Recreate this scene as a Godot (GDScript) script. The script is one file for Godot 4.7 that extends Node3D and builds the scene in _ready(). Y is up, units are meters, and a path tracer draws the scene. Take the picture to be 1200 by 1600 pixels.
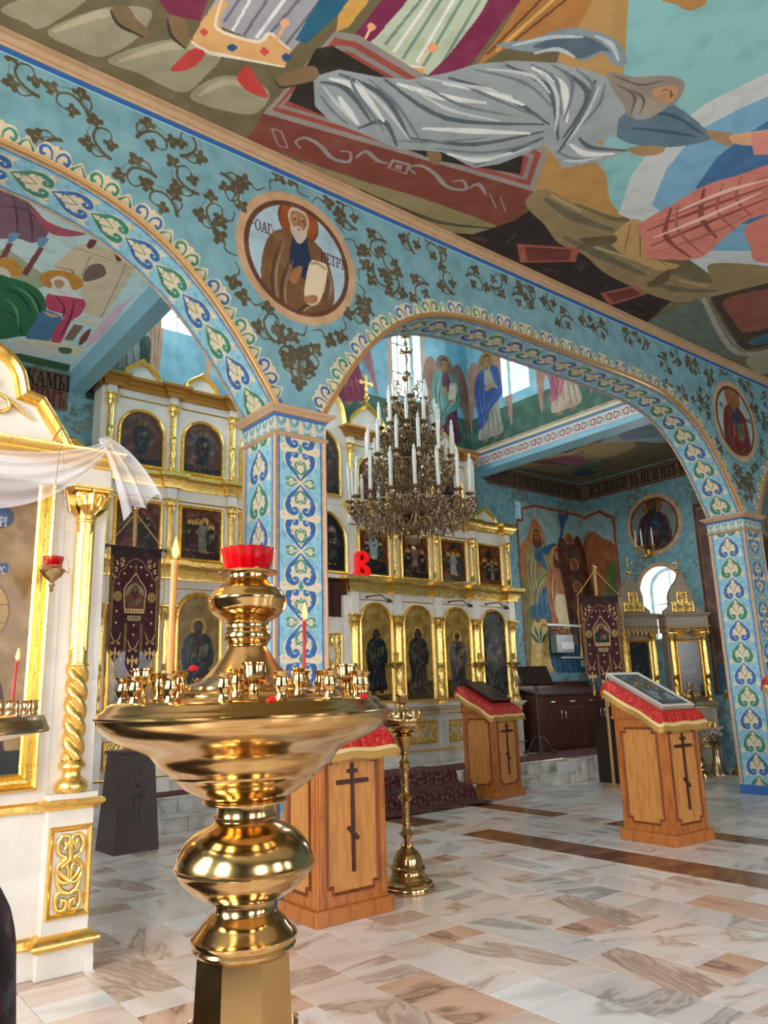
extends Node3D
# An orthodox church interior seen from the nave, looking through a painted arcade to the iconostasis.
# x runs along the arcade, y is up, -z runs towards the iconostasis. Units are metres.

const ZF := -4.38      # nave face of the arcade
const ZB := -4.82      # aisle face of the arcade
const ZW := -8.5       # east wall behind the iconostasis
const XR := 11.4       # right wall
const XL := -3.2       # left wall
const ZN := 5.0        # wall behind the viewer
const YC := 5.2       # nave ceiling
const YA := 4.88       # aisle ceilings
const BL := 2.33       # inner face of the left beam
const BR := 8.64       # inner face of the right beam

var M := {}
var names := {}
var rng := RandomNumberGenerator.new()


class G:
	# collects triangles; commit() turns every triangle to agree with its normals
	var v := PackedVector3Array()
	var n := PackedVector3Array()
	var t := PackedVector2Array()
	var c := PackedColorArray()
	var ix := PackedInt32Array()
	var xf := Transform3D()
	var col := Color.WHITE
	var tinted := false

	func vert(p: Vector3, nn: Vector3, uv := Vector2.ZERO) -> int:
		v.append(xf * p)
		n.append((xf.basis * nn).normalized())
		t.append(uv)
		c.append(col)
		return v.size() - 1

	func tri(a: int, b: int, d: int) -> void:
		ix.append(a); ix.append(b); ix.append(d)

	func quad_i(a: int, b: int, d: int, e: int) -> void:
		tri(a, b, d); tri(a, d, e)

	func face(pts: Array, out: Vector3, uvs: Array = []) -> void:
		var nn := Vector3.ZERO
		for i in pts.size():
			var p: Vector3 = pts[i]
			var q: Vector3 = pts[(i + 1) % pts.size()]
			nn += p.cross(q)
		nn = nn.normalized()
		if nn.dot(out) < 0.0:
			nn = -nn
		var b := v.size()
		for i in pts.size():
			vert(pts[i], nn, uvs[i] if uvs.size() > i else Vector2.ZERO)
		for i in range(1, pts.size() - 1):
			tri(b, b + i, b + i + 1)

	func mesh() -> ArrayMesh:
		for i in range(0, ix.size(), 3):
			var a := ix[i]; var b := ix[i + 1]; var d := ix[i + 2]
			var g := (v[b] - v[a]).cross(v[d] - v[a])
			if g.dot(n[a] + n[b] + n[d]) > 0.0:
				ix[i + 1] = d; ix[i + 2] = b
		var m := ArrayMesh.new()
		var arr := []
		arr.resize(Mesh.ARRAY_MAX)
		arr[Mesh.ARRAY_VERTEX] = v
		arr[Mesh.ARRAY_NORMAL] = n
		arr[Mesh.ARRAY_TEX_UV] = t
		if tinted:
			arr[Mesh.ARRAY_COLOR] = c
		arr[Mesh.ARRAY_INDEX] = ix
		m.add_surface_from_arrays(Mesh.PRIMITIVE_TRIANGLES, arr)
		return m


# ---------------------------------------------------------------- scene helpers

func numbered(called: String) -> String:
	var k: int = names.get(called, 0)
	names[called] = k + 1
	return called if k == 0 else "%s_%03d" % [called, k]


func put(mesh: Mesh, called: String, mat: Material, parent: Node = null, at := Transform3D()) -> MeshInstance3D:
	var o := MeshInstance3D.new()
	o.mesh = mesh
	o.material_override = mat
	o.transform = at
	if parent == null:
		o.name = numbered(called)
		add_child(o)
	else:
		o.name = called
		parent.add_child(o, true)
	return o


func obj(g: G, called: String, mat: Material, parent: Node = null) -> MeshInstance3D:
	return put(g.mesh(), called, mat, parent)


func tag(o: Node, label: String, category: String, group := "") -> Node:
	o.set_meta("label", label)
	o.set_meta("category", category)
	if group != "":
		o.set_meta("group", group)
	return o


func thing(called: String, label: String, category: String, at := Vector3.ZERO, turn := 0.0, group := "") -> Node3D:
	var o := Node3D.new()
	o.name = numbered(called)
	add_child(o)
	o.position = at
	o.rotation.y = turn
	tag(o, label, category, group)
	return o


func setting(called: String, label: String, category: String) -> Node3D:
	var o := Node3D.new()
	o.name = numbered(called)
	add_child(o)
	o.set_meta("kind", "structure")
	o.set_meta("label", label)
	o.set_meta("category", category)
	return o


func dup(src: Node3D, at: Vector3, label: String, turn := 0.0) -> Node3D:
	var base := str(src.name).rstrip("0123456789")
	base = base.trim_suffix("_")
	var r: Node3D = src.duplicate()
	r.name = numbered(base)
	add_child(r)
	r.position = at
	r.rotation.y = turn
	if label != "":
		r.set_meta("label", label)
	return r


# ---------------------------------------------------------------- geometry helpers

func box(g: G, c: Vector3, s: Vector3, bev := 0.0) -> void:
	var h := s * 0.5
	if bev <= 0.0:
		for ax in 3:
			var u := (ax + 1) % 3
			var w := (ax + 2) % 3
			for sg in [-1.0, 1.0]:
				var pts := []
				for k in [[-1, -1], [1, -1], [1, 1], [-1, 1]]:
					var p := Vector3.ZERO
					p[ax] = sg * h[ax]
					p[u] = k[0] * h[u]
					p[w] = k[1] * h[w]
					pts.append(c + p)
				var o := Vector3.ZERO
				o[ax] = sg
				g.face(pts, o, [Vector2(0, 1), Vector2(1, 1), Vector2(1, 0), Vector2(0, 0)])
		return
	var b := minf(bev, minf(h.x, minf(h.y, h.z)) * 0.9)
	for ax in 3:
		var u := (ax + 1) % 3
		var w := (ax + 2) % 3
		for sg in [-1.0, 1.0]:
			var pts := []
			for k in [[-1, -1], [1, -1], [1, 1], [-1, 1]]:
				var p := Vector3.ZERO
				p[ax] = sg * h[ax]
				p[u] = k[0] * (h[u] - b)
				p[w] = k[1] * (h[w] - b)
				pts.append(c + p)
			var o := Vector3.ZERO
			o[ax] = sg
			g.face(pts, o)
		for s1 in [-1.0, 1.0]:
			for s2 in [-1.0, 1.0]:
				var a1 := Vector3.ZERO; var a2 := Vector3.ZERO; var b1 := Vector3.ZERO; var b2 := Vector3.ZERO
				a1[ax] = -(h[ax] - b); a2[ax] = h[ax] - b
				b1[ax] = a1[ax]; b2[ax] = a2[ax]
				for q in [0, 1]:
					pass
				a1[u] = s1 * h[u]; a1[w] = s2 * (h[w] - b)
				a2[u] = a1[u]; a2[w] = a1[w]
				b1[u] = s1 * (h[u] - b); b1[w] = s2 * h[w]
				b2[u] = b1[u]; b2[w] = b1[w]
				var o := Vector3.ZERO
				o[u] = s1; o[w] = s2
				g.face([c + a1, c + a2, c + b2, c + b1], o)
	for sx in [-1.0, 1.0]:
		for sy in [-1.0, 1.0]:
			for sz in [-1.0, 1.0]:
				g.face([c + Vector3(sx * h.x, sy * (h.y - b), sz * (h.z - b)), c + Vector3(sx * (h.x - b), sy * h.y, sz * (h.z - b)), c + Vector3(sx * (h.x - b), sy * (h.y - b), sz * h.z)], Vector3(sx, sy, sz))


func bx(g: G, x0: float, x1: float, y0: float, y1: float, z0: float, z1: float, bev := 0.0) -> void:
	box(g, Vector3((x0 + x1) / 2, (y0 + y1) / 2, (z0 + z1) / 2), Vector3(absf(x1 - x0), absf(y1 - y0), absf(z1 - z0)), bev)


# a profile's normals, two for each of its segments; soft where it turns by less than about 40 degrees
func soft_normals(p: Array, closed := false) -> Array:
	var k := p.size()
	var m := k if closed else k - 1
	var sn := []
	for i in m:
		var a: Vector2 = p[i]
		var b: Vector2 = p[(i + 1) % k]
		var d := b - a
		sn.append(Vector2(d.y, -d.x).normalized())
	var out := []
	for i in m:
		var me: Vector2 = sn[i]
		var pr: Vector2 = sn[(i - 1 + m) % m] if (closed or i > 0) else me
		var nx: Vector2 = sn[(i + 1) % m] if (closed or i < m - 1) else me
		out.append([(me + pr).normalized() if me.dot(pr) > 0.74 else me, (me + nx).normalized() if me.dot(nx) > 0.74 else me])
	return out


# revolve a profile of (radius, height) listed from bottom to top
func lathe(g: G, prof: Array, segs := 32, at := Vector3.ZERO, lobes := 0, lobe := 0.0) -> void:
	var nr := soft_normals(prof)
	for i in prof.size() - 1:
		var a: Vector2 = prof[i]
		var b: Vector2 = prof[i + 1]
		if a.distance_to(b) < 0.00001:
			continue
		var base := g.v.size()
		for s in segs + 1:
			var th := TAU * s / segs
			var k := 1.0 + (lobe * absf(sin(th * lobes * 0.5)) if lobes > 0 else 0.0)
			var d := Vector3(cos(th), 0, sin(th))
			var na: Vector2 = nr[i][0]
			var nb: Vector2 = nr[i][1]
			g.vert(at + d * a.x * k + Vector3(0, a.y, 0), d * na.x + Vector3(0, na.y, 0), Vector2(float(s) / segs, a.y))
			g.vert(at + d * b.x * k + Vector3(0, b.y, 0), d * nb.x + Vector3(0, nb.y, 0), Vector2(float(s) / segs, b.y))
		for s in segs:
			var o := base + s * 2
			g.quad_i(o, o + 1, o + 3, o + 2)


# a round bar along a line of points; the radius may be one number or one per point
func tube(g: G, pts: Array, rad, segs := 8, closed := false, flat := 1.0) -> void:
	var k := pts.size()
	if k < 2:
		return
	var up := Vector3(0.123, 1, 0.04).normalized()
	var rings := []
	var last := Vector3.ZERO
	for i in k:
		var a: Vector3 = pts[(i - 1 + k) % k] if (closed or i > 0) else pts[i]
		var b: Vector3 = pts[(i + 1) % k] if (closed or i < k - 1) else pts[i]
		var d := (b - a).normalized()
		var s := last
		if last == Vector3.ZERO:
			s = d.cross(up if absf(d.dot(up)) < 0.95 else Vector3(1, 0, 0)).normalized()
		else:
			s = (last - d * last.dot(d)).normalized()
		last = s
		var w := d.cross(s).normalized()
		var r: float = rad[i] if rad is Array else rad
		var base := g.v.size()
		for j in segs + 1:
			var th := TAU * j / segs
			var q := s * cos(th) + w * sin(th) * flat
			g.vert(pts[i] + q * r, s * cos(th) * flat + w * sin(th), Vector2(float(j) / segs, float(i)))
		rings.append(base)
	var m := k if closed else k - 1
	for i in m:
		var a: int = rings[i]
		var b: int = rings[(i + 1) % k]
		for j in segs:
			g.quad_i(a + j, a + j + 1, b + j + 1, b + j)
	if not closed:
		for e in [0, k - 1]:
			var dir: Vector3 = (pts[0] - pts[1]) if e == 0 else (pts[k - 1] - pts[k - 2])
			var ring := []
			for j in segs:
				ring.append(g.xf.affine_inverse() * g.v[int(rings[e]) + j])
			g.face(ring, dir)


# a flat polygon in xy given depth along z
func extrude(g: G, poly: Array, z0: float, z1: float, bev := 0.0) -> void:
	var pp := PackedVector2Array(poly)
	if Geometry2D.is_polygon_clockwise(pp):
		pp.reverse()
	var idx := Geometry2D.triangulate_polygon(pp)
	var front := maxf(z0, z1)
	var back := minf(z0, z1)
	var inner := pp
	var k := pp.size()
	if bev > 0.0:
		inner = PackedVector2Array()
		for i in k:
			var a := (pp[i] - pp[(i - 1 + k) % k]).normalized()
			var b := (pp[(i + 1) % k] - pp[i]).normalized()
			var m := Vector2(-(a.y + b.y), a.x + b.x)
			m = m.normalized() * minf(1.0 / maxf(0.35, sqrt((1.0 + a.dot(b)) / 2.0)), 2.0)
			inner.append(pp[i] + m * bev)
	for side in [front, back]:
		var base := g.v.size()
		var src := inner if side == front else pp
		for p in src:
			g.vert(Vector3(p.x, p.y, side), Vector3(0, 0, 1 if side == front else -1), p)
		for i in range(0, idx.size(), 3):
			g.tri(base + idx[i], base + idx[i + 1], base + idx[i + 2])
	var nr := soft_normals(Array(pp), true)
	for i in k:
		var a := pp[i]
		var b := pp[(i + 1) % k]
		var na: Vector2 = nr[i][0]
		var nb: Vector2 = nr[i][1]
		var o := g.v.size()
		g.vert(Vector3(a.x, a.y, back), Vector3(na.x, na.y, 0))
		g.vert(Vector3(b.x, b.y, back), Vector3(nb.x, nb.y, 0))
		g.vert(Vector3(b.x, b.y, front - bev), Vector3(nb.x, nb.y, 0))
		g.vert(Vector3(a.x, a.y, front - bev), Vector3(na.x, na.y, 0))
		g.quad_i(o, o + 1, o + 2, o + 3)
		if bev > 0.0:
			var ia := inner[i]
			var ib := inner[(i + 1) % k]
			g.face([Vector3(a.x, a.y, front - bev), Vector3(b.x, b.y, front - bev), Vector3(ib.x, ib.y, front), Vector3(ia.x, ia.y, front)], Vector3(na.x, na.y, 1))


# a moulding: a profile of (outward, z) swept along a line in the xy plane; outward is to the right of the line's direction
func mould(g: G, path: Array, closed: bool, prof: Array) -> void:
	var k := path.size()
	var m := k if closed else k - 1
	var dn := []
	for i in m:
		var d: Vector2 = (path[(i + 1) % k] - path[i]).normalized()
		dn.append(Vector2(d.y, -d.x))
	var mit := []
	var soft := []
	for i in k:
		var a: Vector2 = dn[(i - 1 + m) % m] if (closed or i > 0) else dn[0]
		var b: Vector2 = dn[i % m] if (closed or i < k - 1) else dn[m - 1]
		var s := (a + b).normalized()
		mit.append(s / maxf(0.3, s.dot(a)))
		soft.append(s if a.dot(b) > 0.82 else Vector2.ZERO)
	var pn := soft_normals(prof)
	for i in m:
		var i2 := (i + 1) % k
		var ua: Vector2 = soft[i] if soft[i] != Vector2.ZERO else dn[i]
		var ub: Vector2 = soft[i2] if soft[i2] != Vector2.ZERO else dn[i]
		for j in prof.size() - 1:
			var p: Vector2 = prof[j]
			var q: Vector2 = prof[j + 1]
			var n0: Vector2 = pn[j][0]
			var n1: Vector2 = pn[j][1]
			var A: Vector2 = path[i]
			var B: Vector2 = path[i2]
			var ma: Vector2 = mit[i]
			var mb: Vector2 = mit[i2]
			var o := g.v.size()
			g.vert(Vector3(A.x + ma.x * p.x, A.y + ma.y * p.x, p.y), Vector3(ua.x * n0.x, ua.y * n0.x, n0.y))
			g.vert(Vector3(B.x + mb.x * p.x, B.y + mb.y * p.x, p.y), Vector3(ub.x * n0.x, ub.y * n0.x, n0.y))
			g.vert(Vector3(B.x + mb.x * q.x, B.y + mb.y * q.x, q.y), Vector3(ub.x * n1.x, ub.y * n1.x, n1.y))
			g.vert(Vector3(A.x + ma.x * q.x, A.y + ma.y * q.x, q.y), Vector3(ua.x * n1.x, ua.y * n1.x, n1.y))
			g.quad_i(o, o + 1, o + 2, o + 3)


# a half-round picture-frame profile of width w and height h that starts at offset a
func round_prof(a: float, w: float, h: float, steps := 6) -> Array:
	var p := []
	for i in steps + 1:
		var th := PI * (1.0 - float(i) / steps)
		p.append(Vector2(a + w / 2 + cos(th) * w / 2, sin(th) * h))
	p.reverse()
	return p


# a surface given by a function of u and v from 0 to 1
func surf(g: G, nu: int, nv: int, f: Callable, thick := 0.0) -> void:
	var e := 0.0015
	var base := g.v.size()
	var norms := []
	for j in nv + 1:
		for i in nu + 1:
			var u := float(i) / nu
			var v := float(j) / nv
			var p: Vector3 = f.call(u, v)
			var du: Vector3 = f.call(minf(u + e, 1.0), v) - f.call(maxf(u - e, 0.0), v)
			var dv: Vector3 = f.call(u, minf(v + e, 1.0)) - f.call(u, maxf(v - e, 0.0))
			var nn := du.cross(dv).normalized()
			if nn == Vector3.ZERO:
				nn = Vector3.UP
			norms.append(nn)
			g.vert(p, nn, Vector2(u, v))
	for j in nv:
		for i in nu:
			var o := base + j * (nu + 1) + i
			g.quad_i(o, o + 1, o + nu + 2, o + nu + 1)
	if thick > 0.0:
		var b2 := g.v.size()
		for j in nv + 1:
			for i in nu + 1:
				var o := j * (nu + 1) + i
				var p: Vector3 = f.call(float(i) / nu, float(j) / nv)
				g.vert(p - norms[o] * thick, -norms[o], Vector2(float(i) / nu, float(j) / nv))
		for j in nv:
			for i in nu:
				var o := b2 + j * (nu + 1) + i
				g.quad_i(o, o + 1, o + nu + 2, o + nu + 1)
		var edge := []
		for i in nu: edge.append([i, i + 1])
		for i in nu: edge.append([nv * (nu + 1) + i, nv * (nu + 1) + i + 1])
		for j in nv: edge.append([j * (nu + 1), (j + 1) * (nu + 1)])
		for j in nv: edge.append([j * (nu + 1) + nu, (j + 1) * (nu + 1) + nu])
		var inv := g.xf.affine_inverse()
		var mid: Vector3 = f.call(0.5, 0.5)
		for q in edge:
			var a: Vector3 = inv * g.v[base + int(q[0])]
			var b: Vector3 = inv * g.v[base + int(q[1])]
			var c2: Vector3 = inv * g.v[b2 + int(q[1])]
			var d: Vector3 = inv * g.v[b2 + int(q[0])]
			g.face([a, b, c2, d], (a + b) * 0.5 - mid)


# a smooth line through points (Catmull-Rom), in the plane or in space
func curve(pts: Array, steps := 6, closed := false) -> Array:
	var out := []
	var k := pts.size()
	var m := k if closed else k - 1
	for i in m:
		var p0 = pts[(i - 1 + k) % k] if (closed or i > 0) else pts[i]
		var p1 = pts[i]
		var p2 = pts[(i + 1) % k]
		var p3 = pts[(i + 2) % k] if (closed or i + 2 < k) else pts[(i + 1) % k]
		for s in steps:
			var t := float(s) / steps
			out.append(0.5 * (2.0 * p1 + (p2 - p0) * t + (2.0 * p0 - 5.0 * p1 + 4.0 * p2 - p3) * t * t + (3.0 * p1 - p0 - 3.0 * p2 + p3) * t * t * t))
	if not closed:
		out.append(pts[k - 1])
	return out


func arc2(c: Vector2, rx: float, ry: float, a0: float, a1: float, steps := 16) -> Array:
	var out := []
	for i in steps + 1:
		var a := lerpf(a0, a1, float(i) / steps)
		out.append(c + Vector2(cos(a) * rx, sin(a) * ry))
	return out


# outline of a round-headed panel, anticlockwise from its lower left corner
func arched(w: float, h: float, steps := 14, rise := -1.0) -> Array:
	var r := w / 2 if rise < 0.0 else rise
	var p := [Vector2(-w / 2, 0), Vector2(w / 2, 0)]
	p.append_array(arc2(Vector2(0, h - r), w / 2, r, 0, PI, steps))
	return p


# outline of an ogee gable (kokoshnik) of width w and height h, anticlockwise from its lower left corner
func ogee(w: float, h: float) -> Array:
	var right := curve([Vector2(w / 2, 0), Vector2(w * 0.5, h * 0.22), Vector2(w * 0.44, h * 0.48), Vector2(w * 0.26, h * 0.72), Vector2(w * 0.09, h * 0.88), Vector2(0, h)], 4)
	var p := [Vector2(-w / 2, 0)]
	p.append_array(right)
	for i in range(right.size() - 2, -1, -1):
		p.append(Vector2(-right[i].x, right[i].y))
	p.pop_back()
	return p


func text(called: String, what: String, size: float, depth: float, mat: Material, parent: Node, at: Transform3D, serif := true, bold := true, stretch := 1.0) -> MeshInstance3D:
	var f := SystemFont.new()
	f.font_names = PackedStringArray(["Droid Serif" if serif else "Droid Sans"])
	f.font_weight = 700 if bold else 400
	var t := TextMesh.new()
	t.font = f
	t.text = what
	t.font_size = 32
	t.pixel_size = size / 32.0
	t.depth = depth
	t.curve_step = 2.0
	var o := put(t, called, mat, parent, at * Transform3D(Basis().scaled(Vector3(stretch, 1, 1))))
	return o

# ---------------------------------------------------------------- flat painting into textures

class Paint:
	var im: Image
	var s := 100.0          # pixels for each unit
	var o := Vector2.ZERO   # what lies at the left top corner; units have y up
	var t := Transform2D()  # where the brush stands

	func _init(w: float, h: float, per_unit: float, ground: Color, corner := Vector2(0, 0)) -> void:
		s = per_unit
		o = corner
		im = Image.create(int(w * s), int(h * s), false, Image.FORMAT_RGBA8)
		im.fill(ground)

	func fill(pts: Array, col: Color) -> void:
		var k := pts.size()
		if k < 3:
			return
		var px := PackedFloat32Array(); px.resize(k)
		var py := PackedFloat32Array(); py.resize(k)
		var lo := 1e9
		var hi := -1e9
		for i in k:
			var q: Vector2 = t * (pts[i] as Vector2)
			px[i] = (q.x - o.x) * s
			py[i] = (o.y - q.y) * s
			lo = minf(lo, py[i])
			hi = maxf(hi, py[i])
		var H := im.get_height()
		var W := im.get_width()
		for y in range(maxi(0, int(floor(lo))), mini(H - 1, int(ceil(hi))) + 1):
			var yy := y + 0.5
			var xs := []
			var j := k - 1
			for i in k:
				if (py[i] > yy) != (py[j] > yy):
					xs.append(px[i] + (yy - py[i]) / (py[j] - py[i]) * (px[j] - px[i]))
				j = i
			xs.sort()
			for q in range(0, xs.size() - 1, 2):
				var a := maxi(0, int(round(xs[q])))
				var b := mini(W, int(round(xs[q + 1])))
				if b > a:
					im.fill_rect(Rect2i(a, y, b - a, 1), col)

	func disc(c: Vector2, rx: float, ry: float, col: Color, n := 24) -> void:
		var p := []
		for i in n:
			p.append(c + Vector2(cos(TAU * i / n) * rx, sin(TAU * i / n) * ry))
		fill(p, col)

	func rect(x: float, y: float, w: float, h: float, col: Color) -> void:
		fill([Vector2(x, y), Vector2(x + w, y), Vector2(x + w, y + h), Vector2(x, y + h)], col)

	# a brush stroke through points that may swell and taper
	func stroke(pts: Array, w0: float, w1: float, w2: float, col: Color) -> void:
		var k := pts.size()
		var L := []
		var R := []
		for i in k:
			var a: Vector2 = pts[maxi(0, i - 1)]
			var b: Vector2 = pts[mini(k - 1, i + 1)]
			var d := (b - a).normalized()
			var f := float(i) / maxi(1, k - 1)
			var w := (lerpf(w0, w1, f * 2.0) if f < 0.5 else lerpf(w1, w2, f * 2.0 - 1.0)) * 0.5
			var nn := Vector2(-d.y, d.x) * w
			L.append(pts[i] + nn)
			R.append(pts[i] - nn)
		for i in k - 1:
			fill([L[i], L[i + 1], R[i + 1], R[i]], col)

	# strokes along a closed outline
	func outline(pts: Array, w: float, col: Color) -> void:
		var p := pts.duplicate()
		p.append(pts[0])
		stroke(p, w, w, w, col)

	# mix a grain into the whole picture
	func grain(noise: Image, strength: float, dark: Color, light: Color) -> void:
		var W := im.get_width()
		var H := im.get_height()
		var nw := noise.get_width()
		var src := noise.get_data()
		var data := PackedByteArray()
		data.resize(nw * nw * 4)
		for i in nw * nw:
			var q := src[i] / 255.0
			var cc := dark if q < 0.5 else light
			data[i * 4] = int(cc.r * 255)
			data[i * 4 + 1] = int(cc.g * 255)
			data[i * 4 + 2] = int(cc.b * 255)
			data[i * 4 + 3] = int(clampf(absf(q - 0.5) * 2.0 * strength, 0, 1) * 255)
		var ov := Image.create_from_data(nw, nw, false, Image.FORMAT_RGBA8, data)
		for y in range(0, H, nw):
			for x in range(0, W, nw):
				im.blend_rect(ov, Rect2i(0, 0, nw, nw), Vector2i(x, y))

	func tex() -> ImageTexture:
		return ImageTexture.create_from_image(im)


var grain_soft: Image
var grain_fine: Image

func V(x: float, y: float) -> Vector2:
	return Vector2(x, y)


func noise_image(freq: float, size: int, kind := FastNoiseLite.TYPE_SIMPLEX_SMOOTH, seed_ := 3, octaves := 4) -> Image:
	var f := FastNoiseLite.new()
	f.seed = seed_
	f.noise_type = kind
	f.frequency = freq
	f.fractal_type = FastNoiseLite.FRACTAL_FBM
	f.fractal_octaves = octaves
	var im := f.get_seamless_image(size, size)
	im.convert(Image.FORMAT_L8)
	return im


func noise_tex(freq: float, ramp: Array, warp := 0.0, ridged := false, size := 512, seed_ := 1, octaves := 5) -> NoiseTexture2D:
	var f := FastNoiseLite.new()
	f.seed = seed_
	f.noise_type = FastNoiseLite.TYPE_SIMPLEX_SMOOTH
	f.frequency = freq
	f.fractal_type = FastNoiseLite.FRACTAL_RIDGED if ridged else FastNoiseLite.FRACTAL_FBM
	f.fractal_octaves = octaves
	if warp > 0.0:
		f.domain_warp_enabled = true
		f.domain_warp_amplitude = warp
		f.domain_warp_frequency = freq * 0.7
		f.domain_warp_fractal_octaves = 3
	var t := NoiseTexture2D.new()
	t.width = size
	t.height = size
	t.seamless = true
	t.noise = f
	if ramp.size() > 0:
		var gr := Gradient.new()
		var offs := PackedFloat32Array()
		var cols := PackedColorArray()
		for r in ramp:
			offs.append(r[0])
			cols.append(r[1])
		gr.offsets = offs
		gr.colors = cols
		t.color_ramp = gr
	return t


func bump_tex(freq: float, strength: float, seed_ := 5, size := 512, octaves := 4) -> NoiseTexture2D:
	var t := noise_tex(freq, [], 0.0, false, size, seed_, octaves)
	t.as_normal_map = true
	t.bump_strength = strength
	return t


func mat(col: Color, rough := 0.6, metal := 0.0, tex: Texture2D = null) -> StandardMaterial3D:
	var m := StandardMaterial3D.new()
	m.albedo_color = col
	m.roughness = rough
	m.metallic = metal
	m.albedo_texture = tex
	return m


func tri_mat(tex: Texture2D, scale: Vector3, rough := 0.5, col := Color.WHITE) -> StandardMaterial3D:
	var m := mat(col, rough, 0.0, tex)
	m.uv1_triplanar = true
	m.uv1_scale = scale
	return m


func painted(p: Paint, rough := 0.75, grainy := 0.22) -> StandardMaterial3D:
	p.grain(grain_soft, grainy, Color(0.22, 0.18, 0.13), Color(0.9, 0.87, 0.8))
	var m := mat(Color.WHITE, rough, 0.0, p.tex())
	m.texture_repeat = true
	return m

# ---------------------------------------------------------------- colours of paint

const SKY := Color(0.44, 0.63, 0.68)
const LIGHT_SKY := Color(0.5, 0.71, 0.79)
const ROYAL := Color(0.17, 0.38, 0.63)
const TAN := Color(0.74, 0.6, 0.46)
const CREAM := Color(0.83, 0.77, 0.65)
const LEAF := Color(0.2, 0.5, 0.42)
const UMBER := Color(0.36, 0.31, 0.22)
const SKIN := Color(0.68, 0.5, 0.33)
const SKIN_DARK := Color(0.36, 0.21, 0.13)
const OCHRE := Color(0.72, 0.47, 0.18)
const INK := Color(0.13, 0.1, 0.09)


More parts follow.
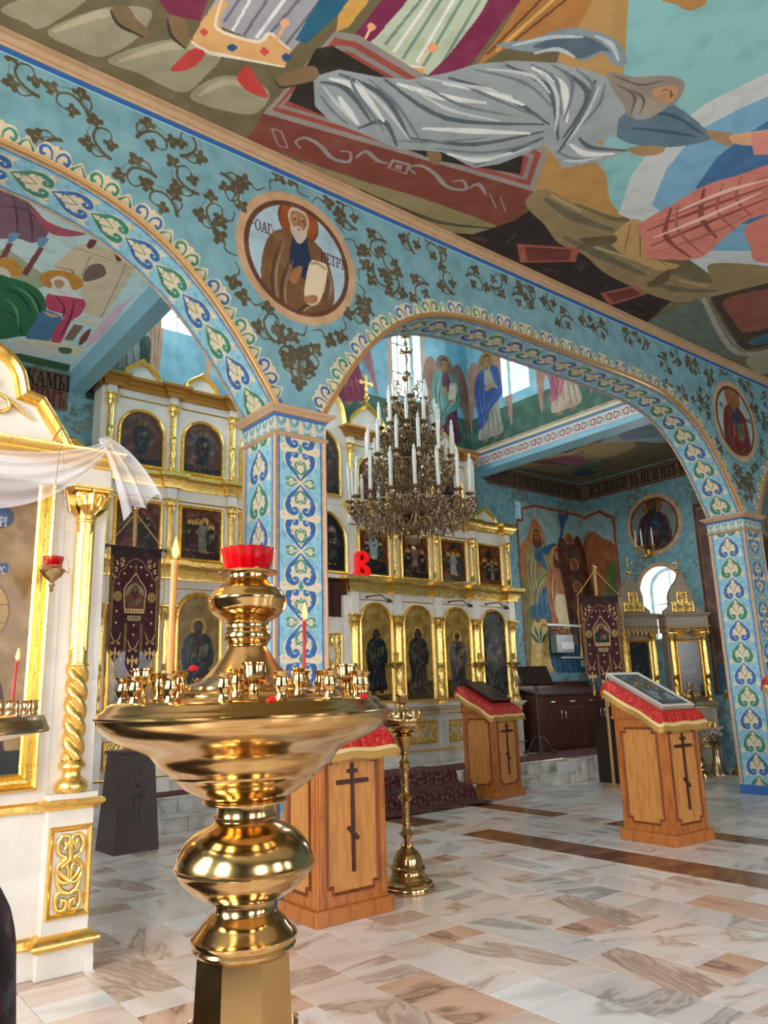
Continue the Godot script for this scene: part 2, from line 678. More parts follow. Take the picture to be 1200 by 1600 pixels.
func make_materials() -> void:
	grain_soft = noise_image(0.02, 256, FastNoiseLite.TYPE_SIMPLEX_SMOOTH, 11, 5)
	grain_fine = noise_image(0.12, 256, FastNoiseLite.TYPE_SIMPLEX_SMOOTH, 12, 3)
	var smudge := noise_tex(0.012, [[0.0, Color(0.55, 0.55, 0.55)], [0.5, Color(0.42, 0.42, 0.42)], [1.0, Color(0.75, 0.75, 0.75)]], 0.0, false, 256, 21)
	var soft_bump := bump_tex(0.01, 1.2, 31, 256, 3)
	M.gold = mat(Color(0.97, 0.82, 0.47), 0.62, 1.0)
	M.gold.roughness_texture = smudge
	M.gold.uv1_triplanar = true
	M.gold.uv1_scale = Vector3(3, 3, 3)
	M.gold.roughness = 0.62
	M.gold_dark = mat(Color(0.78, 0.62, 0.32), 0.38, 1.0)
	M.brass = mat(Color(0.79, 0.65, 0.43), 0.34, 1.0)
	M.brass.roughness_texture = smudge
	M.brass.uv1_triplanar = true
	M.brass.uv1_scale = Vector3(4, 4, 4)
	M.brass_worn = mat(Color(0.78, 0.67, 0.5), 0.26, 1.0)
	M.bronze = mat(Color(0.66, 0.57, 0.46), 0.26, 1.0)
	M.chrome = mat(Color(0.75, 0.74, 0.72), 0.2, 1.0)
	M.white = tri_mat(noise_tex(0.008, [[0.0, Color(0.8, 0.77, 0.73)], [0.5, Color(0.85, 0.82, 0.78)], [1.0, Color(0.88, 0.86, 0.83)]], 0.0, false, 256, 41), Vector3(1, 1, 1), 0.38)
	M.plaster = mat(Color(0.74, 0.72, 0.68), 0.85)
	M.sky = tri_mat(noise_tex(0.01, [[0.0, SKY.darkened(0.06)], [0.5, SKY], [1.0, SKY.lightened(0.06)]], 0.0, false, 256, 42), Vector3(0.7, 0.7, 0.7), 0.6)
	M.beam_sky = tri_mat(noise_tex(0.01, [[0.0, LIGHT_SKY.darkened(0.05)], [1.0, LIGHT_SKY.lightened(0.04)]], 0.0, false, 256, 43), Vector3(0.8, 0.8, 0.8), 0.5)
	M.royal = mat(ROYAL, 0.5)
	M.tan = tri_mat(noise_tex(0.02, [[0.0, TAN.darkened(0.08)], [1.0, TAN.lightened(0.08)]], 0.0, false, 256, 44), Vector3(1, 1, 1), 0.45)
	M.tan_brown = mat(Color(0.4, 0.27, 0.17), 0.6)
	M.red_cloth = tri_mat(noise_tex(0.03, [[0.0, Color(0.5, 0.02, 0.03)], [0.5, Color(0.66, 0.04, 0.05)], [0.62, Color(0.7, 0.06, 0.06)], [0.68, Color(0.8, 0.3, 0.2)], [1.0, Color(0.85, 0.42, 0.3)]], 20.0, false, 256, 45), Vector3(4, 4, 4), 0.45)
	M.velvet = mat(Color(0.11, 0.015, 0.025), 0.85)
	M.velvet.rim_enabled = true
	M.velvet.rim = 0.4
	M.fringe = mat(Color(0.72, 0.56, 0.27), 0.5, 0.3)
	M.galloon = mat(Color(0.85, 0.74, 0.5), 0.5, 0.2)
	M.oak = wood(Color(0.58, 0.32, 0.13), Color(0.7, 0.42, 0.19), 51, 0.3)
	M.oak_shadow = wood(Color(0.36, 0.17, 0.06), Color(0.46, 0.23, 0.09), 56, 0.3)
	M.oak_panel = wood(Color(0.68, 0.43, 0.2), Color(0.76, 0.52, 0.27), 52, 0.32)
	M.dark_wood = wood(Color(0.16, 0.1, 0.075), Color(0.22, 0.14, 0.1), 53, 0.4)
	M.cabinet_wood = wood(Color(0.24, 0.12, 0.095), Color(0.34, 0.19, 0.15), 54, 0.28)
	M.cross_wood = mat(Color(0.22, 0.07, 0.03), 0.4)
	M.black = mat(Color(0.03, 0.03, 0.03), 0.45)
	M.beeswax = mat(Color(0.74, 0.52, 0.27), 0.5)
	M.beeswax.subsurf_scatter_enabled = true
	M.beeswax.subsurf_scatter_strength = 0.15
	M.red_wax = mat(Color(0.72, 0.02, 0.08), 0.35)
	M.white_plastic = mat(Color(0.86, 0.85, 0.82), 0.4)
	M.red_plastic = mat(Color(0.85, 0.02, 0.04), 0.4)
	M.red_plastic.emission_enabled = true
	M.red_plastic.emission = Color(1.0, 0.01, 0.02)
	M.red_plastic.emission_energy_multiplier = 0.4
	M.ruby = mat(Color(0.7, 0.0, 0.03, 0.72), 0.08)
	M.ruby.transparency = BaseMaterial3D.TRANSPARENCY_ALPHA
	M.flame = mat(Color(1, 0.75, 0.35), 0.9)
	M.flame.emission_enabled = true
	M.flame.emission = Color(1.0, 0.62, 0.2)
	M.flame.emission_energy_multiplier = 9.0
	M.glass = mat(Color(0.95, 0.97, 1.0, 0.08), 0.02)
	M.glass.transparency = BaseMaterial3D.TRANSPARENCY_ALPHA
	M.icon_glass = mat(Color(0.3, 0.32, 0.32, 0.12), 0.03)
	M.icon_glass.transparency = BaseMaterial3D.TRANSPARENCY_ALPHA
	M.grout = mat(Color(0.09, 0.08, 0.07), 0.9)
	M.step_marble = tri_mat(noise_tex(0.006, [[0.0, Color(0.56, 0.54, 0.5)], [0.35, Color(0.76, 0.74, 0.7)], [0.6, Color(0.82, 0.8, 0.77)], [1.0, Color(0.88, 0.87, 0.85)]], 40.0, false, 512, 55), Vector3(1.2, 1.2, 1.2), 0.25)
	M.leather = mat(Color(0.04, 0.035, 0.03), 0.5)
	M.ink = mat(INK, 0.7)
	M.text_red = mat(Color(0.35, 0.05, 0.07), 0.7)
	M.flower = mat(Color(0.7, 0.66, 0.7), 0.7)
	M.green_leaf = mat(Color(0.08, 0.16, 0.06), 0.6)
	M.paper = mat(Color(0.8, 0.8, 0.8), 0.6)


func wood(dark: Color, light: Color, seed_: int, rough: float) -> StandardMaterial3D:
	var t := noise_tex(0.012, [[0.0, dark], [0.45, dark.lerp(light, 0.55)], [0.55, light], [1.0, dark.lerp(light, 0.8)]], 18.0, false, 512, seed_, 5)
	var m := tri_mat(t, Vector3(3.2, 0.55, 3.2), rough)
	return m


# ---------------------------------------------------------------- ornament

# a curl of paint with a hooked end, mirrored on both sides: the heart of the church's borders.
# It fills x -0.5..0.5 and y 0..1 with its point up.
func heart(p: Paint, col: Color, line: Color, ground := CREAM) -> void:
	var body := curve([V(0, 1.06), V(0.22, 0.76), V(0.43, 0.48), V(0.46, 0.2), V(0.3, -0.02), V(0.1, 0.04), V(0, 0.16), V(-0.1, 0.04), V(-0.3, -0.02), V(-0.46, 0.2), V(-0.43, 0.48), V(-0.22, 0.76)], 4, true)
	p.fill(body, ground)
	var base: Transform2D = p.t
	for sx in [1.0, -1.0]:
		p.t = base * Transform2D(Vector2(sx, 0), Vector2(0, 1), Vector2.ZERO)
		p.stroke(curve([V(0.0, 0.98), V(0.16, 0.74), V(0.3, 0.5), V(0.34, 0.27), V(0.28, 0.1)], 5), 0.03, 0.16, 0.16, col)
		for q in [[0.2, 0.5, 0.075], [0.21, 0.36, 0.08], [0.11, 0.42, 0.1]]:
			p.disc(V(q[0], q[1]), q[2], q[2], ground, 14)
		p.stroke(curve([V(0.3, 0.13), V(0.2, 0.06), V(0.1, 0.11), V(0.11, 0.22), V(0.19, 0.24)], 5), 0.15, 0.09, 0.07, col)
		p.disc(V(0.17, 0.21), 0.055, 0.055, col, 10)
		p.stroke(curve([V(0.0, 0.34), V(0.1, 0.54), V(0.14, 0.68), V(0.09, 0.76), V(0.05, 0.7)], 5), 0.02, 0.035, 0.035, line)
	p.t = base


func chain_tex(a: Color, b: Color) -> StandardMaterial3D:
	# two hearts, one above the other, on a strip 0.42 wide and 0.5 long
	var p := Paint.new(0.42, 0.5, 720.0, LIGHT_SKY, V(-0.21, 0.5))
	var cols := [a, b]
	for k in range(-1, 3):
		p.t = Transform2D(0.0, Vector2.ONE, 0.0, V(0, k * 0.25))
		for s in [-1.0, 1.0]:
			p.fill(curve([V(0, 0.02), V(s * 0.06, 0.05), V(s * 0.14, -0.01), V(s * 0.15, 0.04), V(s * 0.125, 0.06), V(s * 0.14, 0.1), V(s * 0.1, 0.1), V(s * 0.06, 0.16)], 3, true), CREAM)
			p.stroke([V(s * 0.05, 0.03), V(s * 0.1, 0.03), V(s * 0.135, 0.06)], 0.004, 0.008, 0.002, Color(0.55, 0.62, 0.58))
	for k in range(2, -2, -1):
		p.t = Transform2D(Vector2(0.29, 0), Vector2(0, 0.25), V(0, k * 0.25 + 0.01))
		heart(p, cols[posmod(k, 2)], Color(0.3, 0.38, 0.3))
	p.t = Transform2D()
	for s in [-1.0, 1.0]:
		p.rect(s * 0.197 - 0.013, 0, 0.026, 0.5, TAN)
		p.rect(s * 0.176 - 0.006, 0, 0.012, 0.5, ROYAL)
	return painted(p)


func twin_tex(a: Color, line: Color, ground: Color, field: Color, edge: Color) -> StandardMaterial3D:
	# two hearts point to point with smaller ones in the gaps, on a strip 0.4 wide and 0.48 long
	var p := Paint.new(0.4, 0.48, 720.0, field, V(-0.2, 0.48))
	for k in range(-1, 2):
		var y := k * 0.48
		for s in [-1.0, 1.0]:
			p.t = Transform2D(Vector2(0, -s * 0.085), Vector2(s * -0.1, 0), V(s * 0.115, y + 0.24))
			heart(p, line, line, ground)
			p.t = Transform2D()
			p.fill(curve([V(s * 0.02, y - 0.02), V(s * 0.14, y - 0.03), V(s * 0.165, y), V(s * 0.14, y + 0.03), V(s * 0.02, y + 0.02)], 3, true), ground)
		for s in [-1.0, 1.0]:
			p.t = Transform2D(Vector2(0.285, 0), Vector2(0, s * -0.225), V(0, y + 0.24 + s * 0.235))
			heart(p, a, line, ground)
			p.t = Transform2D(Vector2(0.1, 0), Vector2(0, s * 0.1), V(0, y + 0.24 + s * 0.07))
			p.outline(curve([V(0, -0.1), V(0.4, 0.35), V(0.3, 0.75), V(0, 0.6), V(-0.3, 0.75), V(-0.4, 0.35)], 4, true), 0.12, line)
		p.t = Transform2D()
		p.fill([V(0.022, y), V(0, y + 0.035), V(-0.022, y), V(0, y - 0.035)], LEAF)
	if edge.a > 0.0:
		for s in [-1.0, 1.0]:
			p.rect(s * 0.187 - 0.013, 0, 0.026, 0.48, edge)
			p.rect(s * 0.168 - 0.006, 0, 0.012, 0.48, ROYAL)
	return painted(p)


func scallop_tex() -> StandardMaterial3D:
	var p := Paint.new(0.1, 0.11, 900.0, Color(0.56, 0.72, 0.74), V(0, 0.11))
	p.rect(0, 0, 0.1, 0.11, Color(0.46, 0.66, 0.72))
	for x in [0.0, 0.1]:
		p.fill(curve([V(x - 0.02, 0.0), V(x - 0.012, 0.05), V(x, 0.085), V(x + 0.012, 0.05), V(x + 0.02, 0.0)], 3), CREAM)
	p.stroke(arc2(V(0.05, 0.1), 0.045, 0.075, PI, TAU, 14), 0.008, 0.01, 0.008, CREAM)
	p.stroke(arc2(V(0.05, 0.1), 0.03, 0.05, PI, TAU, 14), 0.01, 0.012, 0.01, Color(0.4, 0.58, 0.62))
	p.disc(V(0.05, 0.085), 0.01, 0.01, CREAM, 10)
	p.disc(V(0.05, 0.07), 0.005, 0.012, CREAM, 8)
	return painted(p)


func trefoil(p: Paint, size: float, col: Color, hi: Color) -> void:
	# a leaf of three lobes on a stalk; the stalk starts at 0, 0 and the leaf grows along +y
	var base: Transform2D = p.t
	p.t = base * Transform2D(Vector2(size, 0), Vector2(0, size), Vector2.ZERO)
	p.fill(curve([V(0, 0), V(0.18, 0.3), V(0.46, 0.32), V(0.52, 0.62), V(0.28, 0.66), V(0.24, 0.86), V(0.02, 1.05), V(-0.2, 0.84), V(-0.26, 0.64), V(-0.5, 0.56), V(-0.42, 0.28), V(-0.16, 0.3)], 4, true), col)
	p.stroke([V(0.03, 0.28), V(0.06, 0.5), V(0.02, 0.66)], 0.02, 0.09, 0.01, hi)
	p.t = base


func scroll(p: Paint, at: Vector2, ang: float, size: float, flip: float, col: Color, hi: Color, ground: Color) -> void:
	var base: Transform2D = p.t
	p.t = base * Transform2D(ang, at) * Transform2D(Vector2(size * flip, 0), Vector2(0, size), Vector2.ZERO)
	p.stroke(curve([V(0, 0), V(0.05, 0.3), V(0.25, 0.56), V(0.55, 0.56), V(0.66, 0.34), V(0.52, 0.2)], 5), 0.09, 0.06, 0.03, col)
	p.stroke(curve([V(-0.04, 0.05), V(0.0, 0.42), V(0.22, 0.7), V(0.5, 0.72)], 5), 0.03, 0.03, 0.01, col.lerp(ground, 0.3))
	p.stroke(curve([V(0.02, 0.1), V(-0.16, 0.3), V(-0.14, 0.48), V(-0.04, 0.46)], 4), 0.04, 0.04, 0.03, col)
	var keep: Transform2D = p.t
	for q in [[V(0.54, 0.22), 1.9, 0.36], [V(0.08, 0.4), 0.45, 0.42], [V(0.5, 0.57), -0.9, 0.4]]:
		p.t = keep * Transform2D(q[1], q[0])
		trefoil(p, q[2], col, hi)
	p.t = base


# where a saint's likeness is painted: a halo, a head with its face, hair and beard, and clothes. Height 1, feet at y 0.
func figure(p: Paint, at: Vector2, h: float, c: Dictionary) -> void:
	var base: Transform2D = p.t
	var lean: float = c.get("lean", 0.0)
	var flip: float = c.get("flip", 1.0)
	p.t = base * Transform2D(lean, at) * Transform2D(Vector2(h * flip, 0), Vector2(0, h), Vector2.ZERO)
	var robe: Color = c.get("robe", Color(0.25, 0.2, 0.2))
	var cloak: Color = c.get("cloak", robe.darkened(0.3))
	var skin: Color = c.get("skin", SKIN)
	var hair: Color = c.get("hair", Color(0.16, 0.1, 0.07))
	var halo: Color = c.get("halo", Color(0.8, 0.6, 0.22))
	if c.has("wings"):
		var wc: Color = c.wings
		for s in [-1.0, 1.0]:
			p.fill(curve([V(s * 0.06, 0.8), V(s * 0.2, 0.96), V(s * 0.31, 0.8), V(s * 0.34, 0.45), V(s * 0.3, 0.08), V(s * 0.24, 0.4), V(s * 0.12, 0.62)], 4, true), wc)
			for k in 4:
				p.stroke(curve([V(s * (0.16 + 0.04 * k), 0.8), V(s * (0.2 + 0.035 * k), 0.5), V(s * (0.24 + 0.018 * k), 0.18 + 0.02 * k)], 4), 0.004, 0.007, 0.003, wc.darkened(0.35))
	if halo.a > 0.0:
		p.disc(V(0, 0.9), 0.118, 0.118, halo.darkened(0.35), 28)
		p.disc(V(0, 0.9), 0.11, 0.11, halo, 28)
	# legs, feet
	for s in [-1.0, 1.0]:
		p.fill(curve([V(s * 0.03, 0.08), V(s * 0.09, 0.08), V(s * 0.12, 0.005), V(s * 0.05, 0.0)], 3, true), skin.darkened(0.2))
	p.fill(curve([V(-0.05, 0.83), V(-0.15, 0.77), V(-0.19, 0.6), V(-0.15, 0.42), V(-0.16, 0.2), V(-0.18, 0.05), V(0, 0.035), V(0.18, 0.05), V(0.16, 0.22), V(0.15, 0.42), V(0.19, 0.6), V(0.15, 0.77), V(0.05, 0.83)], 4, true), robe)
	p.fill(curve([V(-0.04, 0.83), V(-0.16, 0.77), V(-0.21, 0.56), V(-0.17, 0.3), V(-0.19, 0.16), V(-0.06, 0.2), V(0.02, 0.34), V(0.16, 0.42), V(0.2, 0.5), V(0.06, 0.58), V(-0.05, 0.66)], 4, true), cloak)
	p.fill(curve([V(0.05, 0.82), V(0.16, 0.77), V(0.21, 0.58), V(0.18, 0.5), V(0.1, 0.64)], 4, true), cloak)
	var lo := cloak.darkened(0.45)
	var hi := cloak.lightened(0.3)
	for q in [[V(-0.1, 0.76), V(-0.15, 0.56), V(-0.12, 0.3)], [V(-0.05, 0.68), V(-0.1, 0.5), V(-0.06, 0.28)], [V(0.12, 0.5), V(0.0, 0.42), V(-0.12, 0.22)], [V(0.13, 0.74), V(0.17, 0.62), V(0.15, 0.52)]]:
		p.stroke(curve(q, 4), 0.004, 0.012, 0.003, lo)
		p.stroke(curve([q[0] + V(0.02, 0), q[1] + V(0.022, 0), q[2] + V(0.02, 0)], 4), 0.002, 0.01, 0.002, hi)
	for x in [-0.1, -0.02, 0.05, 0.11]:
		p.stroke(curve([V(x * 0.8, 0.36), V(x, 0.2), V(x * 1.15, 0.06)], 4), 0.003, 0.01, 0.004, robe.darkened(0.4))
		p.stroke(curve([V(x * 0.8 + 0.02, 0.32), V(x + 0.022, 0.2), V(x * 1.15 + 0.02, 0.07)], 4), 0.002, 0.009, 0.003, robe.lightened(0.25))
	# neck, hair, head
	p.fill([V(-0.025, 0.8), V(0.025, 0.8), V(0.028, 0.87), V(-0.028, 0.87)], skin.darkened(0.3))
	p.disc(V(0, 0.912), 0.062, 0.07, hair, 20)
	if c.get("long", false):
		p.fill(curve([V(-0.06, 0.92), V(-0.075, 0.84), V(-0.05, 0.79), V(0.05, 0.79), V(0.075, 0.84), V(0.06, 0.92)], 4, true), hair)
		p.fill([V(-0.025, 0.8), V(0.025, 0.8), V(0.028, 0.87), V(-0.028, 0.87)], skin.darkened(0.3))
	p.fill(curve([V(0, 0.955), V(0.04, 0.945), V(0.05, 0.9), V(0.035, 0.85), V(0, 0.832), V(-0.035, 0.85), V(-0.05, 0.9), V(-0.04, 0.945)], 4, true), skin)
	if c.get("beard", true):
		var bc: Color = c.get("beard_col", hair)
		p.fill(curve([V(-0.05, 0.888), V(-0.03, 0.865), V(0, 0.868), V(0.03, 0.865), V(0.05, 0.888), V(0.045, 0.83), V(0.02, 0.79), V(0, 0.778), V(-0.02, 0.79), V(-0.045, 0.83)], 4, true), bc)
		p.stroke([V(-0.018, 0.866), V(0, 0.872), V(0.018, 0.866)], 0.004, 0.009, 0.004, bc)
	p.stroke([V(-0.012, 0.856), V(0, 0.854), V(0.012, 0.856)], 0.003, 0.006, 0.003, Color(0.45, 0.2, 0.15))
	for s in [-1.0, 1.0]:
		p.disc(V(s * 0.02, 0.908), 0.008, 0.004, INK, 8)
		p.stroke([V(s * 0.009, 0.92), V(s * 0.02, 0.925), V(s * 0.033, 0.918)], 0.003, 0.005, 0.002, hair)
	p.stroke([V(0.0, 0.92), V(0.003, 0.895), V(0.007, 0.88), V(-0.004, 0.878)], 0.004, 0.006, 0.003, skin.darkened(0.4))
	p.stroke([V(0.028, 0.935), V(0.036, 0.9), V(0.028, 0.86)], 0.003, 0.012, 0.003, skin.darkened(0.25))
	# hands
	var hands: String = c.get("hands", "book")
	if hands == "book":
		p.fill([V(0.02, 0.55), V(0.12, 0.58), V(0.13, 0.7), V(0.03, 0.67)], c.get("book", Color(0.3, 0.34, 0.26)))
		p.outline([V(0.02, 0.55), V(0.12, 0.58), V(0.13, 0.7), V(0.03, 0.67)], 0.006, Color(0.75, 0.6, 0.3))
		p.fill(curve([V(0.03, 0.56), V(0.09, 0.58), V(0.1, 0.55), V(0.05, 0.53)], 3, true), skin)
		p.fill(curve([V(-0.07, 0.56), V(-0.03, 0.66), V(-0.01, 0.7), V(-0.02, 0.62), V(-0.03, 0.55)], 3, true), skin)
	elif hands == "scroll":
		p.fill(curve([V(0.03, 0.48), V(0.12, 0.5), V(0.17, 0.7), V(0.11, 0.72), V(0.06, 0.69)], 3, true), CREAM)
		p.stroke([V(0.06, 0.69), V(0.11, 0.71), V(0.16, 0.69)], 0.012, 0.016, 0.012, CREAM.darkened(0.3))
		p.fill(curve([V(0.03, 0.5), V(0.1, 0.53), V(0.1, 0.49), V(0.04, 0.47)], 3, true), skin)
		p.fill(curve([V(-0.06, 0.57), V(-0.02, 0.64), V(0.02, 0.66), V(0.01, 0.61), V(-0.02, 0.55)], 3, true), skin)
	elif hands == "raised":
		for s in [-1.0, 1.0]:
			p.fill(curve([V(s * 0.15, 0.62), V(s * 0.24, 0.72), V(s * 0.22, 0.77), V(s * 0.13, 0.7)], 3, true), robe)
			p.fill(curve([V(s * 0.22, 0.76), V(s * 0.24, 0.83), V(s * 0.26, 0.82), V(s * 0.25, 0.74)], 3, true), skin)
	else:
		p.fill(curve([V(-0.05, 0.58), V(0.0, 0.63), V(0.06, 0.6), V(0.02, 0.56)], 3, true), skin)
	p.t = base

# ---------------------------------------------------------------- the building

func arch_y(x: float, c: float, half: float, pw: float) -> float:
	var t := absf(x - c) / half
	if t >= 1.0:
		return 0.0
	return 3.204 + 1.254 * cos(PI / 2 * pow(t, pw))


const ARCHES := [[-0.444, 2.995, 2.4], [5.953, 2.995, 2.7], [12.36, 2.995, 2.7]]
const PIERS := [[2.55, 2.958], [8.948, 9.366]]


func under(x: float) -> float:
	var y := 0.0
	for a in ARCHES:
		y = maxf(y, arch_y(x, a[0], a[1], a[2]))
	return y


func arch_line(a: Array, steps := 56) -> Array:
	# points from the left springing to the right one
	var out := []
	for i in steps + 1:
		var q := PI * i / steps
		var x: float = a[0] - a[1] * cos(q)
		var y := 3.204 if (i == 0 or i == steps) else arch_y(x, a[0], a[1], a[2])
		out.append(V(x, y))
	return out


func lunette(g: G, x0: float, x1: float, y0: float, y1: float, z: float, toward: float, u0 := 0.0, uw := 1.0, v1 := 0.0, vh := 1.0) -> void:
	g.face([Vector3(x0, y0, z), Vector3(x1, y0, z), Vector3(x1, y1, z), Vector3(x0, y1, z)], Vector3(0, 0, toward), [V((x0 - u0) / uw, (v1 - y0) / vh), V((x1 - u0) / uw, (v1 - y0) / vh), V((x1 - u0) / uw, (v1 - y1) / vh), V((x0 - u0) / uw, (v1 - y1) / vh)])


func saint_roundel(p: Paint, c: Vector2, r: float, f: Dictionary, sky: Color) -> void:
	var keep: Transform2D = p.t
	p.disc(c, r, r, TAN, 48)
	p.disc(c, r * 0.87, r * 0.87, Color(0.36, 0.2, 0.13), 48)
	p.disc(c, r * 0.8, r * 0.8, sky, 48)
	figure(p, c + V(0, -r * 2.02), r * 2.9, f)
	# the frame goes over what sticks out, and the wall over that
	p.stroke(arc2(c, r * 0.835, r * 0.835, 0, TAU, 64), r * 0.075, r * 0.075, r * 0.075, Color(0.36, 0.2, 0.13))
	p.stroke(arc2(c, r * 0.935, r * 0.935, 0, TAU, 64), r * 0.13, r * 0.13, r * 0.13, TAN)
	p.t = keep


func arcade_paint() -> StandardMaterial3D:
	# the nave face from x 0.2 to 10.4 and y 3.18 to 5.13
	var p := Paint.new(10.2, 1.95, 200.0, SKY, V(0.2, 5.13))
	var meds := [V(2.749, 4.416), V(9.115, 4.406)]
	var r := RandomNumberGenerator.new()
	r.seed = 4
	for m in meds:
		var i: int = meds.find(m)
		if i == 0:
			saint_roundel(p, m, 0.523, {"robe": Color(0.06, 0.16, 0.28), "cloak": Color(0.42, 0.29, 0.16), "hair": Color(0.72, 0.68, 0.6), "beard_col": Color(0.72, 0.68, 0.62), "halo": Color(0.55, 0.25, 0.06), "hands": "scroll", "skin": Color(0.6, 0.42, 0.27)}, Color(0.62, 0.74, 0.8))
		else:
			saint_roundel(p, m, 0.523, {"robe": Color(0.12, 0.24, 0.36), "cloak": Color(0.4, 0.12, 0.1), "hair": Color(0.5, 0.36, 0.22), "halo": Color(0.6, 0.33, 0.1), "hands": "book", "skin": Color(0.55, 0.36, 0.22)}, Color(0.6, 0.7, 0.72))
		# wipe what the figure left below and above its frame
		for k in 40:
			var a0 := TAU * k / 40
			var a1 := TAU * (k + 1) / 40
			p.fill([m + V(cos(a0), sin(a0)) * 0.522, m + V(cos(a1), sin(a1)) * 0.522, m + V(cos(a1), sin(a1)) * 1.15, m + V(cos(a0), sin(a0)) * 1.15], SKY)
	# scrolls of leaves
	var dark := Color(0.31, 0.28, 0.2)
	var hi := Color(0.5, 0.48, 0.38)
	var row := 0
	var y := 4.93
	while y > 3.4:
		var x := 0.3 + (0.0 if row % 2 == 0 else 0.15)
		var col := 0
		while x < 10.35:
			var ok := y - under(x) > 0.27
			for m in meds:
				if V(x, y).distance_to(m) < 0.64:
					ok = false
			if ok:
				scroll(p, V(x, y - 0.07), 1.5 * sin(x * 2.3 + row * 1.1) + (0.0 if row % 2 == 0 else 2.6) + r.randf_range(-0.3, 0.3), 0.27, 1.0 if (col + row) % 2 == 0 else -1.0, dark, hi, SKY)
			x += 0.3
			col += 1
		y -= 0.235
		row += 1
	# leaves that hug the roundels
	for m in meds:
		for k in 18:
			var a := TAU * (k + 0.5) / 18
			var q: Vector2 = m + V(cos(a), sin(a)) * 0.6
			if q.y > 5.03 or q.y - under(q.x) < 0.26:
				continue
			p.t = Transform2D(a - PI / 2 + (0.9 if k % 2 == 0 else -0.9), q)
			p.stroke(curve([V(0.02, -0.1), V(-0.03, -0.03), V(0, 0.02)], 4), 0.006, 0.014, 0.008, dark)
			trefoil(p, 0.13, dark, hi)
			p.t = Transform2D()
		p.t = Transform2D()
		var low: float = 3.475
		for s in [-1.0, 1.0]:
			scroll(p, V(m.x, low), s * -0.25, 0.3, -s, dark, hi, SKY)
		p.t = Transform2D(PI, V(m.x, low + 0.02))
		trefoil(p, 0.13, dark, hi)
		p.t = Transform2D()
	# the border that follows the arches
	for a in ARCHES:
		var line := arch_line(a, 120)
		var acc := 0.0
		var k := 0
		for i in range(1, line.size()):
			var d: Vector2 = line[i] - line[i - 1]
			p.fill([line[i - 1], line[i], line[i] + V(-d.y, d.x).normalized() * 0.075, line[i - 1] + V(-d.y, d.x).normalized() * 0.075], ROYAL)
		for i in range(1, line.size()):
			var d: Vector2 = line[i] - line[i - 1]
			acc += d.length()
			var want := 0.03 + (k / 2) * 0.3 + (0.1 if k % 2 == 0 else 0.245)
			if acc >= want:
				var back: Vector2 = line[i] - d.normalized() * (acc - want)
				p.t = Transform2D(d.normalized(), V(-d.y, d.x).normalized(), back)
				if k % 2 == 0:
					var lob := curve([V(-0.1, 0.0), V(-0.105, 0.09), V(-0.07, 0.155), V(-0.02, 0.15), V(0, 0.165), V(0.02, 0.15), V(0.07, 0.155), V(0.105, 0.09), V(0.1, 0.0)], 4)
					p.fill(lob, CREAM)
					for s in [-1.0, 1.0]:
						p.stroke(curve([V(s * 0.012, 0.03), V(s * 0.02, 0.1), V(s * 0.055, 0.13), V(s * 0.085, 0.1), V(s * 0.075, 0.06), V(s * 0.055, 0.075)], 4), 0.006, 0.022, 0.016, ROYAL if (k / 2) % 2 == 0 else LEAF)
						p.fill(curve([V(s * 0.02, 0.015), V(s * 0.04, 0.03), V(s * 0.06, 0.02), V(s * 0.07, 0.0), V(s * 0.03, -0.01)], 3, true), ROYAL)
				else:
					p.fill(curve([V(-0.05, 0.01), V(-0.058, 0.06), V(-0.03, 0.1), V(0, 0.14), V(0.03, 0.1), V(0.058, 0.06), V(0.05, 0.01)], 4), CREAM)
					for s in [-1.0, 1.0]:
						p.stroke(curve([V(0, 0.115), V(s * 0.03, 0.075), V(s * 0.04, 0.045), V(s * 0.02, 0.03)], 4), 0.004, 0.016, 0.012, LEAF)
				k += 1
		p.t = Transform2D()
	return painted(p, 0.7, 0.16)


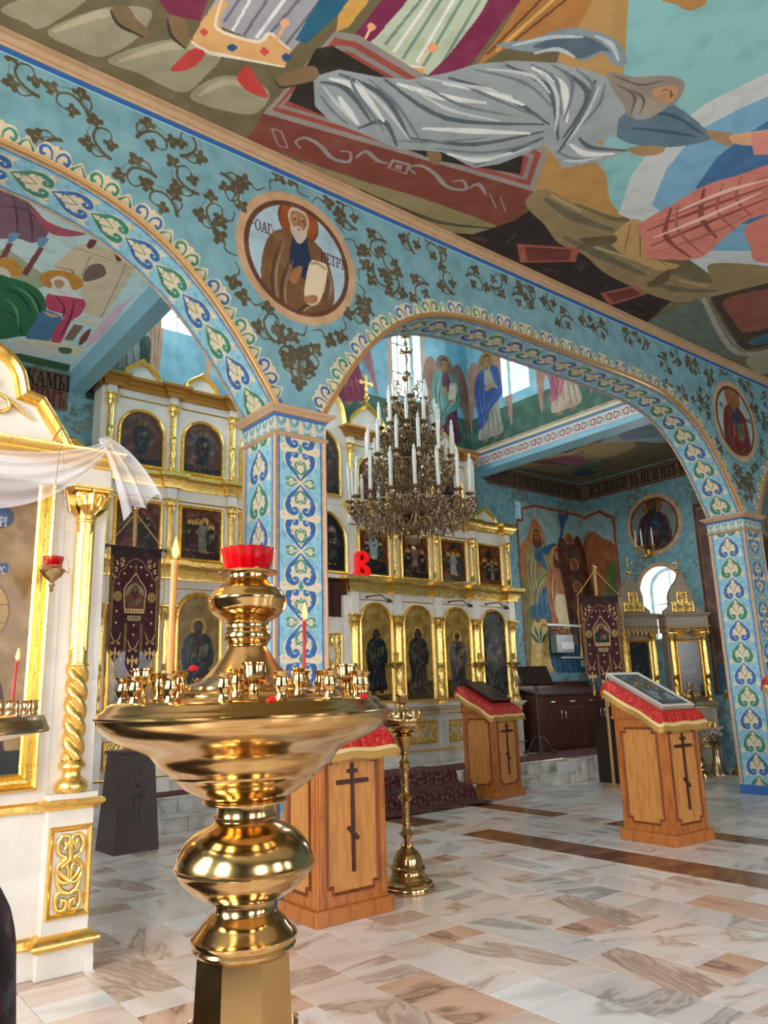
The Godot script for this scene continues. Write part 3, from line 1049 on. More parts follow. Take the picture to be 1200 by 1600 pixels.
func build_arcade() -> void:
	var w := setting("wall_arcade", "pale blue painted arcade with scrolls of brown leaves and round saints' portraits", "wall")
	var face_m := arcade_paint()
	var g := G.new()
	var x := XL
	while x < XR - 0.001:
		var nx := minf(x + 0.04, XR)
		for pr in PIERS:
			for e in [pr[0], pr[1]]:
				if x < e - 0.001 and nx > e:
					nx = e
		var y0 := under((x + nx) / 2)
		var ya := under(x)
		var yb := under(nx)
		if y0 < 3.204:
			ya = 3.204
			yb = 3.204
		else:
			ya = maxf(ya, 3.204)
			yb = maxf(yb, 3.204)
		var pts := [Vector3(x, ya, ZF), Vector3(nx, yb, ZF), Vector3(nx, 5.13, ZF), Vector3(x, 5.13, ZF)]
		var uvs := []
		for q in pts:
			uvs.append(V((q.x - 0.2) / 10.2, (5.13 - q.y) / 1.95))
		g.face(pts, Vector3(0, 0, 1), uvs)
		x = nx
	obj(g, "painted_spandrels", face_m, w)
	g = G.new()
	x = XL
	while x < XR - 0.001:
		var nx := minf(x + 0.08, XR)
		var ya := maxf(under(x), 3.204)
		var yb := maxf(under(nx), 3.204)
		g.face([Vector3(x, ya, ZB), Vector3(nx, yb, ZB), Vector3(nx, YC + 0.1, ZB), Vector3(x, YC + 0.1, ZB)], Vector3(0, 0, -1))
		x = nx
	obj(g, "aisle_face", M.sky, w)
	# soffits with their chain of hearts
	var chain := chain_tex(LEAF, ROYAL)
	var k := 0
	for a in ARCHES:
		g = G.new()
		var line := arch_line(a, 64)
		var s := 0.0
		for i in range(1, line.size()):
			var A: Vector2 = line[i - 1]
			var B: Vector2 = line[i]
			var n := s + A.distance_to(B)
			var mid := (A + B) / 2
			# the chain points up on both sides of the arch
			var va := s if mid.x < a[0] else -s
			var vb := n if mid.x < a[0] else -n
			g.face([Vector3(A.x, A.y, ZF), Vector3(B.x, B.y, ZF), Vector3(B.x, B.y, ZB), Vector3(A.x, A.y, ZB)], Vector3(a[0] - mid.x, 2.0 - mid.y, 0), [V(0, -va / 0.5), V(0, -vb / 0.5), V(1, -vb / 0.5), V(1, -va / 0.5)])
			s = n
		obj(g, "soffit", chain, w)
		g = G.new()
		g.xf = Transform3D(Basis(), Vector3(0, 0, ZF))
		var flip := line.duplicate()
		mould(g, flip, false, [V(0.0, -0.004), V(0.0, 0.02), V(-0.008, 0.028), V(-0.018, 0.02), V(-0.028, 0.026), V(-0.036, 0.016), V(-0.036, 0.0)])
		obj(g, "arch_moulding", M.gold_trim, w)
		k += 1
	# piers
	var twin := twin_tex(ROYAL, LEAF, CREAM, LIGHT_SKY, TAN)
	var scal := scallop_tex()
	for pr in PIERS:
		var x0: float = pr[0]
		var x1: float = pr[1]
		var holder := Node3D.new()
		holder.name = "pier"
		w.add_child(holder, true)
		g = G.new()
		var top := 3.01
		for q in [[x0, -1.0], [x1, 1.0]]:
			g.face([Vector3(q[0], 0, ZF), Vector3(q[0], 0, ZB), Vector3(q[0], top, ZB), Vector3(q[0], top, ZF)], Vector3(q[1], 0, 0), [V(0, -0.1), V(1, -0.1), V(1, -0.1 - top / 0.5), V(0, -0.1 - top / 0.5)])
		obj(g, "side_panel", chain, holder)
		g = G.new()
		for q in [[ZF, 1.0], [ZB, -1.0]]:
			g.face([Vector3(x0, 0, q[0]), Vector3(x1, 0, q[0]), Vector3(x1, top, q[0]), Vector3(x0, top, q[0])], Vector3(0, 0, q[1]), [V(0, 0.1), V(1, 0.1), V(1, 0.1 - top / 0.48), V(0, 0.1 - top / 0.48)])
		obj(g, "front_panel", twin, holder)
		# corner beads
		g = G.new()
		for cx in [x0, x1]:
			for cz in [ZF, ZB]:
				tube(g, [Vector3(cx, 0.1, cz), Vector3(cx, top, cz)], 0.012, 8)
		obj(g, "corner_bead", M.tan, holder)
		# capital
		g = G.new()
		var rc := [V(x0, ZF), V(x1, ZF), V(x1, ZB), V(x0, ZB)]
		band(g, x0, x1, ZB, ZF, 3.003, [V(0.0, 0.0), V(0.014, 0.006), V(0.024, 0.02), V(0.014, 0.034), V(0.008, 0.036)])
		band(g, x0, x1, ZB, ZF, 3.16, [V(0.008, 0.0), V(0.03, 0.006), V(0.036, 0.02), V(0.055, 0.03), V(0.066, 0.045), V(0.066, 0.052), V(0.0, 0.053)])
		obj(g, "capital_moulding", M.tan, holder)
		g = G.new()
		band(g, x0, x1, ZB, ZF, 3.14, [V(0.009, 0.0), V(0.012, 0.004), V(0.012, 0.02), V(0.009, 0.021)])
		obj(g, "capital_line", M.royal, holder)
		g = G.new()
		band_uv(g, x0 - 0.008, x1 + 0.008, ZB - 0.008, ZF + 0.008, 3.037, 3.161, 0.1)
		obj(g, "capital_frieze", scal, holder)
		g = G.new()
		bx(g, x0 - 0.015, x1 + 0.015, 0.0, 0.1, ZB - 0.015, ZF + 0.015, 0.004)
		obj(g, "plinth", M.royal, holder)
	# cornice under the nave ceiling
	g = G.new()
	g.xf = Transform3D(Basis(), Vector3(0, 0, ZF))
	mould(g, [V(XR, 5.1), V(XL, 5.1)], false, [V(0.0, 0.0), V(0.0, 0.012), V(0.014, 0.022), V(0.028, 0.016), V(0.034, 0.028), V(0.05, 0.044), V(0.066, 0.044), V(0.07, 0.034), V(0.075, 0.05), V(0.095, 0.05), V(0.095, 0.0)])
	obj(g, "cornice", M.tan, w)
	g = G.new()
	bx(g, XL, XR, 5.063, 5.1, ZF, ZF + 0.006)
	obj(g, "cornice_line", M.royal, w)
	g = G.new()
	bx(g, XL, XR, 5.055, 5.063, ZF, ZF + 0.003)
	obj(g, "pale_line", M.pale_line, w)
	# lettering beside the left portrait
	var lt := M.text_red as Material
	text("lettering", "·ОАГ·", 0.115, 0.002, lt, w, Transform3D(Basis(), Vector3(2.45, 4.56, ZF + 0.002)), true, false, 0.62)
	text("lettering", "ПЕТРЪ", 0.115, 0.002, lt, w, Transform3D(Basis(), Vector3(3.06, 4.5, ZF + 0.002)), true, false, 0.62)
	text("lettering", "ОАГ", 0.08, 0.002, lt, w, Transform3D(Basis(), Vector3(8.81, 4.56, ZF + 0.002)), true, false, 0.6)
	text("lettering", "АПОЛОСЪ", 0.07, 0.002, lt, w, Transform3D(Basis(), Vector3(9.43, 4.47, ZF + 0.002)), true, false, 0.5)


# a moulding that goes round a rectangle in plan; the profile is (outward, up)
func band(g: G, x0: float, x1: float, z0: float, z1: float, y: float, prof: Array) -> void:
	var keep := g.xf
	var up := []
	for q in prof:
		up.append(V(q.x, q.y))
	# plan x, -z becomes the moulding's xy plane, its z becomes up
	g.xf = keep * Transform3D(Basis(Vector3(1, 0, 0), Vector3(0, 0, -1), Vector3(0, 1, 0)), Vector3(0, y, 0))
	mould(g, [V(x0, -z1), V(x1, -z1), V(x1, -z0), V(x0, -z0)], true, up)
	g.xf = keep


func band_uv(g: G, x0: float, x1: float, z0: float, z1: float, y0: float, y1: float, period: float) -> void:
	for q in [[x0, x1, z1, Vector3(0, 0, 1)], [x0, x1, z0, Vector3(0, 0, -1)]]:
		var n: float = round((x1 - x0) / period)
		g.face([Vector3(q[0], y0, q[2]), Vector3(q[1], y0, q[2]), Vector3(q[1], y1, q[2]), Vector3(q[0], y1, q[2])], q[3], [V(0, 1), V(n, 1), V(n, 0), V(0, 0)])
	for q in [[x0, Vector3(-1, 0, 0)], [x1, Vector3(1, 0, 0)]]:
		var n: float = round((z1 - z0) / period)
		g.face([Vector3(q[0], y0, z0), Vector3(q[0], y0, z1), Vector3(q[0], y1, z1), Vector3(q[0], y1, z0)], q[1], [V(0, 1), V(n, 1), V(n, 0), V(0, 0)])

# a wall slab in its own plane: u along x, up along y, its face at z 0 and its back at -thick; openings are [u0, u1, sill, spring, arched]
func wall_slab(g: G, u0: float, u1: float, y0: float, y1: float, thick: float, holes: Array) -> void:
	var cuts := holes.duplicate()
	cuts.sort_custom(func(a, b): return a[0] < b[0])
	var u := u0
	for h in cuts:
		if h[0] > u:
			bx(g, u, h[0], y0, y1, -thick, 0)
		bx(g, h[0], h[1], y0, h[2], -thick, 0)
		var mid: float = (h[0] + h[1]) / 2
		if h[4]:
			var r: float = (h[1] - h[0]) / 2
			for side in [[h[0], mid, PI, PI / 2], [mid, h[1], PI / 2, 0.0]]:
				var poly := arc2(V(mid, h[3]), r, r, side[2], side[3], 10)
				poly.append(V(side[1], y1))
				poly.append(V(side[0], y1))
				extrude(g, poly, -thick, 0)
		else:
			bx(g, h[0], h[1], h[3], y1, -thick, 0)
		u = h[1]
	if u < u1:
		bx(g, u, u1, y0, y1, -thick, 0)


var window_count := 0

# a glazed opening: frame, glazing bars, panes, and the daylight that comes in through it
func window(at: Transform3D, w: float, h: float, arch: bool, label: String, energy: float, bars := Vector2(2, 3), depth := -0.24, tint := Color(1.0, 0.98, 0.95)) -> void:
	window_count += 1
	var root := Node3D.new()
	root.name = "window_%d" % window_count
	add_child(root)
	root.transform = at
	root.set_meta("kind", "structure")
	root.set_meta("label", label)
	root.set_meta("category", "window")
	var out := arched(w, h) if arch else [V(-w / 2, 0), V(w / 2, 0), V(w / 2, h), V(-w / 2, h)]
	var g := G.new()
	g.xf = Transform3D(Basis(), Vector3(0, 0, depth))
	mould(g, out, true, [V(0.0, -0.03), V(0.0, 0.03), V(-0.05, 0.03), V(-0.05, -0.03)])
	obj(g, "window_frame", M.white, root)
	for i in range(1, int(bars.x)):
		g = G.new()
		var x := -w / 2 + w * i / bars.x
		bx(g, x - 0.018, x + 0.018, 0.02, h - 0.04, depth - 0.02, depth + 0.02)
		obj(g, "glazing_bar", M.white, root)
	for i in range(1, int(bars.y)):
		g = G.new()
		var y := h * i / bars.y
		bx(g, -w / 2 + 0.03, w / 2 - 0.03, y - 0.018, y + 0.018, depth - 0.02, depth + 0.02)
		obj(g, "glazing_bar", M.white, root)
	g = G.new()
	extrude(g, out, depth - 0.004, depth + 0.004)
	obj(g, "pane", M.glass, root)
	var l := AreaLight3D.new()
	l.name = "daylight_%d" % window_count
	l.area_size = Vector2(w * 0.96, h * 0.96)
	l.light_color = tint
	l.light_energy = energy
	l.light_size = 0.5
	l.shadow_enabled = true
	add_child(l)
	# an area light shines along its own -z: into the room
	l.transform = at * Transform3D(Basis(Vector3.UP, PI), Vector3(0, h / 2, depth - 0.06))


func slab(called: String, g: G, m: Material, label: String, cat: String) -> MeshInstance3D:
	var o := obj(g, called, m)
	o.set_meta("kind", "structure")
	o.set_meta("label", label)
	o.set_meta("category", cat)
	return o


func build_shell() -> void:
	# east wall behind the iconostasis, up into the lantern
	var g := G.new()
	g.xf = Transform3D(Basis(), Vector3(0, 0, ZW))
	var east := [[3.34, 3.92, 5.72, 6.85, true], [5.19, 5.77, 5.72, 6.85, true], [7.02, 7.6, 5.68, 6.85, true]]
	wall_slab(g, XL, XR, -0.2, 7.5, 0.35, east)
	slab("wall_east", g, M.sky_scroll, "blue east wall with faint leaf scrolls behind the iconostasis", "wall")
	for h in east:
		window(Transform3D(Basis(), Vector3((h[0] + h[1]) / 2, h[2], ZW)), h[1] - h[0], h[3] - h[2] + 0.29, true, ["round-headed window high on the east wall behind the left arch", "middle round-headed window high on the east wall of the lantern", "tall round-headed window behind the top of the chandelier"][east.find(h)], 26.0 * DAY)
	# right wall; its own x runs along +z
	g = G.new()
	var rb := Basis(Vector3(0, 0, 1), Vector3.UP, Vector3(-1, 0, 0))
	g.xf = Transform3D(rb, Vector3(XR, 0, 0))
	var right := [[-7.46, -6.72, 1.95, 2.76, true]]
	wall_slab(g, ZW - 0.35, ZN, -0.2, 5.3, 0.4, right)
	slab("wall_right", g, M.sky_scroll, "blue right wall with faint leaf scrolls and painted panels", "wall")
	window(Transform3D(rb, Vector3(XR, 1.95, -7.09)), 0.74, 1.18, true, "arched window in the right wall above the small shrines", 22.0 * DAY, Vector2(2, 2), -0.33)
	g = G.new()
	g.xf = Transform3D(rb, Vector3(XR, 0, 0))
	var rim := [V(-7.46, 1.95)]
	rim.append_array(arc2(V(-7.09, 2.76), 0.37, 0.37, PI, 0, 24))
	rim.append(V(-6.72, 1.95))
	mould(g, rim, false, [V(0.0, 0.0), V(0.0, 0.006), V(-0.075, 0.006), V(-0.075, 0.0)])
	slab("trim_1", g, M.tan, "tan painted band around the arched window in the right wall", "trim")
	# left wall with windows that light the nave and the aisle
	g = G.new()
	var lb := Basis(Vector3(0, 0, -1), Vector3.UP, Vector3(1, 0, 0))
	g.xf = Transform3D(lb, Vector3(XL, 0, 0))
	var left := [[5.2, 6.3, 1.4, 3.4, true], [6.9, 8.0, 1.4, 3.4, true], [1.6, 3.0, 1.4, 3.6, true], [-1.4, 0.0, 1.4, 3.6, true]]
	wall_slab(g, -ZN, -ZW + 0.35, -0.2, 5.3, 0.4, left)
	slab("wall_left", g, M.sky_scroll, "blue left wall of the nave with tall arched windows", "wall")
	for h in left:
		window(Transform3D(lb, Vector3(XL, h[2], -(h[0] + h[1]) / 2)), h[1] - h[0], h[3] - h[2] + (h[1] - h[0]) / 2, true, "tall arched window in the left wall, %s" % ["in the aisle by the arcade", "in the aisle by the iconostasis", "in the nave near the arcade", "in the nave beside the viewer"][left.find(h)], (6.0 if h[0] > 4.0 else 105.0) * DAY, Vector2(2, 4), -0.3)
	# west wall behind the viewer
	g = G.new()
	var wb := Basis(Vector3(-1, 0, 0), Vector3.UP, Vector3(0, 0, -1))
	g.xf = Transform3D(wb, Vector3(0, 0, ZN))
	var west := [[-8.2, -6.8, 1.4, 3.4, true], [-4.8, -3.4, 1.4, 3.4, true], [-1.2, 0.2, 1.4, 3.4, true]]
	wall_slab(g, -XR - 0.4, -XL + 0.4, -0.2, 5.3, 0.4, west)
	slab("wall_west", g, M.west_dark, "unseen west wall behind the viewer, darkened for reflections, with three arched windows", "wall")
	for h in west:
		window(Transform3D(wb, Vector3(-(h[0] + h[1]) / 2, h[2], ZN)), h[1] - h[0], h[3] - h[2] + 0.7, true, "arched window in the west wall, %s" % ["opposite the right pier", "in the middle", "nearest the left wall"][west.find(h)], 40.0 * DAY, Vector2(2, 4), -0.3)
	# ceilings
	g = G.new()
	bx(g, XL - 0.2, XR + 0.2, YC + 0.002, YC + 0.2, ZF - 0.02, ZN + 0.2)
	var c := slab("ceiling", g, M.plaster, "nave ceiling painted with a large fresco of robed figures", "ceiling")
	g = G.new()
	g.face([Vector3(0.0, YC, ZF), Vector3(XR, YC, ZF), Vector3(XR, YC, 0.2), Vector3(0.0, YC, 0.2)], Vector3(0, -1, 0), [V(0, 0), V(1, 0), V(1, 1), V(0, 1)])
	obj(g, "fresco", nave_fresco(), c)
	g = G.new()
	bx(g, XL - 0.2, BL - 0.02, YA + 0.002, YA + 0.2, ZW - 0.1, ZB + 0.02)
	c = slab("ceiling_left_aisle", g, M.plaster, "aisle ceiling behind the left arch painted with two haloed figures and a town", "ceiling")
	g = G.new()
	g.face([Vector3(0.0, YA, ZW), Vector3(BL - 0.02, YA, ZW), Vector3(BL - 0.02, YA, ZB), Vector3(0.0, YA, ZB)], Vector3(0, -1, 0), [V(0, 0), V(1, 0), V(1, 1), V(0, 1)])
	obj(g, "fresco", left_fresco(), c)
	g = G.new()
	bx(g, BR + 0.28, XR + 0.1, YA + 0.002, YA + 0.2, ZW - 0.1, ZB + 0.02)
	c = slab("ceiling_right_aisle", g, M.plaster, "aisle ceiling behind the right arch painted with brown rocks and reclining figures", "ceiling")
	g = G.new()
	g.face([Vector3(BR + 0.28, YA, ZW), Vector3(XR, YA, ZW), Vector3(XR, YA, ZB), Vector3(BR + 0.28, YA, ZB)], Vector3(0, -1, 0), [V(0, 0), V(1, 0), V(1, 1), V(0, 1)])
	obj(g, "fresco", right_fresco(), c)
	# lantern over the middle bay
	g = G.new()
	bx(g, BL - 0.4, BR + 0.6, 7.5, 7.7, ZW - 0.35, ZB + 0.3)
	slab("ceiling_lantern", g, M.sky, "plain blue ceiling high above the chandelier", "ceiling")
	g = G.new()
	g.xf = Transform3D(Basis(Vector3(0, 0, 1), Vector3.UP, Vector3(-1, 0, 0)), Vector3(BR, 0, 0))
	var side := [[-7.75, -7.2, 5.72, 6.75, true], [-5.85, -5.3, 5.72, 6.75, true]]
	wall_slab(g, ZW, ZB, 4.92, 7.5, 0.28, side)
	slab("wall_lantern_right", g, M.sky, "right wall of the lantern painted with standing angels over a green band", "wall")
	for h in side:
		window(Transform3D(rb, Vector3(BR, h[2], (h[0] + h[1]) / 2)), 0.55, 1.3, true, "slanting-lit window in the lantern's right wall, %s" % ["beside the blue-robed angel", "nearest the arcade"][side.find(h)], 16.0 * DAY, Vector2(1, 2), -0.2)
	g = G.new()
	g.xf = Transform3D(lb, Vector3(2.475, 0, 0))
	wall_slab(g, -ZB, -ZW, 4.92, 7.5, 0.19, [[5.3, 5.85, 5.72, 6.75, true], [7.2, 7.75, 5.72, 6.75, true]])
	slab("wall_lantern_left", g, M.sky, "left wall of the lantern above the blue beam", "wall")
	for z in [-5.575, -7.475]:
		window(Transform3D(lb, Vector3(2.475, 5.72, z)), 0.55, 1.3, true, "window in the lantern's left wall, %s" % ("nearest the arcade" if z > -6.0 else "nearest the iconostasis"), 22.0 * DAY, Vector2(1, 2), -0.12)
	g = G.new()
	bx(g, BL, BR + 0.28, YC + 0.1, 7.5, ZB, ZF + 0.2)
	slab("wall_lantern_front", g, M.sky, "front wall of the lantern above the arcade", "wall")
	# beams
	g = G.new()
	bx(g, BL - 0.03, 2.475, 4.65, 4.95, ZW, ZB, 0.006)
	slab("trim_2", g, M.beam_sky, "plain light blue beam crossing the aisle ceiling behind the left arch", "beam")
	g = G.new()
	bx(g, BR, BR + 0.3, 4.65, 4.925, ZW, ZB, 0.006)
	var bm := slab("trim_3", g, M.beam_sky, "light blue beam with a red and white border of hearts", "beam")
	g = G.new()
	var red := twin_tex(Color(0.55, 0.07, 0.14), Color(0.3, 0.5, 0.42), Color(0.84, 0.8, 0.78), Color(0.8, 0.76, 0.76), Color(0, 0, 0, 0))
	var n := (ZB - ZW) / 0.27
	g.face([Vector3(BR - 0.003, 4.735, ZW), Vector3(BR - 0.003, 4.735, ZB), Vector3(BR - 0.003, 4.905, ZB), Vector3(BR - 0.003, 4.905, ZW)], Vector3(-1, 0, 0), [V(0, 0), V(0, n), V(1, n), V(1, 0)])
	obj(g, "heart_border", red, bm)
	g = G.new()
	bx(g, BR - 0.012, BR, 4.945, 4.99, ZW, ZB, 0.004)
	obj(g, "cream_moulding", M.cream, bm)
	g = G.new()
	bx(g, BR - 0.006, BR, 4.912, 4.93, ZW, ZB)
	obj(g, "blue_line", M.royal, bm)
	# paint on the lantern's walls
	g = G.new()
	var lw := [[2.48, 3.34], [3.92, 5.19], [5.77, 7.02], [7.6, BR]]
	var pm := lantern_paint()
	for q in lw:
		lunette(g, q[0], q[1], 4.6, 7.5, ZW + 0.003, 1.0, 2.48, BR - 2.48, 7.5, 2.9)
	for q in east:
		lunette(g, q[0], q[1], 4.6, q[2], ZW + 0.003, 1.0, 2.48, BR - 2.48, 7.5, 2.9)
	slab("trim_4", g, pm, "painting of standing angels on the lantern's east wall", "fresco")
	g = G.new()
	var sm := lantern_side_paint()
	for q in [[ZW, -7.75, 5.0, 7.5], [-7.75, -7.2, 5.0, 5.72], [-7.2, -5.85, 5.0, 7.5], [-5.85, -5.3, 5.0, 5.72], [-5.3, ZB, 5.0, 7.5]]:
		var pts := [Vector3(BR - 0.003, q[2], q[0]), Vector3(BR - 0.003, q[2], q[1]), Vector3(BR - 0.003, q[3], q[1]), Vector3(BR - 0.003, q[3], q[0])]
		var uv := []
		for a in pts:
			uv.append(V((a.z - ZW) / (ZB - ZW), (7.5 - a.y) / 2.5))
		g.face(pts, Vector3(-1, 0, 0), uv)
	slab("trim_5", g, sm, "painting of angels above a green band on the lantern's right wall", "fresco")


func build_floor() -> void:
	var f := setting("floor", "floor of polished pink, white and grey marble tiles with brown bands", "floor")
	var g := G.new()
	bx(g, XL, XR, -0.2, -0.006, ZW, ZN)
	obj(g, "grout_bed", M.grout, f)
	var tones := [
		[Color(0.9, 0.85, 0.82), Color(0.7, 0.6, 0.53), 1], [Color(0.89, 0.82, 0.78), Color(0.63, 0.52, 0.45), 2], [Color(0.91, 0.9, 0.89), Color(0.66, 0.63, 0.61), 3],
		[Color(0.87, 0.79, 0.73), Color(0.6, 0.49, 0.42), 4], [Color(0.82, 0.66, 0.56), Color(0.45, 0.35, 0.3), 5], [Color(0.83, 0.8, 0.78), Color(0.56, 0.53, 0.51), 6],
		[Color(0.5, 0.33, 0.23), Color(0.24, 0.15, 0.11), 7], [Color(0.84, 0.83, 0.81), Color(0.66, 0.64, 0.62), 8]]
	var mats := []
	for q in tones:
		var base: Color = q[0]
		var vein: Color = q[1]
		var t := noise_tex(0.0045, [[0.0, base.lerp(vein, 0.35)], [0.3, base], [0.5, base.lightened(0.12)], [0.62, base.lerp(vein, 0.12)], [0.7, base.lerp(vein, 0.75)], [0.75, base.lerp(vein, 0.2)], [0.85, base.lerp(vein, 0.6)], [1.0, base.lerp(vein, 0.3)]], 46.0, false, 512, 60 + int(q[2]), 5)
		var m := mat(Color.WHITE, 0.2, 0.0, t)
		m.texture_repeat = true
		m.roughness_texture = noise_tex(0.02, [[0.0, Color(0.7, 0.7, 0.7)], [1.0, Color(1, 1, 1)]], 0.0, false, 256, 90)
		m.roughness = 0.26
		mats.append(m)
	# each tile: where, how large, which stone
	var list := []
	var r := RandomNumberGenerator.new()
	r.seed = 8
	var pitch := 0.3035
	var shift := [-1, 0, 0, 1, 2, 1, 3, 2, 0, 1, 3, 0, 2, 1, 3, 2]
	var col := -12
	var x := 2.262 - 12 * pitch
	while x < 5.0:
		var w := minf(pitch, 5.03 - x)
		var z: float = -3.22 - 0.2033 * shift[posmod(col, 16)] + 0.813 * 9
		while z > ZW:
			for len in [0.2033, 0.6097]:
				var a: float = maxf(z - len, ZW)
				var pick: int = [0, 1, 0, 3, 2, 4, 5, 1, 0, 3][r.randi() % 10]
				list.append([x, x + w, a, z, pick])
				z -= len
				if z <= ZW:
					break
		x += pitch
		col += 1
	for bnd in [[5.03, 5.4, 6], [6.28, 6.56, 6]]:
		var z := ZN
		while z > ZW:
			var len := 0.61
			list.append([bnd[0], bnd[1], maxf(z - len, ZW), z, 6 if r.randf() < 0.8 else 3])
			z -= len
	for reg in [[5.4, 6.28, 3, 0.44], [6.56, XR, 12, 0.44]]:
		for k in reg[2]:
			var w: float = (reg[1] - reg[0]) / reg[2]
			var z: float = ZN - 0.22 * (k % 2)
			while z > ZW:
				list.append([reg[0] + k * w, reg[0] + (k + 1) * w, maxf(z - reg[3], ZW), z, [7, 2, 7, 5, 7, 0][r.randi() % 6] if x < 9.0 else 7])
				z -= reg[3]
	# the tiles that show largest are pieces of their own
	var cam := Vector3(0, 1.27, 0)
	var fwd := Vector3(0.6065, 0.226, -0.7623)
	var shown := []
	var rest := []
	for q in list:
		var c := Vector3((q[0] + q[1]) / 2, 0, (q[2] + q[3]) / 2)
		var d: Vector3 = c - cam
		var depth := d.dot(fwd)
		var side := d.dot(Vector3(0.7865, -0.03, 0.6169))
		if depth > 1.6 and absf(side) < depth * 0.56 and c.z < -1.2 and c.z > -7.6:
			shown.append([(q[1] - q[0]) * (q[3] - q[2]) / pow(depth, 3), q])
		else:
			rest.append(q)
	shown.sort_custom(func(a, b): return a[0] > b[0])
	var cache := {}
	var gap := 0.0032
	for i in shown.size():
		var q: Array = shown[i][1]
		if i >= 298:
			rest.append(q)
			continue
		var key := "%.3f %.3f %d" % [q[1] - q[0], q[3] - q[2], r.randi() % 4]
		if not cache.has(key):
			var tg := G.new()
			tile(tg, q[1] - q[0] - gap, q[3] - q[2] - gap, r)
			cache[key] = tg.mesh()
		put(cache[key], "tile", mats[q[4]], f, Transform3D(Basis(), Vector3((q[0] + q[1]) / 2, r.randf_range(-0.0004, 0.0004), (q[2] + q[3]) / 2)))
	var groups := {}
	for q in rest:
		if not groups.has(q[4]):
			groups[q[4]] = G.new()
		var gg: G = groups[q[4]]
		gg.xf = Transform3D(Basis(), Vector3((q[0] + q[1]) / 2, 0, (q[2] + q[3]) / 2))
		tile(gg, q[1] - q[0] - gap, q[3] - q[2] - gap, r)
	for k in groups:
		var o := obj(groups[k], "further_tiles", mats[k], f)
		o.set_meta("kind", "stuff")


func tile(g: G, w: float, l: float, r: RandomNumberGenerator) -> void:
	var b := 0.0006
	var hx := w / 2
	var hz := l / 2
	var off := V(r.randf(), r.randf())
	var turn := r.randf_range(-0.5, 0.5) + (PI / 2 if r.randf() < 0.4 else 0.0)
	var uv := func(p: Vector3) -> Vector2: return off + V(p.x, p.z).rotated(turn) * V(0.28, 1.1)
	var top := [Vector3(-hx + b, 0, -hz + b), Vector3(hx - b, 0, -hz + b), Vector3(hx - b, 0, hz - b), Vector3(-hx + b, 0, hz - b)]
	var low := [Vector3(-hx, -b, -hz), Vector3(hx, -b, -hz), Vector3(hx, -b, hz), Vector3(-hx, -b, hz)]
	var bot := []
	for p in low:
		bot.append(Vector3(p.x, -0.01, p.z))
	g.face(top, Vector3.UP, top.map(uv))
	for i in 4:
		var j := (i + 1) % 4
		var o: Vector3 = low[i] + low[j]
		g.face([top[i], top[j], low[j], low[i]], Vector3(o.x, 0.5, o.z), [uv.call(top[i]), uv.call(top[j]), uv.call(low[j]), uv.call(low[i])])
		g.face([low[i], low[j], bot[j], bot[i]], Vector3(o.x, 0, o.z), [uv.call(low[i]), uv.call(low[j]), uv.call(low[j]), uv.call(low[i])])


func lantern_paint() -> StandardMaterial3D:
	var p := Paint.new(BR - 2.48, 2.9, 150.0, LIGHT_SKY.darkened(0.06), V(2.48, 7.5))
	p.rect(5.77, 4.6, 3.0, 0.96, Color(0.2, 0.36, 0.3))
	p.rect(2.48, 4.6, 0.8, 0.96, Color(0.14, 0.24, 0.2))
	for x in [3.25, 3.97, 5.13, 5.83, 6.96, 7.66]:
		p.rect(x - 0.035, 4.6, 0.07, 2.9, TAN)
	p.rect(5.77, 5.0, 3.0, 0.05, TAN)
	figure(p, V(8.12, 5.06), 1.5, {"robe": Color(0.35, 0.1, 0.22), "cloak": Color(0.34, 0.52, 0.48), "wings": Color(0.5, 0.36, 0.3), "halo": Color(0.45, 0.38, 0.3), "beard": false, "skin": Color(0.6, 0.42, 0.3), "hands": "scroll"})
	figure(p, V(6.3, 5.35), 1.5, {"robe": Color(0.5, 0.14, 0.26), "cloak": Color(0.2, 0.5, 0.38), "wings": Color(0.62, 0.4, 0.42), "halo": Color(0.7, 0.5, 0.2), "beard": false, "hands": "scroll", "lean": 0.25})
	figure(p, V(2.85, 4.9), 1.5, {"robe": Color(0.5, 0.5, 0.5), "cloak": Color(0.4, 0.16, 0.16), "wings": Color(0.6, 0.5, 0.4), "halo": Color(0.7, 0.5, 0.2), "beard": false})
	return painted(p)


func lantern_side_paint() -> StandardMaterial3D:
	var p := Paint.new(ZB - ZW, 2.5, 150.0, LIGHT_SKY, V(ZW, 7.5))
	p.rect(ZW, 5.0, ZB - ZW, 0.56, Color(0.2, 0.36, 0.3))
	p.rect(ZW, 5.0, ZB - ZW, 0.03, TAN)
	for q in [[-8.06, Color(0.62, 0.6, 0.55), Color(0.2, 0.32, 0.58)], [-6.55, Color(0.66, 0.58, 0.5), Color(0.62, 0.3, 0.4)], [-4.95, Color(0.6, 0.55, 0.5), Color(0.3, 0.5, 0.4)]]:
		figure(p, V(q[0], 5.1), 1.5, {"robe": q[1], "cloak": q[2], "wings": Color(0.64, 0.48, 0.4), "halo": Color(0.62, 0.48, 0.25), "beard": false, "hair": Color(0.35, 0.22, 0.12), "hands": "none"})
	return painted(p)

# ---------------------------------------------------------------- icons

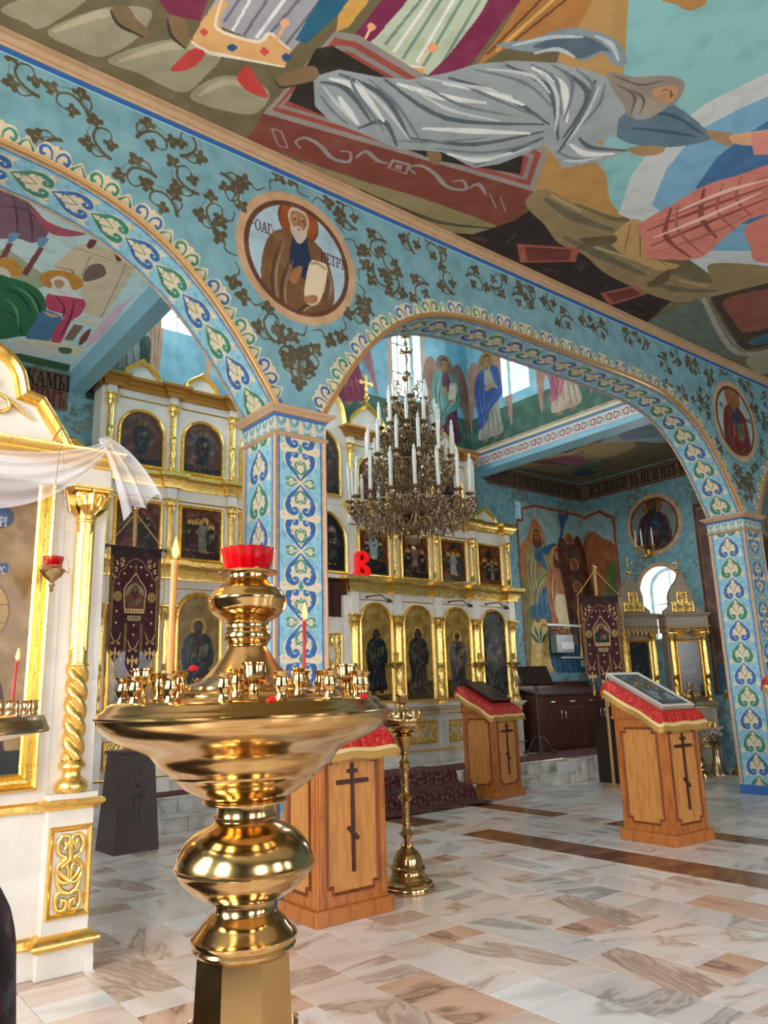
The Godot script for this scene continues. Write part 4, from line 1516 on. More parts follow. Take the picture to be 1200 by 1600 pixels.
# a picture of the given size for an icon: a ground, one or more figures
func icon_paint(w: float, h: float, ground: Color, figs: Array, extra := "", grainy := 0.3) -> StandardMaterial3D:
	var p := Paint.new(1.0, h / w, 150.0 if h / w < 1.5 else 128.0, ground, V(-0.5, h / w))
	var hh := h / w
	if ground.r > 0.45:
		p.outline([V(-0.47, 0.03), V(0.47, 0.03), V(0.47, hh - 0.03), V(-0.47, hh - 0.03)], 0.012, ground.darkened(0.3))
	match extra:
		"earth":
			p.fill(curve([V(-0.5, 0), V(-0.5, 0.16), V(-0.2, 0.2), V(0.1, 0.13), V(0.5, 0.18), V(0.5, 0)], 4, true), ground.darkened(0.6))
		"step":
			p.rect(-0.5, 0, 1.0, 0.5, ground.darkened(0.55))
		"crucifix":
			p.rect(-0.04, 0.15, 0.08, hh - 0.25, Color(0.1, 0.06, 0.05))
			p.rect(-0.26, hh - 0.32, 0.52, 0.07, Color(0.1, 0.06, 0.05))
			p.rect(-0.5, 0, 1.0, 0.16, ground.darkened(0.6))
		"cross":
			p.rect(-0.03, 0.3, 0.06, hh - 0.38, Color(0.06, 0.04, 0.04))
			p.rect(-0.2, hh - 0.34, 0.4, 0.06, Color(0.06, 0.04, 0.04))
			p.rect(-0.11, hh - 0.2, 0.22, 0.05, Color(0.06, 0.04, 0.04))
		"mandorla":
			p.disc(V(0, hh * 0.62), 0.2, 0.34, Color(0.42, 0.5, 0.52))
			p.fill(curve([V(-0.5, 0), V(-0.42, 0.3), V(-0.15, 0.42), V(0.1, 0.4), V(0.4, 0.3), V(0.5, 0)], 4, true), Color(0.1, 0.06, 0.05))
		"cave":
			p.fill(curve([V(-0.4, 0.08), V(-0.42, 0.5), V(-0.25, 0.82), V(0.05, 0.7), V(0.2, 0.92), V(0.4, 0.6), V(0.38, 0.1)], 4, true), Color(0.12, 0.07, 0.06))
			p.fill(curve([V(-0.38, 0.1), V(-0.3, 0.4), V(-0.05, 0.6), V(0.02, 0.3), V(0.05, 0.1)], 4, true), Color(0.3, 0.05, 0.06))
		"tree":
			p.fill(curve([V(-0.14, hh - 0.1), V(0.0, hh - 0.04), V(0.16, hh - 0.1), V(0.05, hh - 0.2), V(-0.08, hh - 0.19)], 4, true), Color(0.05, 0.13, 0.1))
			p.rect(-0.5, 0, 1.0, 0.2, Color(0.3, 0.22, 0.16))
	for f in figs:
		figure(p, f.at, f.size, f)
	if extra == "painted_shine":  # grey strokes paint glass reflections into the icon
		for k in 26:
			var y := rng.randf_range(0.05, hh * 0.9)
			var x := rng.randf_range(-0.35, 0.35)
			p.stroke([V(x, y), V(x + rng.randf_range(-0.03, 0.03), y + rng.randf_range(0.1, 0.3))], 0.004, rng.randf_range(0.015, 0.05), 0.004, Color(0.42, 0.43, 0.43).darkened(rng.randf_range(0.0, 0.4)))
	var m := painted(p, 0.22, grainy)
	m.texture_repeat = false
	return m


# a framed picture hung in the iconostasis; its own origin is the middle of its lower edge
func icon(parent: Node, at: Vector3, w: float, h: float, arch: bool, picture: Material, frame_m: Material, label: String, frame_w := 0.045, depth := 0.04) -> MeshInstance3D:
	var iw := w - frame_w * 2
	var ih := h - frame_w * 2
	var out := arched(iw, ih) if arch else [V(-iw / 2, 0), V(iw / 2, 0), V(iw / 2, ih), V(-iw / 2, ih)]
	var g := G.new()
	var pp := PackedVector2Array(out)
	var tri := Geometry2D.triangulate_polygon(pp)
	var base := g.v.size()
	for q in pp:
		g.vert(Vector3(q.x, q.y + frame_w, 0.008), Vector3(0, 0, 1), V(q.x / iw + 0.5, 1.0 - q.y / ih))
	for i in range(0, tri.size(), 3):
		g.tri(base + tri[i], base + tri[i + 1], base + tri[i + 2])
	var o := put(g.mesh(), "icon", picture, parent, Transform3D(Basis(), at))
	o.set_meta("label", label)
	g = G.new()
	g.xf = Transform3D(Basis(), Vector3(0, frame_w, 0))
	mould(g, out, true, [V(0, 0.0), V(0.0, depth * 0.55), V(frame_w * 0.14, depth * 0.8), V(frame_w * 0.3, depth * 0.6), V(frame_w * 0.4, depth * 0.85), V(frame_w * 0.62, depth), V(frame_w * 0.85, depth * 0.75), V(frame_w, depth * 0.2), V(frame_w, 0.0)])
	obj(g, "frame", frame_m, o)
	return o


# ---------------------------------------------------------------- columns

# a gilded column: base, twisted lower shaft, fluted upper shaft, leafy capital
func gilt_column(parent: Node, at: Vector3, h: float, r: float, twist_part: float, fine := false) -> MeshInstance3D:
	var cap := r * 4.2
	var bas := r * 2.4
	var g := G.new()
	var y0 := bas
	var y1 := bas + (h - bas - cap) * twist_part
	var y2 := h - cap
	if twist_part > 0.02:
		twisted(g, y0, y1, r * 1.05, 2, (y1 - y0) / (r * 5.2), 40 if fine else 22, 24 if fine else 12)
		lathe(g, [V(r * 1.0, y1 - 0.002), V(r * 1.28, y1 + r * 0.05), V(r * 1.3, y1 + r * 0.18), V(r * 1.05, y1 + r * 0.25)], 20 if fine else 12)
	fluted(g, y1 if twist_part > 0.02 else y0, y2, r, 10 if fine else 8)
	var o := put(g.mesh(), "column", M.gold, parent, Transform3D(Basis(), at))
	g = G.new()
	lathe(g, [V(0.0, 0.0), V(r * 1.9, 0.0), V(r * 2.05, r * 0.3), V(r * 1.95, r * 0.75), V(r * 1.45, r * 1.05), V(r * 1.3, r * 1.3), V(r * 1.55, r * 1.5), V(r * 1.6, r * 1.8), V(r * 1.3, r * 2.05), V(r * 1.05, bas)], 24 if fine else 12)
	obj(g, "column_base", M.gold, o)
	capital(o, Vector3(0, y2, 0), r, cap, fine)
	return o


func twisted(g: G, y0: float, y1: float, r: float, lobes: int, turns: float, nv: int, nu: int) -> void:
	surf(g, nu, nv, func(u: float, v: float) -> Vector3:
		var th := u * TAU
		var ph := th + v * turns * TAU / lobes
		var k := 0.76 + 0.34 * absf(sin(ph * lobes * 0.5))
		return Vector3(cos(th) * r * k, lerpf(y0, y1, v), -sin(th) * r * k))


func fluted(g: G, y0: float, y1: float, r: float, flutes: int) -> void:
	var n := flutes * 6
	var d := (y1 - y0)
	surf(g, n, 6, func(u: float, v: float) -> Vector3:
		var th := u * TAU
		var ends: float = 0.0 if (v < 0.05 or v > 0.95) else 1.0
		var k := 1.0 - 0.16 * ends * pow(absf(cos(th * flutes * 0.5)), 6.0)
		return Vector3(cos(th) * r * k, y0 + d * (v if v > 0.02 else 0.0), -sin(th) * r * k))


func capital(parent: Node, at: Vector3, r: float, h: float, fine: bool) -> void:
	var g := G.new()
	lathe(g, [V(r, 0), V(r * 1.3, h * 0.03), V(r * 1.3, h * 0.08), V(r * 1.02, h * 0.12), V(r * 1.1, h * 0.3), V(r * 1.5, h * 0.75), V(r * 1.7, h * 0.86)], 20 if fine else 12)
	var k := 8
	for i in k:
		var a := TAU * i / k
		for row in (2 if fine else 1):
			var aa := a + (PI / k if row == 1 else 0.0)
			var d := Vector3(cos(aa), 0, sin(aa))
			var s := Vector3(-sin(aa), 0, cos(aa))
			var b := h * (0.1 + 0.3 * row)
			var top := h * (0.52 + 0.3 * row)
			var w := r * 0.55
			var m := (b + top) / 2
			var q := [d * r * 1.08 + Vector3(0, b, 0), d * r * (1.3 + 0.2 * row) + Vector3(0, m, 0), d * r * (1.95 + 0.25 * row) + Vector3(0, top, 0), d * r * (2.1 + 0.25 * row) + Vector3(0, top - h * 0.08, 0)]
			for sd in [-1.0, 1.0]:
				for e in 3:
					var wa: float = [0.3, 1.0, 0.75, 0.1][e]
					var wb: float = [0.3, 1.0, 0.75, 0.1][e + 1]
					g.face([q[e] + d * r * 0.1, q[e + 1] + d * r * 0.1, q[e + 1] + s * sd * w * wb, q[e] + s * sd * w * wa], d)
	box(g, Vector3(0, h * 0.93, 0), Vector3(r * 4.3, h * 0.14, r * 4.3), r * 0.15)
	for sx in [-1.0, 1.0]:
		for sz in [-1.0, 1.0]:
			lathe(g, [V(0.0, -r * 0.3), V(r * 0.42, -r * 0.1), V(r * 0.45, r * 0.15), V(0, r * 0.4)], 8, Vector3(sx * r * 1.65, h * 0.72, sz * r * 1.65))
	put(g.mesh(), "capital", M.gold, parent, Transform3D(Basis(), at))


# pierced gilded scrollwork inside a rectangle
func carving(parent: Node, at: Transform3D, w: float, h: float, rad: float, cells: int) -> void:
	var g := G.new()
	var cw := w / cells
	for i in cells:
		var cx := -w / 2 + cw * (i + 0.5)
		for s in [-1.0, 1.0]:
			for v in [-1.0, 1.0]:
				var c := [Vector3(cx, 0, rad), Vector3(cx + s * cw * 0.22, v * h * 0.14, rad * 1.3), Vector3(cx + s * cw * 0.44, v * h * 0.34, rad), Vector3(cx + s * cw * 0.24, v * h * 0.46, rad), Vector3(cx + s * cw * 0.1, v * h * 0.33, rad * 1.5), Vector3(cx + s * cw * 0.2, v * h * 0.25, rad)]
				tube(g, curve(c, 4), rad, 5)
		lathe(g, [V(0, -rad * 1.6), V(rad * 1.8, 0), V(0, rad * 1.6)], 8, Vector3(cx, 0, rad * 1.2))
		tube(g, [Vector3(cx, -h * 0.46, rad), Vector3(cx, h * 0.46, rad)], rad * 0.7, 5)
	for e in [[Vector3(-w / 2, -h / 2, rad), Vector3(w / 2, -h / 2, rad)], [Vector3(-w / 2, h / 2, rad), Vector3(w / 2, h / 2, rad)], [Vector3(-w / 2, -h / 2, rad), Vector3(-w / 2, h / 2, rad)], [Vector3(w / 2, -h / 2, rad), Vector3(w / 2, h / 2, rad)]]:
		tube(g, e, rad * 0.9, 5)
	put(g.mesh(), "carved_ornament", M.gold, parent, at)


# ---------------------------------------------------------------- the iconostasis

const PIL := [1.93, 2.67, 3.4, 4.165, 4.92, 5.95, 6.68, 7.43, 8.17, 8.95]
const ZI := -8.2

# a cornice along x that breaks forward over the columns
func cornice(g: G, x0: float, x1: float, y0: float, y1: float, z: float, out: float, breaks: Array) -> void:
	var path := [V(x0, -ZW)]
	path.append(V(x0, -z))
	for b in breaks:
		var w := 0.075
		path.append(V(maxf(x0, b - w), -z))
		path.append(V(maxf(x0, b - w), -z - 0.06))
		path.append(V(minf(x1, b + w), -z - 0.06))
		path.append(V(minf(x1, b + w), -z))
	path.append(V(x1, -z))
	path.append(V(x1, -ZW))
	var clean := []
	for q in path:
		if clean.is_empty() or clean[-1].distance_to(q) > 0.0005:
			clean.append(q)
	var h := y1 - y0
	var keep := g.xf
	g.xf = Transform3D(Basis(Vector3(1, 0, 0), Vector3(0, 0, -1), Vector3(0, 1, 0)), Vector3(0, y0, 0))
	mould(g, clean, false, [V(0, 0), V(out * 0.25, 0.0), V(out * 0.25, h * 0.12), V(out * 0.4, h * 0.3), V(out * 0.42, h * 0.36), V(out * 0.55, h * 0.38), V(out * 0.62, h * 0.55), V(out * 0.9, h * 0.72), V(out, h * 0.75), V(out, h), V(-0.02, h + 0.001)])
	g.xf = keep


func build_iconostasis() -> void:
	var t := thing("iconostasis", "white and gilded icon screen of three tiers standing on the marble platform", "icon screen", Vector3.ZERO)
	var g := G.new()
	# body: tiers of white boards; the doorway stays open
	for q in [[PIL[0] - 0.1, PIL[4] + 0.06], [PIL[5] - 0.06, PIL[9] + 0.1]]:
		bx(g, q[0], q[1], 0.3, 2.72, ZW + 0.03, ZI, 0.004)
	bx(g, PIL[0] - 0.1, PIL[9] + 0.1, 2.72, 3.7, ZW + 0.03, ZI, 0.004)
	bx(g, PIL[1] - 0.1, PIL[8] + 0.1, 3.7, 4.8, ZW + 0.03, ZI, 0.004)
	obj(g, "body", M.white, t)
	# plinth pedestals and mouldings
	for x in PIL:
		g = G.new()
		bx(g, x - 0.07, x + 0.07, 0.3, 1.0, ZI - 0.01, ZI + 0.07, 0.006)
		obj(g, "pedestal", M.white, t)
		g = G.new()
		bx(g, x - 0.065, x + 0.065, 2.26, 2.55, ZI - 0.01, ZI + 0.06, 0.005)
		obj(g, "column_block", M.white, t)
	for q in [[PIL[0] - 0.12, PIL[4] + 0.08, PIL.slice(0, 5)], [PIL[5] - 0.08, PIL[9] + 0.12, PIL.slice(5)]]:
		g = G.new()
		cornice(g, q[0], q[1], 1.0, 1.06, ZI, 0.06, q[2])
		obj(g, "shelf_moulding", M.white, t)
		g = G.new()
		cornice(g, q[0], q[1], 0.985, 1.003, ZI, 0.05, q[2])
		obj(g, "shelf_line", M.gold, t)
		g = G.new()
		cornice(g, q[0], q[1], 0.93, 0.945, ZI, 0.02, q[2])
		obj(g, "dado_line", M.gold, t)
		g = G.new()
		cornice(g, q[0], q[1], 0.45, 0.48, ZI, 0.03, q[2])
		obj(g, "base_moulding", M.gold, t)
		g = G.new()
		cornice(g, q[0], q[1], 2.45, 2.462, ZI, 0.012, [])
		obj(g, "frieze_line", M.gold_dark, t)
		g = G.new()
		cornice(g, q[0], q[1], 2.55, 2.75, ZI, 0.12, q[2])
		obj(g, "cornice", M.gold, t)
	# lower carved panels
	for i in 9:
		if i == 4:
			continue
		var cx: float = (PIL[i] + PIL[i + 1]) / 2
		g = G.new()
		g.xf = Transform3D(Basis(), Vector3(cx, 0.7, ZI))
		mould(g, [V(-0.28, -0.15), V(0.28, -0.15), V(0.28, 0.15), V(-0.28, 0.15)], true, round_prof(-0.018, 0.018, 0.016, 4))
		var pn := obj(g, "carved_panel", M.gold, t)
		carving(pn, Transform3D(Basis(), Vector3(cx, 0.7, ZI)), 0.5, 0.24, 0.011, 4)
	# columns of the tiers
	for x in PIL:
		gilt_column(t, Vector3(x, 1.06, ZI + 0.02), 1.2, 0.043, 0.42)
	for i in PIL.size():
		if i == 4 or i == 5:
			continue
		gilt_column(t, Vector3(PIL[i], 2.75, ZI + 0.02), 0.72, 0.034, 0.0)
	for i in range(1, 9):
		gilt_column(t, Vector3(PIL[i], 3.76, ZI + 0.02), 0.84, 0.034, 0.55)
	for i in PIL.size():
		g = G.new()
		bx(g, PIL[i] - 0.055, PIL[i] + 0.055, 3.47, 3.6, ZI - 0.01, ZI + 0.06, 0.005)
		obj(g, "column_block", M.white, t)
		if i > 0 and i < 9:
			g = G.new()
			bx(g, PIL[i] - 0.05, PIL[i] + 0.05, 4.6, 4.7, ZI - 0.01, ZI + 0.06, 0.005)
			obj(g, "column_block", M.white, t)
	g = G.new()
	cornice(g, PIL[0] - 0.12, PIL[4] + 0.04, 3.6, 3.76, ZI, 0.1, PIL.slice(0, 5))
	obj(g, "cornice", M.gold, t)
	g = G.new()
	cornice(g, PIL[5] - 0.04, PIL[9] + 0.12, 3.6, 3.76, ZI, 0.1, PIL.slice(5))
	obj(g, "cornice", M.gold, t)
	g = G.new()
	cornice(g, PIL[1] - 0.12, PIL[4] + 0.06, 4.69, 4.83, ZI, 0.1, PIL.slice(1, 5))
	obj(g, "cornice", M.gold_matte, t)
	g = G.new()
	cornice(g, PIL[5] - 0.06, PIL[8] + 0.12, 4.69, 4.83, ZI, 0.1, PIL.slice(5, 9))
	obj(g, "cornice", M.gold_matte, t)
	g = G.new()
	for q in [[PIL[1], PIL[4]], [PIL[5], PIL[8]]]:
		cornice(g, q[0], q[1], 4.585, 4.6, ZI, 0.014, [])
		cornice(g, q[0], q[1], 3.455, 3.47, ZI, 0.014, [])
	obj(g, "frieze_line", M.gold_dark, t)
	# ogee gables on top
	var gables := [[(PIL[1] + PIL[2]) / 2, 0.46, 0.3, 4.83, 0.05], [(PIL[2] + PIL[3]) / 2, 0.46, 0.3, 4.83, 0.05], [(PIL[3] + PIL[4]) / 2, 0.62, 0.46, 4.83, 0.06], [(PIL[4] + PIL[5]) / 2, 1.0, 0.95, 4.72, 0.07], [(PIL[5] + PIL[6]) / 2, 0.64, 0.47, 4.83, 0.06], [(PIL[6] + PIL[7]) / 2, 0.46, 0.3, 4.83, 0.05], [(PIL[7] + PIL[8]) / 2, 0.46, 0.3, 4.83, 0.05], [(PIL[8] + PIL[9]) / 2 + 0.02, 0.5, 0.28, 3.76, 0.05], [(PIL[0] + PIL[1]) / 2, 0.5, 0.28, 3.76, 0.05]]
	for i in gables.size():
		var q: Array = gables[i]
		g = G.new()
		g.xf = Transform3D(Basis(), Vector3(q[0], q[3], ZI - 0.06))
		var o := ogee(q[1], q[2])
		extrude(g, o, -0.03, 0.0)
		var gb := obj(g, "gable", M.white, t)
		g = G.new()
		g.xf = Transform3D(Basis(), Vector3(q[0], q[3], ZI - 0.06))
		var fw: float = q[4]
		var line := o.slice(1)
		line.append(o[0])
		mould(g, line, false, [V(-fw, 0.0), V(-fw, 0.02), V(-fw * 0.75, 0.035), V(-fw * 0.5, 0.022), V(-fw * 0.25, 0.04), V(0.0, 0.03), V(0.006, 0.0), V(0.006, -0.03)])
		obj(g, "gilt_edge", M.gold, gb)
		if i == 2 or i == 4:
			g = G.new()
			var c := Vector3(q[0], q[3] + q[2], ZI - 0.07)
			lathe(g, [V(0.0, -0.01), V(0.03, 0.0), V(0.022, 0.03), V(0.05, 0.06), V(0.05, 0.075), V(0.02, 0.1), V(0.026, 0.13), V(0.014, 0.16), V(0.014, 0.2)], 12, c)
			var cr := []
			for k in 4:
				var a := k * PI / 2
				for e in [[-0.018, 0.03], [-0.018, 0.07], [-0.036, 0.085], [-0.03, 0.11], [0.0, 0.13], [0.03, 0.11], [0.036, 0.085], [0.018, 0.07], [0.018, 0.03]]:
					cr.append(V(e[0], e[1]).rotated(-a) if true else V(0, 0))
			# outline goes round clockwise arm by arm
			g.xf = Transform3D(Basis(), c + Vector3(0, 0.3, 0))
			extrude(g, cr, -0.012, 0.012)
			obj(g, "gable_cross", M.gold, gb)
			g = G.new()
			g.xf = Transform3D(Basis(Vector3(1, 0, 0), Vector3(0, 0, -1), Vector3(0, 1, 0)), Vector3(q[0], q[3] + 0.1, ZI - 0.06))
			lathe(g, [V(0.11, 0.0), V(0.115, 0.02), V(0.1, 0.03), V(0.088, 0.02), V(0.085, 0.0)], 24)
			obj(g, "roundel_frame", M.gold, gb)
			g = G.new()
			g.xf = Transform3D(Basis(Vector3(1, 0, 0), Vector3(0, 0, -1), Vector3(0, 1, 0)), Vector3(q[0], q[3] + 0.1, ZI - 0.06))
			lathe(g, [V(0.088, 0.004), V(0.0, 0.006)], 24)
			obj(g, "roundel", M.roundel, gb)
	# icons
	var gold := Color(0.56, 0.43, 0.17)
	var brown := Color(0.3, 0.14, 0.07)
	var low := [
		["dim icon of a saint in dark robes on gold", {"robe": Color(0.14, 0.07, 0.06), "cloak": Color(0.08, 0.08, 0.08), "skin": SKIN_DARK, "halo": Color(0.6, 0.46, 0.2), "at": V(0, 0.1), "size": 1.9}],
		["icon of a bearded saint in green on gold", {"robe": Color(0.1, 0.14, 0.1), "cloak": Color(0.15, 0.06, 0.05), "skin": SKIN_DARK, "at": V(0, 0.1), "size": 1.9}],
		["icon of a winged saint in red on gold", {"robe": Color(0.2, 0.06, 0.06), "cloak": Color(0.1, 0.12, 0.14), "skin": SKIN_DARK, "at": V(0, 0.1), "size": 1.9}],
		["tall icon of a standing figure in black robes on gold", {"robe": Color(0.05, 0.03, 0.04), "cloak": Color(0.02, 0.035, 0.035), "skin": Color(0.3, 0.17, 0.1), "hair": Color(0.05, 0.03, 0.02), "halo": Color(0.6, 0.47, 0.2), "long": true, "at": V(0, 0.14), "size": 1.85, "hands": "none"}],
		[],
		["icon of a figure in black holding a green book on gold", {"robe": Color(0.03, 0.03, 0.035), "cloak": Color(0.02, 0.03, 0.04), "skin": Color(0.26, 0.15, 0.09), "halo": Color(0.62, 0.5, 0.24), "book": Color(0.12, 0.18, 0.12), "long": true, "at": V(0.02, 0.2), "size": 1.75}],
		["icon of a hooded figure in a long brown robe on gold", {"robe": Color(0.22, 0.14, 0.08), "cloak": Color(0.13, 0.08, 0.05), "skin": Color(0.28, 0.16, 0.09), "hair": Color(0.1, 0.05, 0.04), "long": true, "beard": false, "hands": "none", "at": V(0, 0.18), "size": 1.8}],
		["icon of a white-bearded bishop in grey robes on gold", {"robe": Color(0.16, 0.15, 0.15), "cloak": Color(0.3, 0.27, 0.25), "skin": Color(0.24, 0.14, 0.09), "hair": Color(0.3, 0.28, 0.26), "at": V(0, 0.22), "size": 1.68}],
		["dark silvery icon with painted reflections", {"robe": Color(0.16, 0.17, 0.17), "cloak": Color(0.24, 0.25, 0.25), "skin": Color(0.28, 0.28, 0.27), "hair": Color(0.2, 0.2, 0.2), "halo": Color(0.28, 0.29, 0.29), "at": V(0, 0.1), "size": 1.8}]]
	for i in 9:
		if i == 4:
			continue
		var cx: float = (PIL[i] + PIL[i + 1]) / 2
		var gr := gold if i != 8 else Color(0.13, 0.14, 0.14)
		icon(t, Vector3(cx, 1.1, ZI), 0.58, 1.33, true, icon_paint(0.49, 1.24, gr, [low[i][1]], "painted_shine" if i == 8 else ("step" if i == 6 or i == 7 else "earth")), M.gold, low[i][0])
	var dk := Color(0.07, 0.05, 0.05)
	var mid := [
		["icon of a seated figure on brown ground", [{"robe": dk, "cloak": Color(0.2, 0.1, 0.08), "at": V(0, 0.15), "size": 0.9}], "earth"],
		["square icon of a birth in a dark cave", [{"robe": Color(0.3, 0.05, 0.06), "cloak": Color(0.24, 0.03, 0.05), "skin": SKIN, "at": V(-0.12, 0.2), "size": 0.62, "beard": false}, {"robe": Color(0.2, 0.16, 0.08), "cloak": Color(0.25, 0.2, 0.08), "at": V(-0.2, 0.5), "size": 0.55}, {"robe": dk, "cloak": dk, "at": V(0.22, 0.4), "size": 0.5, "halo": Color(0, 0, 0, 0)}], "cave"],
		["square icon of haloed figures in a row with a child in white", [{"robe": Color(0.06, 0.09, 0.1), "cloak": dk, "at": V(-0.26, 0.2), "size": 0.75}, {"robe": Color(0.24, 0.04, 0.05), "cloak": Color(0.2, 0.03, 0.05), "at": V(-0.08, 0.18), "size": 0.8, "beard": false}, {"robe": Color(0.4, 0.36, 0.32), "cloak": Color(0.42, 0.38, 0.33), "at": V(0.1, 0.16), "size": 0.86}, {"robe": dk, "cloak": Color(0.1, 0.1, 0.1), "at": V(0.28, 0.18), "size": 0.68}], "earth"],
		["square icon of a meeting on brown ground", [{"robe": dk, "cloak": Color(0.24, 0.08, 0.06), "at": V(-0.15, 0.2), "size": 0.8}, {"robe": Color(0.2, 0.2, 0.2), "cloak": dk, "at": V(0.18, 0.2), "size": 0.8}], "earth"],
		[],
		["square icon of a figure in white within a pale oval", [{"robe": Color(0.62, 0.64, 0.6), "cloak": Color(0.56, 0.6, 0.58), "skin": SKIN_DARK, "halo": Color(0.5, 0.55, 0.55), "at": V(0, 0.42), "size": 0.66}, {"robe": Color(0.14, 0.14, 0.16), "cloak": dk, "at": V(-0.24, 0.42), "size": 0.5}, {"robe": dk, "cloak": Color(0.16, 0.14, 0.13), "at": V(0.26, 0.42), "size": 0.5}], "mandorla"],
		["square icon of a figure on a cross between two mourners", [{"robe": Color(0.45, 0.36, 0.28), "cloak": Color(0.4, 0.3, 0.22), "at": V(0, 0.32), "size": 0.62, "hands": "raised"}, {"robe": dk, "cloak": Color(0.05, 0.04, 0.05), "at": V(-0.28, 0.16), "size": 0.68}, {"robe": dk, "cloak": Color(0.1, 0.05, 0.05), "at": V(0.28, 0.16), "size": 0.66}], "crucifix"],
		["square icon of three seated angels in red, white and green", [{"robe": Color(0.32, 0.07, 0.09), "cloak": Color(0.08, 0.22, 0.18), "at": V(-0.2, 0.2), "size": 0.68, "beard": false, "hands": "none"}, {"robe": Color(0.08, 0.24, 0.2), "cloak": Color(0.1, 0.14, 0.2), "at": V(0.2, 0.2), "size": 0.68, "beard": false, "hands": "none"}, {"robe": Color(0.6, 0.55, 0.46), "cloak": Color(0.55, 0.52, 0.46), "at": V(0, 0.16), "size": 0.76, "beard": false, "hands": "none"}], "tree"],
		["square icon of a black cross among haloed figures", [{"robe": Color(0.22, 0.1, 0.06), "cloak": Color(0.2, 0.14, 0.08), "at": V(-0.22, 0.14), "size": 0.66}, {"robe": Color(0.45, 0.42, 0.38), "cloak": Color(0.4, 0.38, 0.34), "at": V(0.12, 0.14), "size": 0.62}, {"robe": dk, "cloak": Color(0.14, 0.06, 0.05), "at": V(0.3, 0.12), "size": 0.62}, {"robe": Color(0.1, 0.04, 0.04), "cloak": dk, "at": V(-0.05, 0.12), "size": 0.56}], "cross"]]
	for i in 9:
		if i == 4:
			continue
		var cx: float = (PIL[i] + PIL[i + 1]) / 2
		icon(t, Vector3(cx, 2.77, ZI), 0.56, 0.66, false, icon_paint(0.48, 0.58, brown if i < 4 else Color(0.34, 0.15, 0.05), mid[i][1], mid[i][2]), M.gold, mid[i][0], 0.04)
	var up := [[], ["arched icon of a stooping saint in dark robes on brown", Color(0.09, 0.1, 0.12), Color(0.13, 0.09, 0.06), false], ["arched icon of a winged figure in black and red on brown", Color(0.05, 0.06, 0.06), Color(0.16, 0.04, 0.04), true], ["arched icon half hidden by the left pier", Color(0.1, 0.1, 0.1), Color(0.14, 0.1, 0.07), false], [], ["arched icon behind the chandelier's left candles", Color(0.12, 0.1, 0.1), Color(0.08, 0.1, 0.12), false], ["arched icon behind the chandelier's middle", Color(0.1, 0.06, 0.05), Color(0.1, 0.12, 0.1), true], ["arched icon behind the chandelier's right candles", Color(0.08, 0.1, 0.1), Color(0.15, 0.08, 0.06), false]]
	for i in range(1, 8):
		if i == 4:
			continue
		var f := {"robe": up[i][1], "cloak": up[i][2], "skin": SKIN_DARK.lightened(0.1), "halo": Color(0.5, 0.36, 0.16), "at": V(0.0, 0.2), "size": 0.92}
		if up[i][3]:
			f.wings = Color(0.26, 0.25, 0.24)
		var cx: float = (PIL[i] + PIL[i + 1]) / 2
		icon(t, Vector3(cx, 3.79, ZI), 0.56, 0.7, true, icon_paint(0.47, 0.61, Color(0.3, 0.15, 0.09), [f], "earth"), M.gold, up[i][0])
	# the middle: doors under a red veil, the supper above, the enthroned figure on top
	var mx: float = (PIL[4] + PIL[5]) / 2
	icon(t, Vector3(mx, 2.77, ZI + 0.01), 0.86, 0.86, true, icon_paint(0.77, 0.77, Color(0.07, 0.04, 0.05), [{"robe": Color(0.1, 0.1, 0.1), "cloak": Color(0.14, 0.12, 0.11), "at": V(-0.22, 0.1), "size": 0.66, "halo": Color(0.4, 0.38, 0.34)}, {"robe": Color(0.14, 0.06, 0.06), "cloak": Color(0.08, 0.08, 0.1), "at": V(0.02, 0.14), "size": 0.7, "halo": Color(0.5, 0.46, 0.4)}, {"robe": Color(0.08, 0.1, 0.08), "cloak": Color(0.1, 0.08, 0.08), "at": V(0.25, 0.1), "size": 0.66, "halo": Color(0.4, 0.38, 0.34)}], ""), M.gold, "large dark arched icon above the doors")
	icon(t, Vector3(mx, 3.8, ZI + 0.01), 0.7, 0.95, true, icon_paint(0.61, 0.86, Color(0.24, 0.14, 0.1), [{"robe": Color(0.12, 0.1, 0.11), "cloak": Color(0.08, 0.1, 0.12), "skin": SKIN_DARK, "at": V(0, 0.15), "size": 1.15}], "earth"), M.gold, "arched icon in the middle of the top tier")
	g = G.new()
	surf(g, 28, 6, func(u: float, v: float) -> Vector3: return Vector3(lerpf(PIL[4] + 0.08, PIL[5] - 0.08, u), lerpf(2.68, 2.22, v), ZI - 0.05 + 0.018 * sin(u * 46.0) * (0.3 + v)), 0.004)
	obj(g, "veil", M.velvet_red, t)
	for s in [-1.0, 1.0]:
		g = G.new()
		var dx: float = mx + s * 0.215
		g.xf = Transform3D(Basis(), Vector3(dx, 0.34, ZI - 0.07))
		extrude(g, arched(0.42, 2.0), -0.02, 0.0)
		var door := obj(g, "royal_door", M.white, t)
		carving(door, Transform3D(Basis(), Vector3(dx, 1.75, ZI - 0.065)), 0.3, 0.5, 0.014, 2)
		carving(door, Transform3D(Basis(), Vector3(dx, 1.15, ZI - 0.065)), 0.3, 0.5, 0.014, 2)
		carving(door, Transform3D(Basis(), Vector3(dx, 0.6, ZI - 0.065)), 0.3, 0.4, 0.014, 2)
	g = G.new()
	bx(g, PIL[4] + 0.06, PIL[5] - 0.06, 0.3, 2.72, ZW + 0.02, ZW + 0.1)
	obj(g, "door_backing", M.velvet, t)
	for x in [PIL[4] + 0.1, PIL[5] - 0.1]:
		g = G.new()
		bx(g, x - 0.04, x + 0.04, 0.3, 2.5, ZI - 0.12, ZI + 0.01, 0.005)
		obj(g, "door_post", M.white, t)
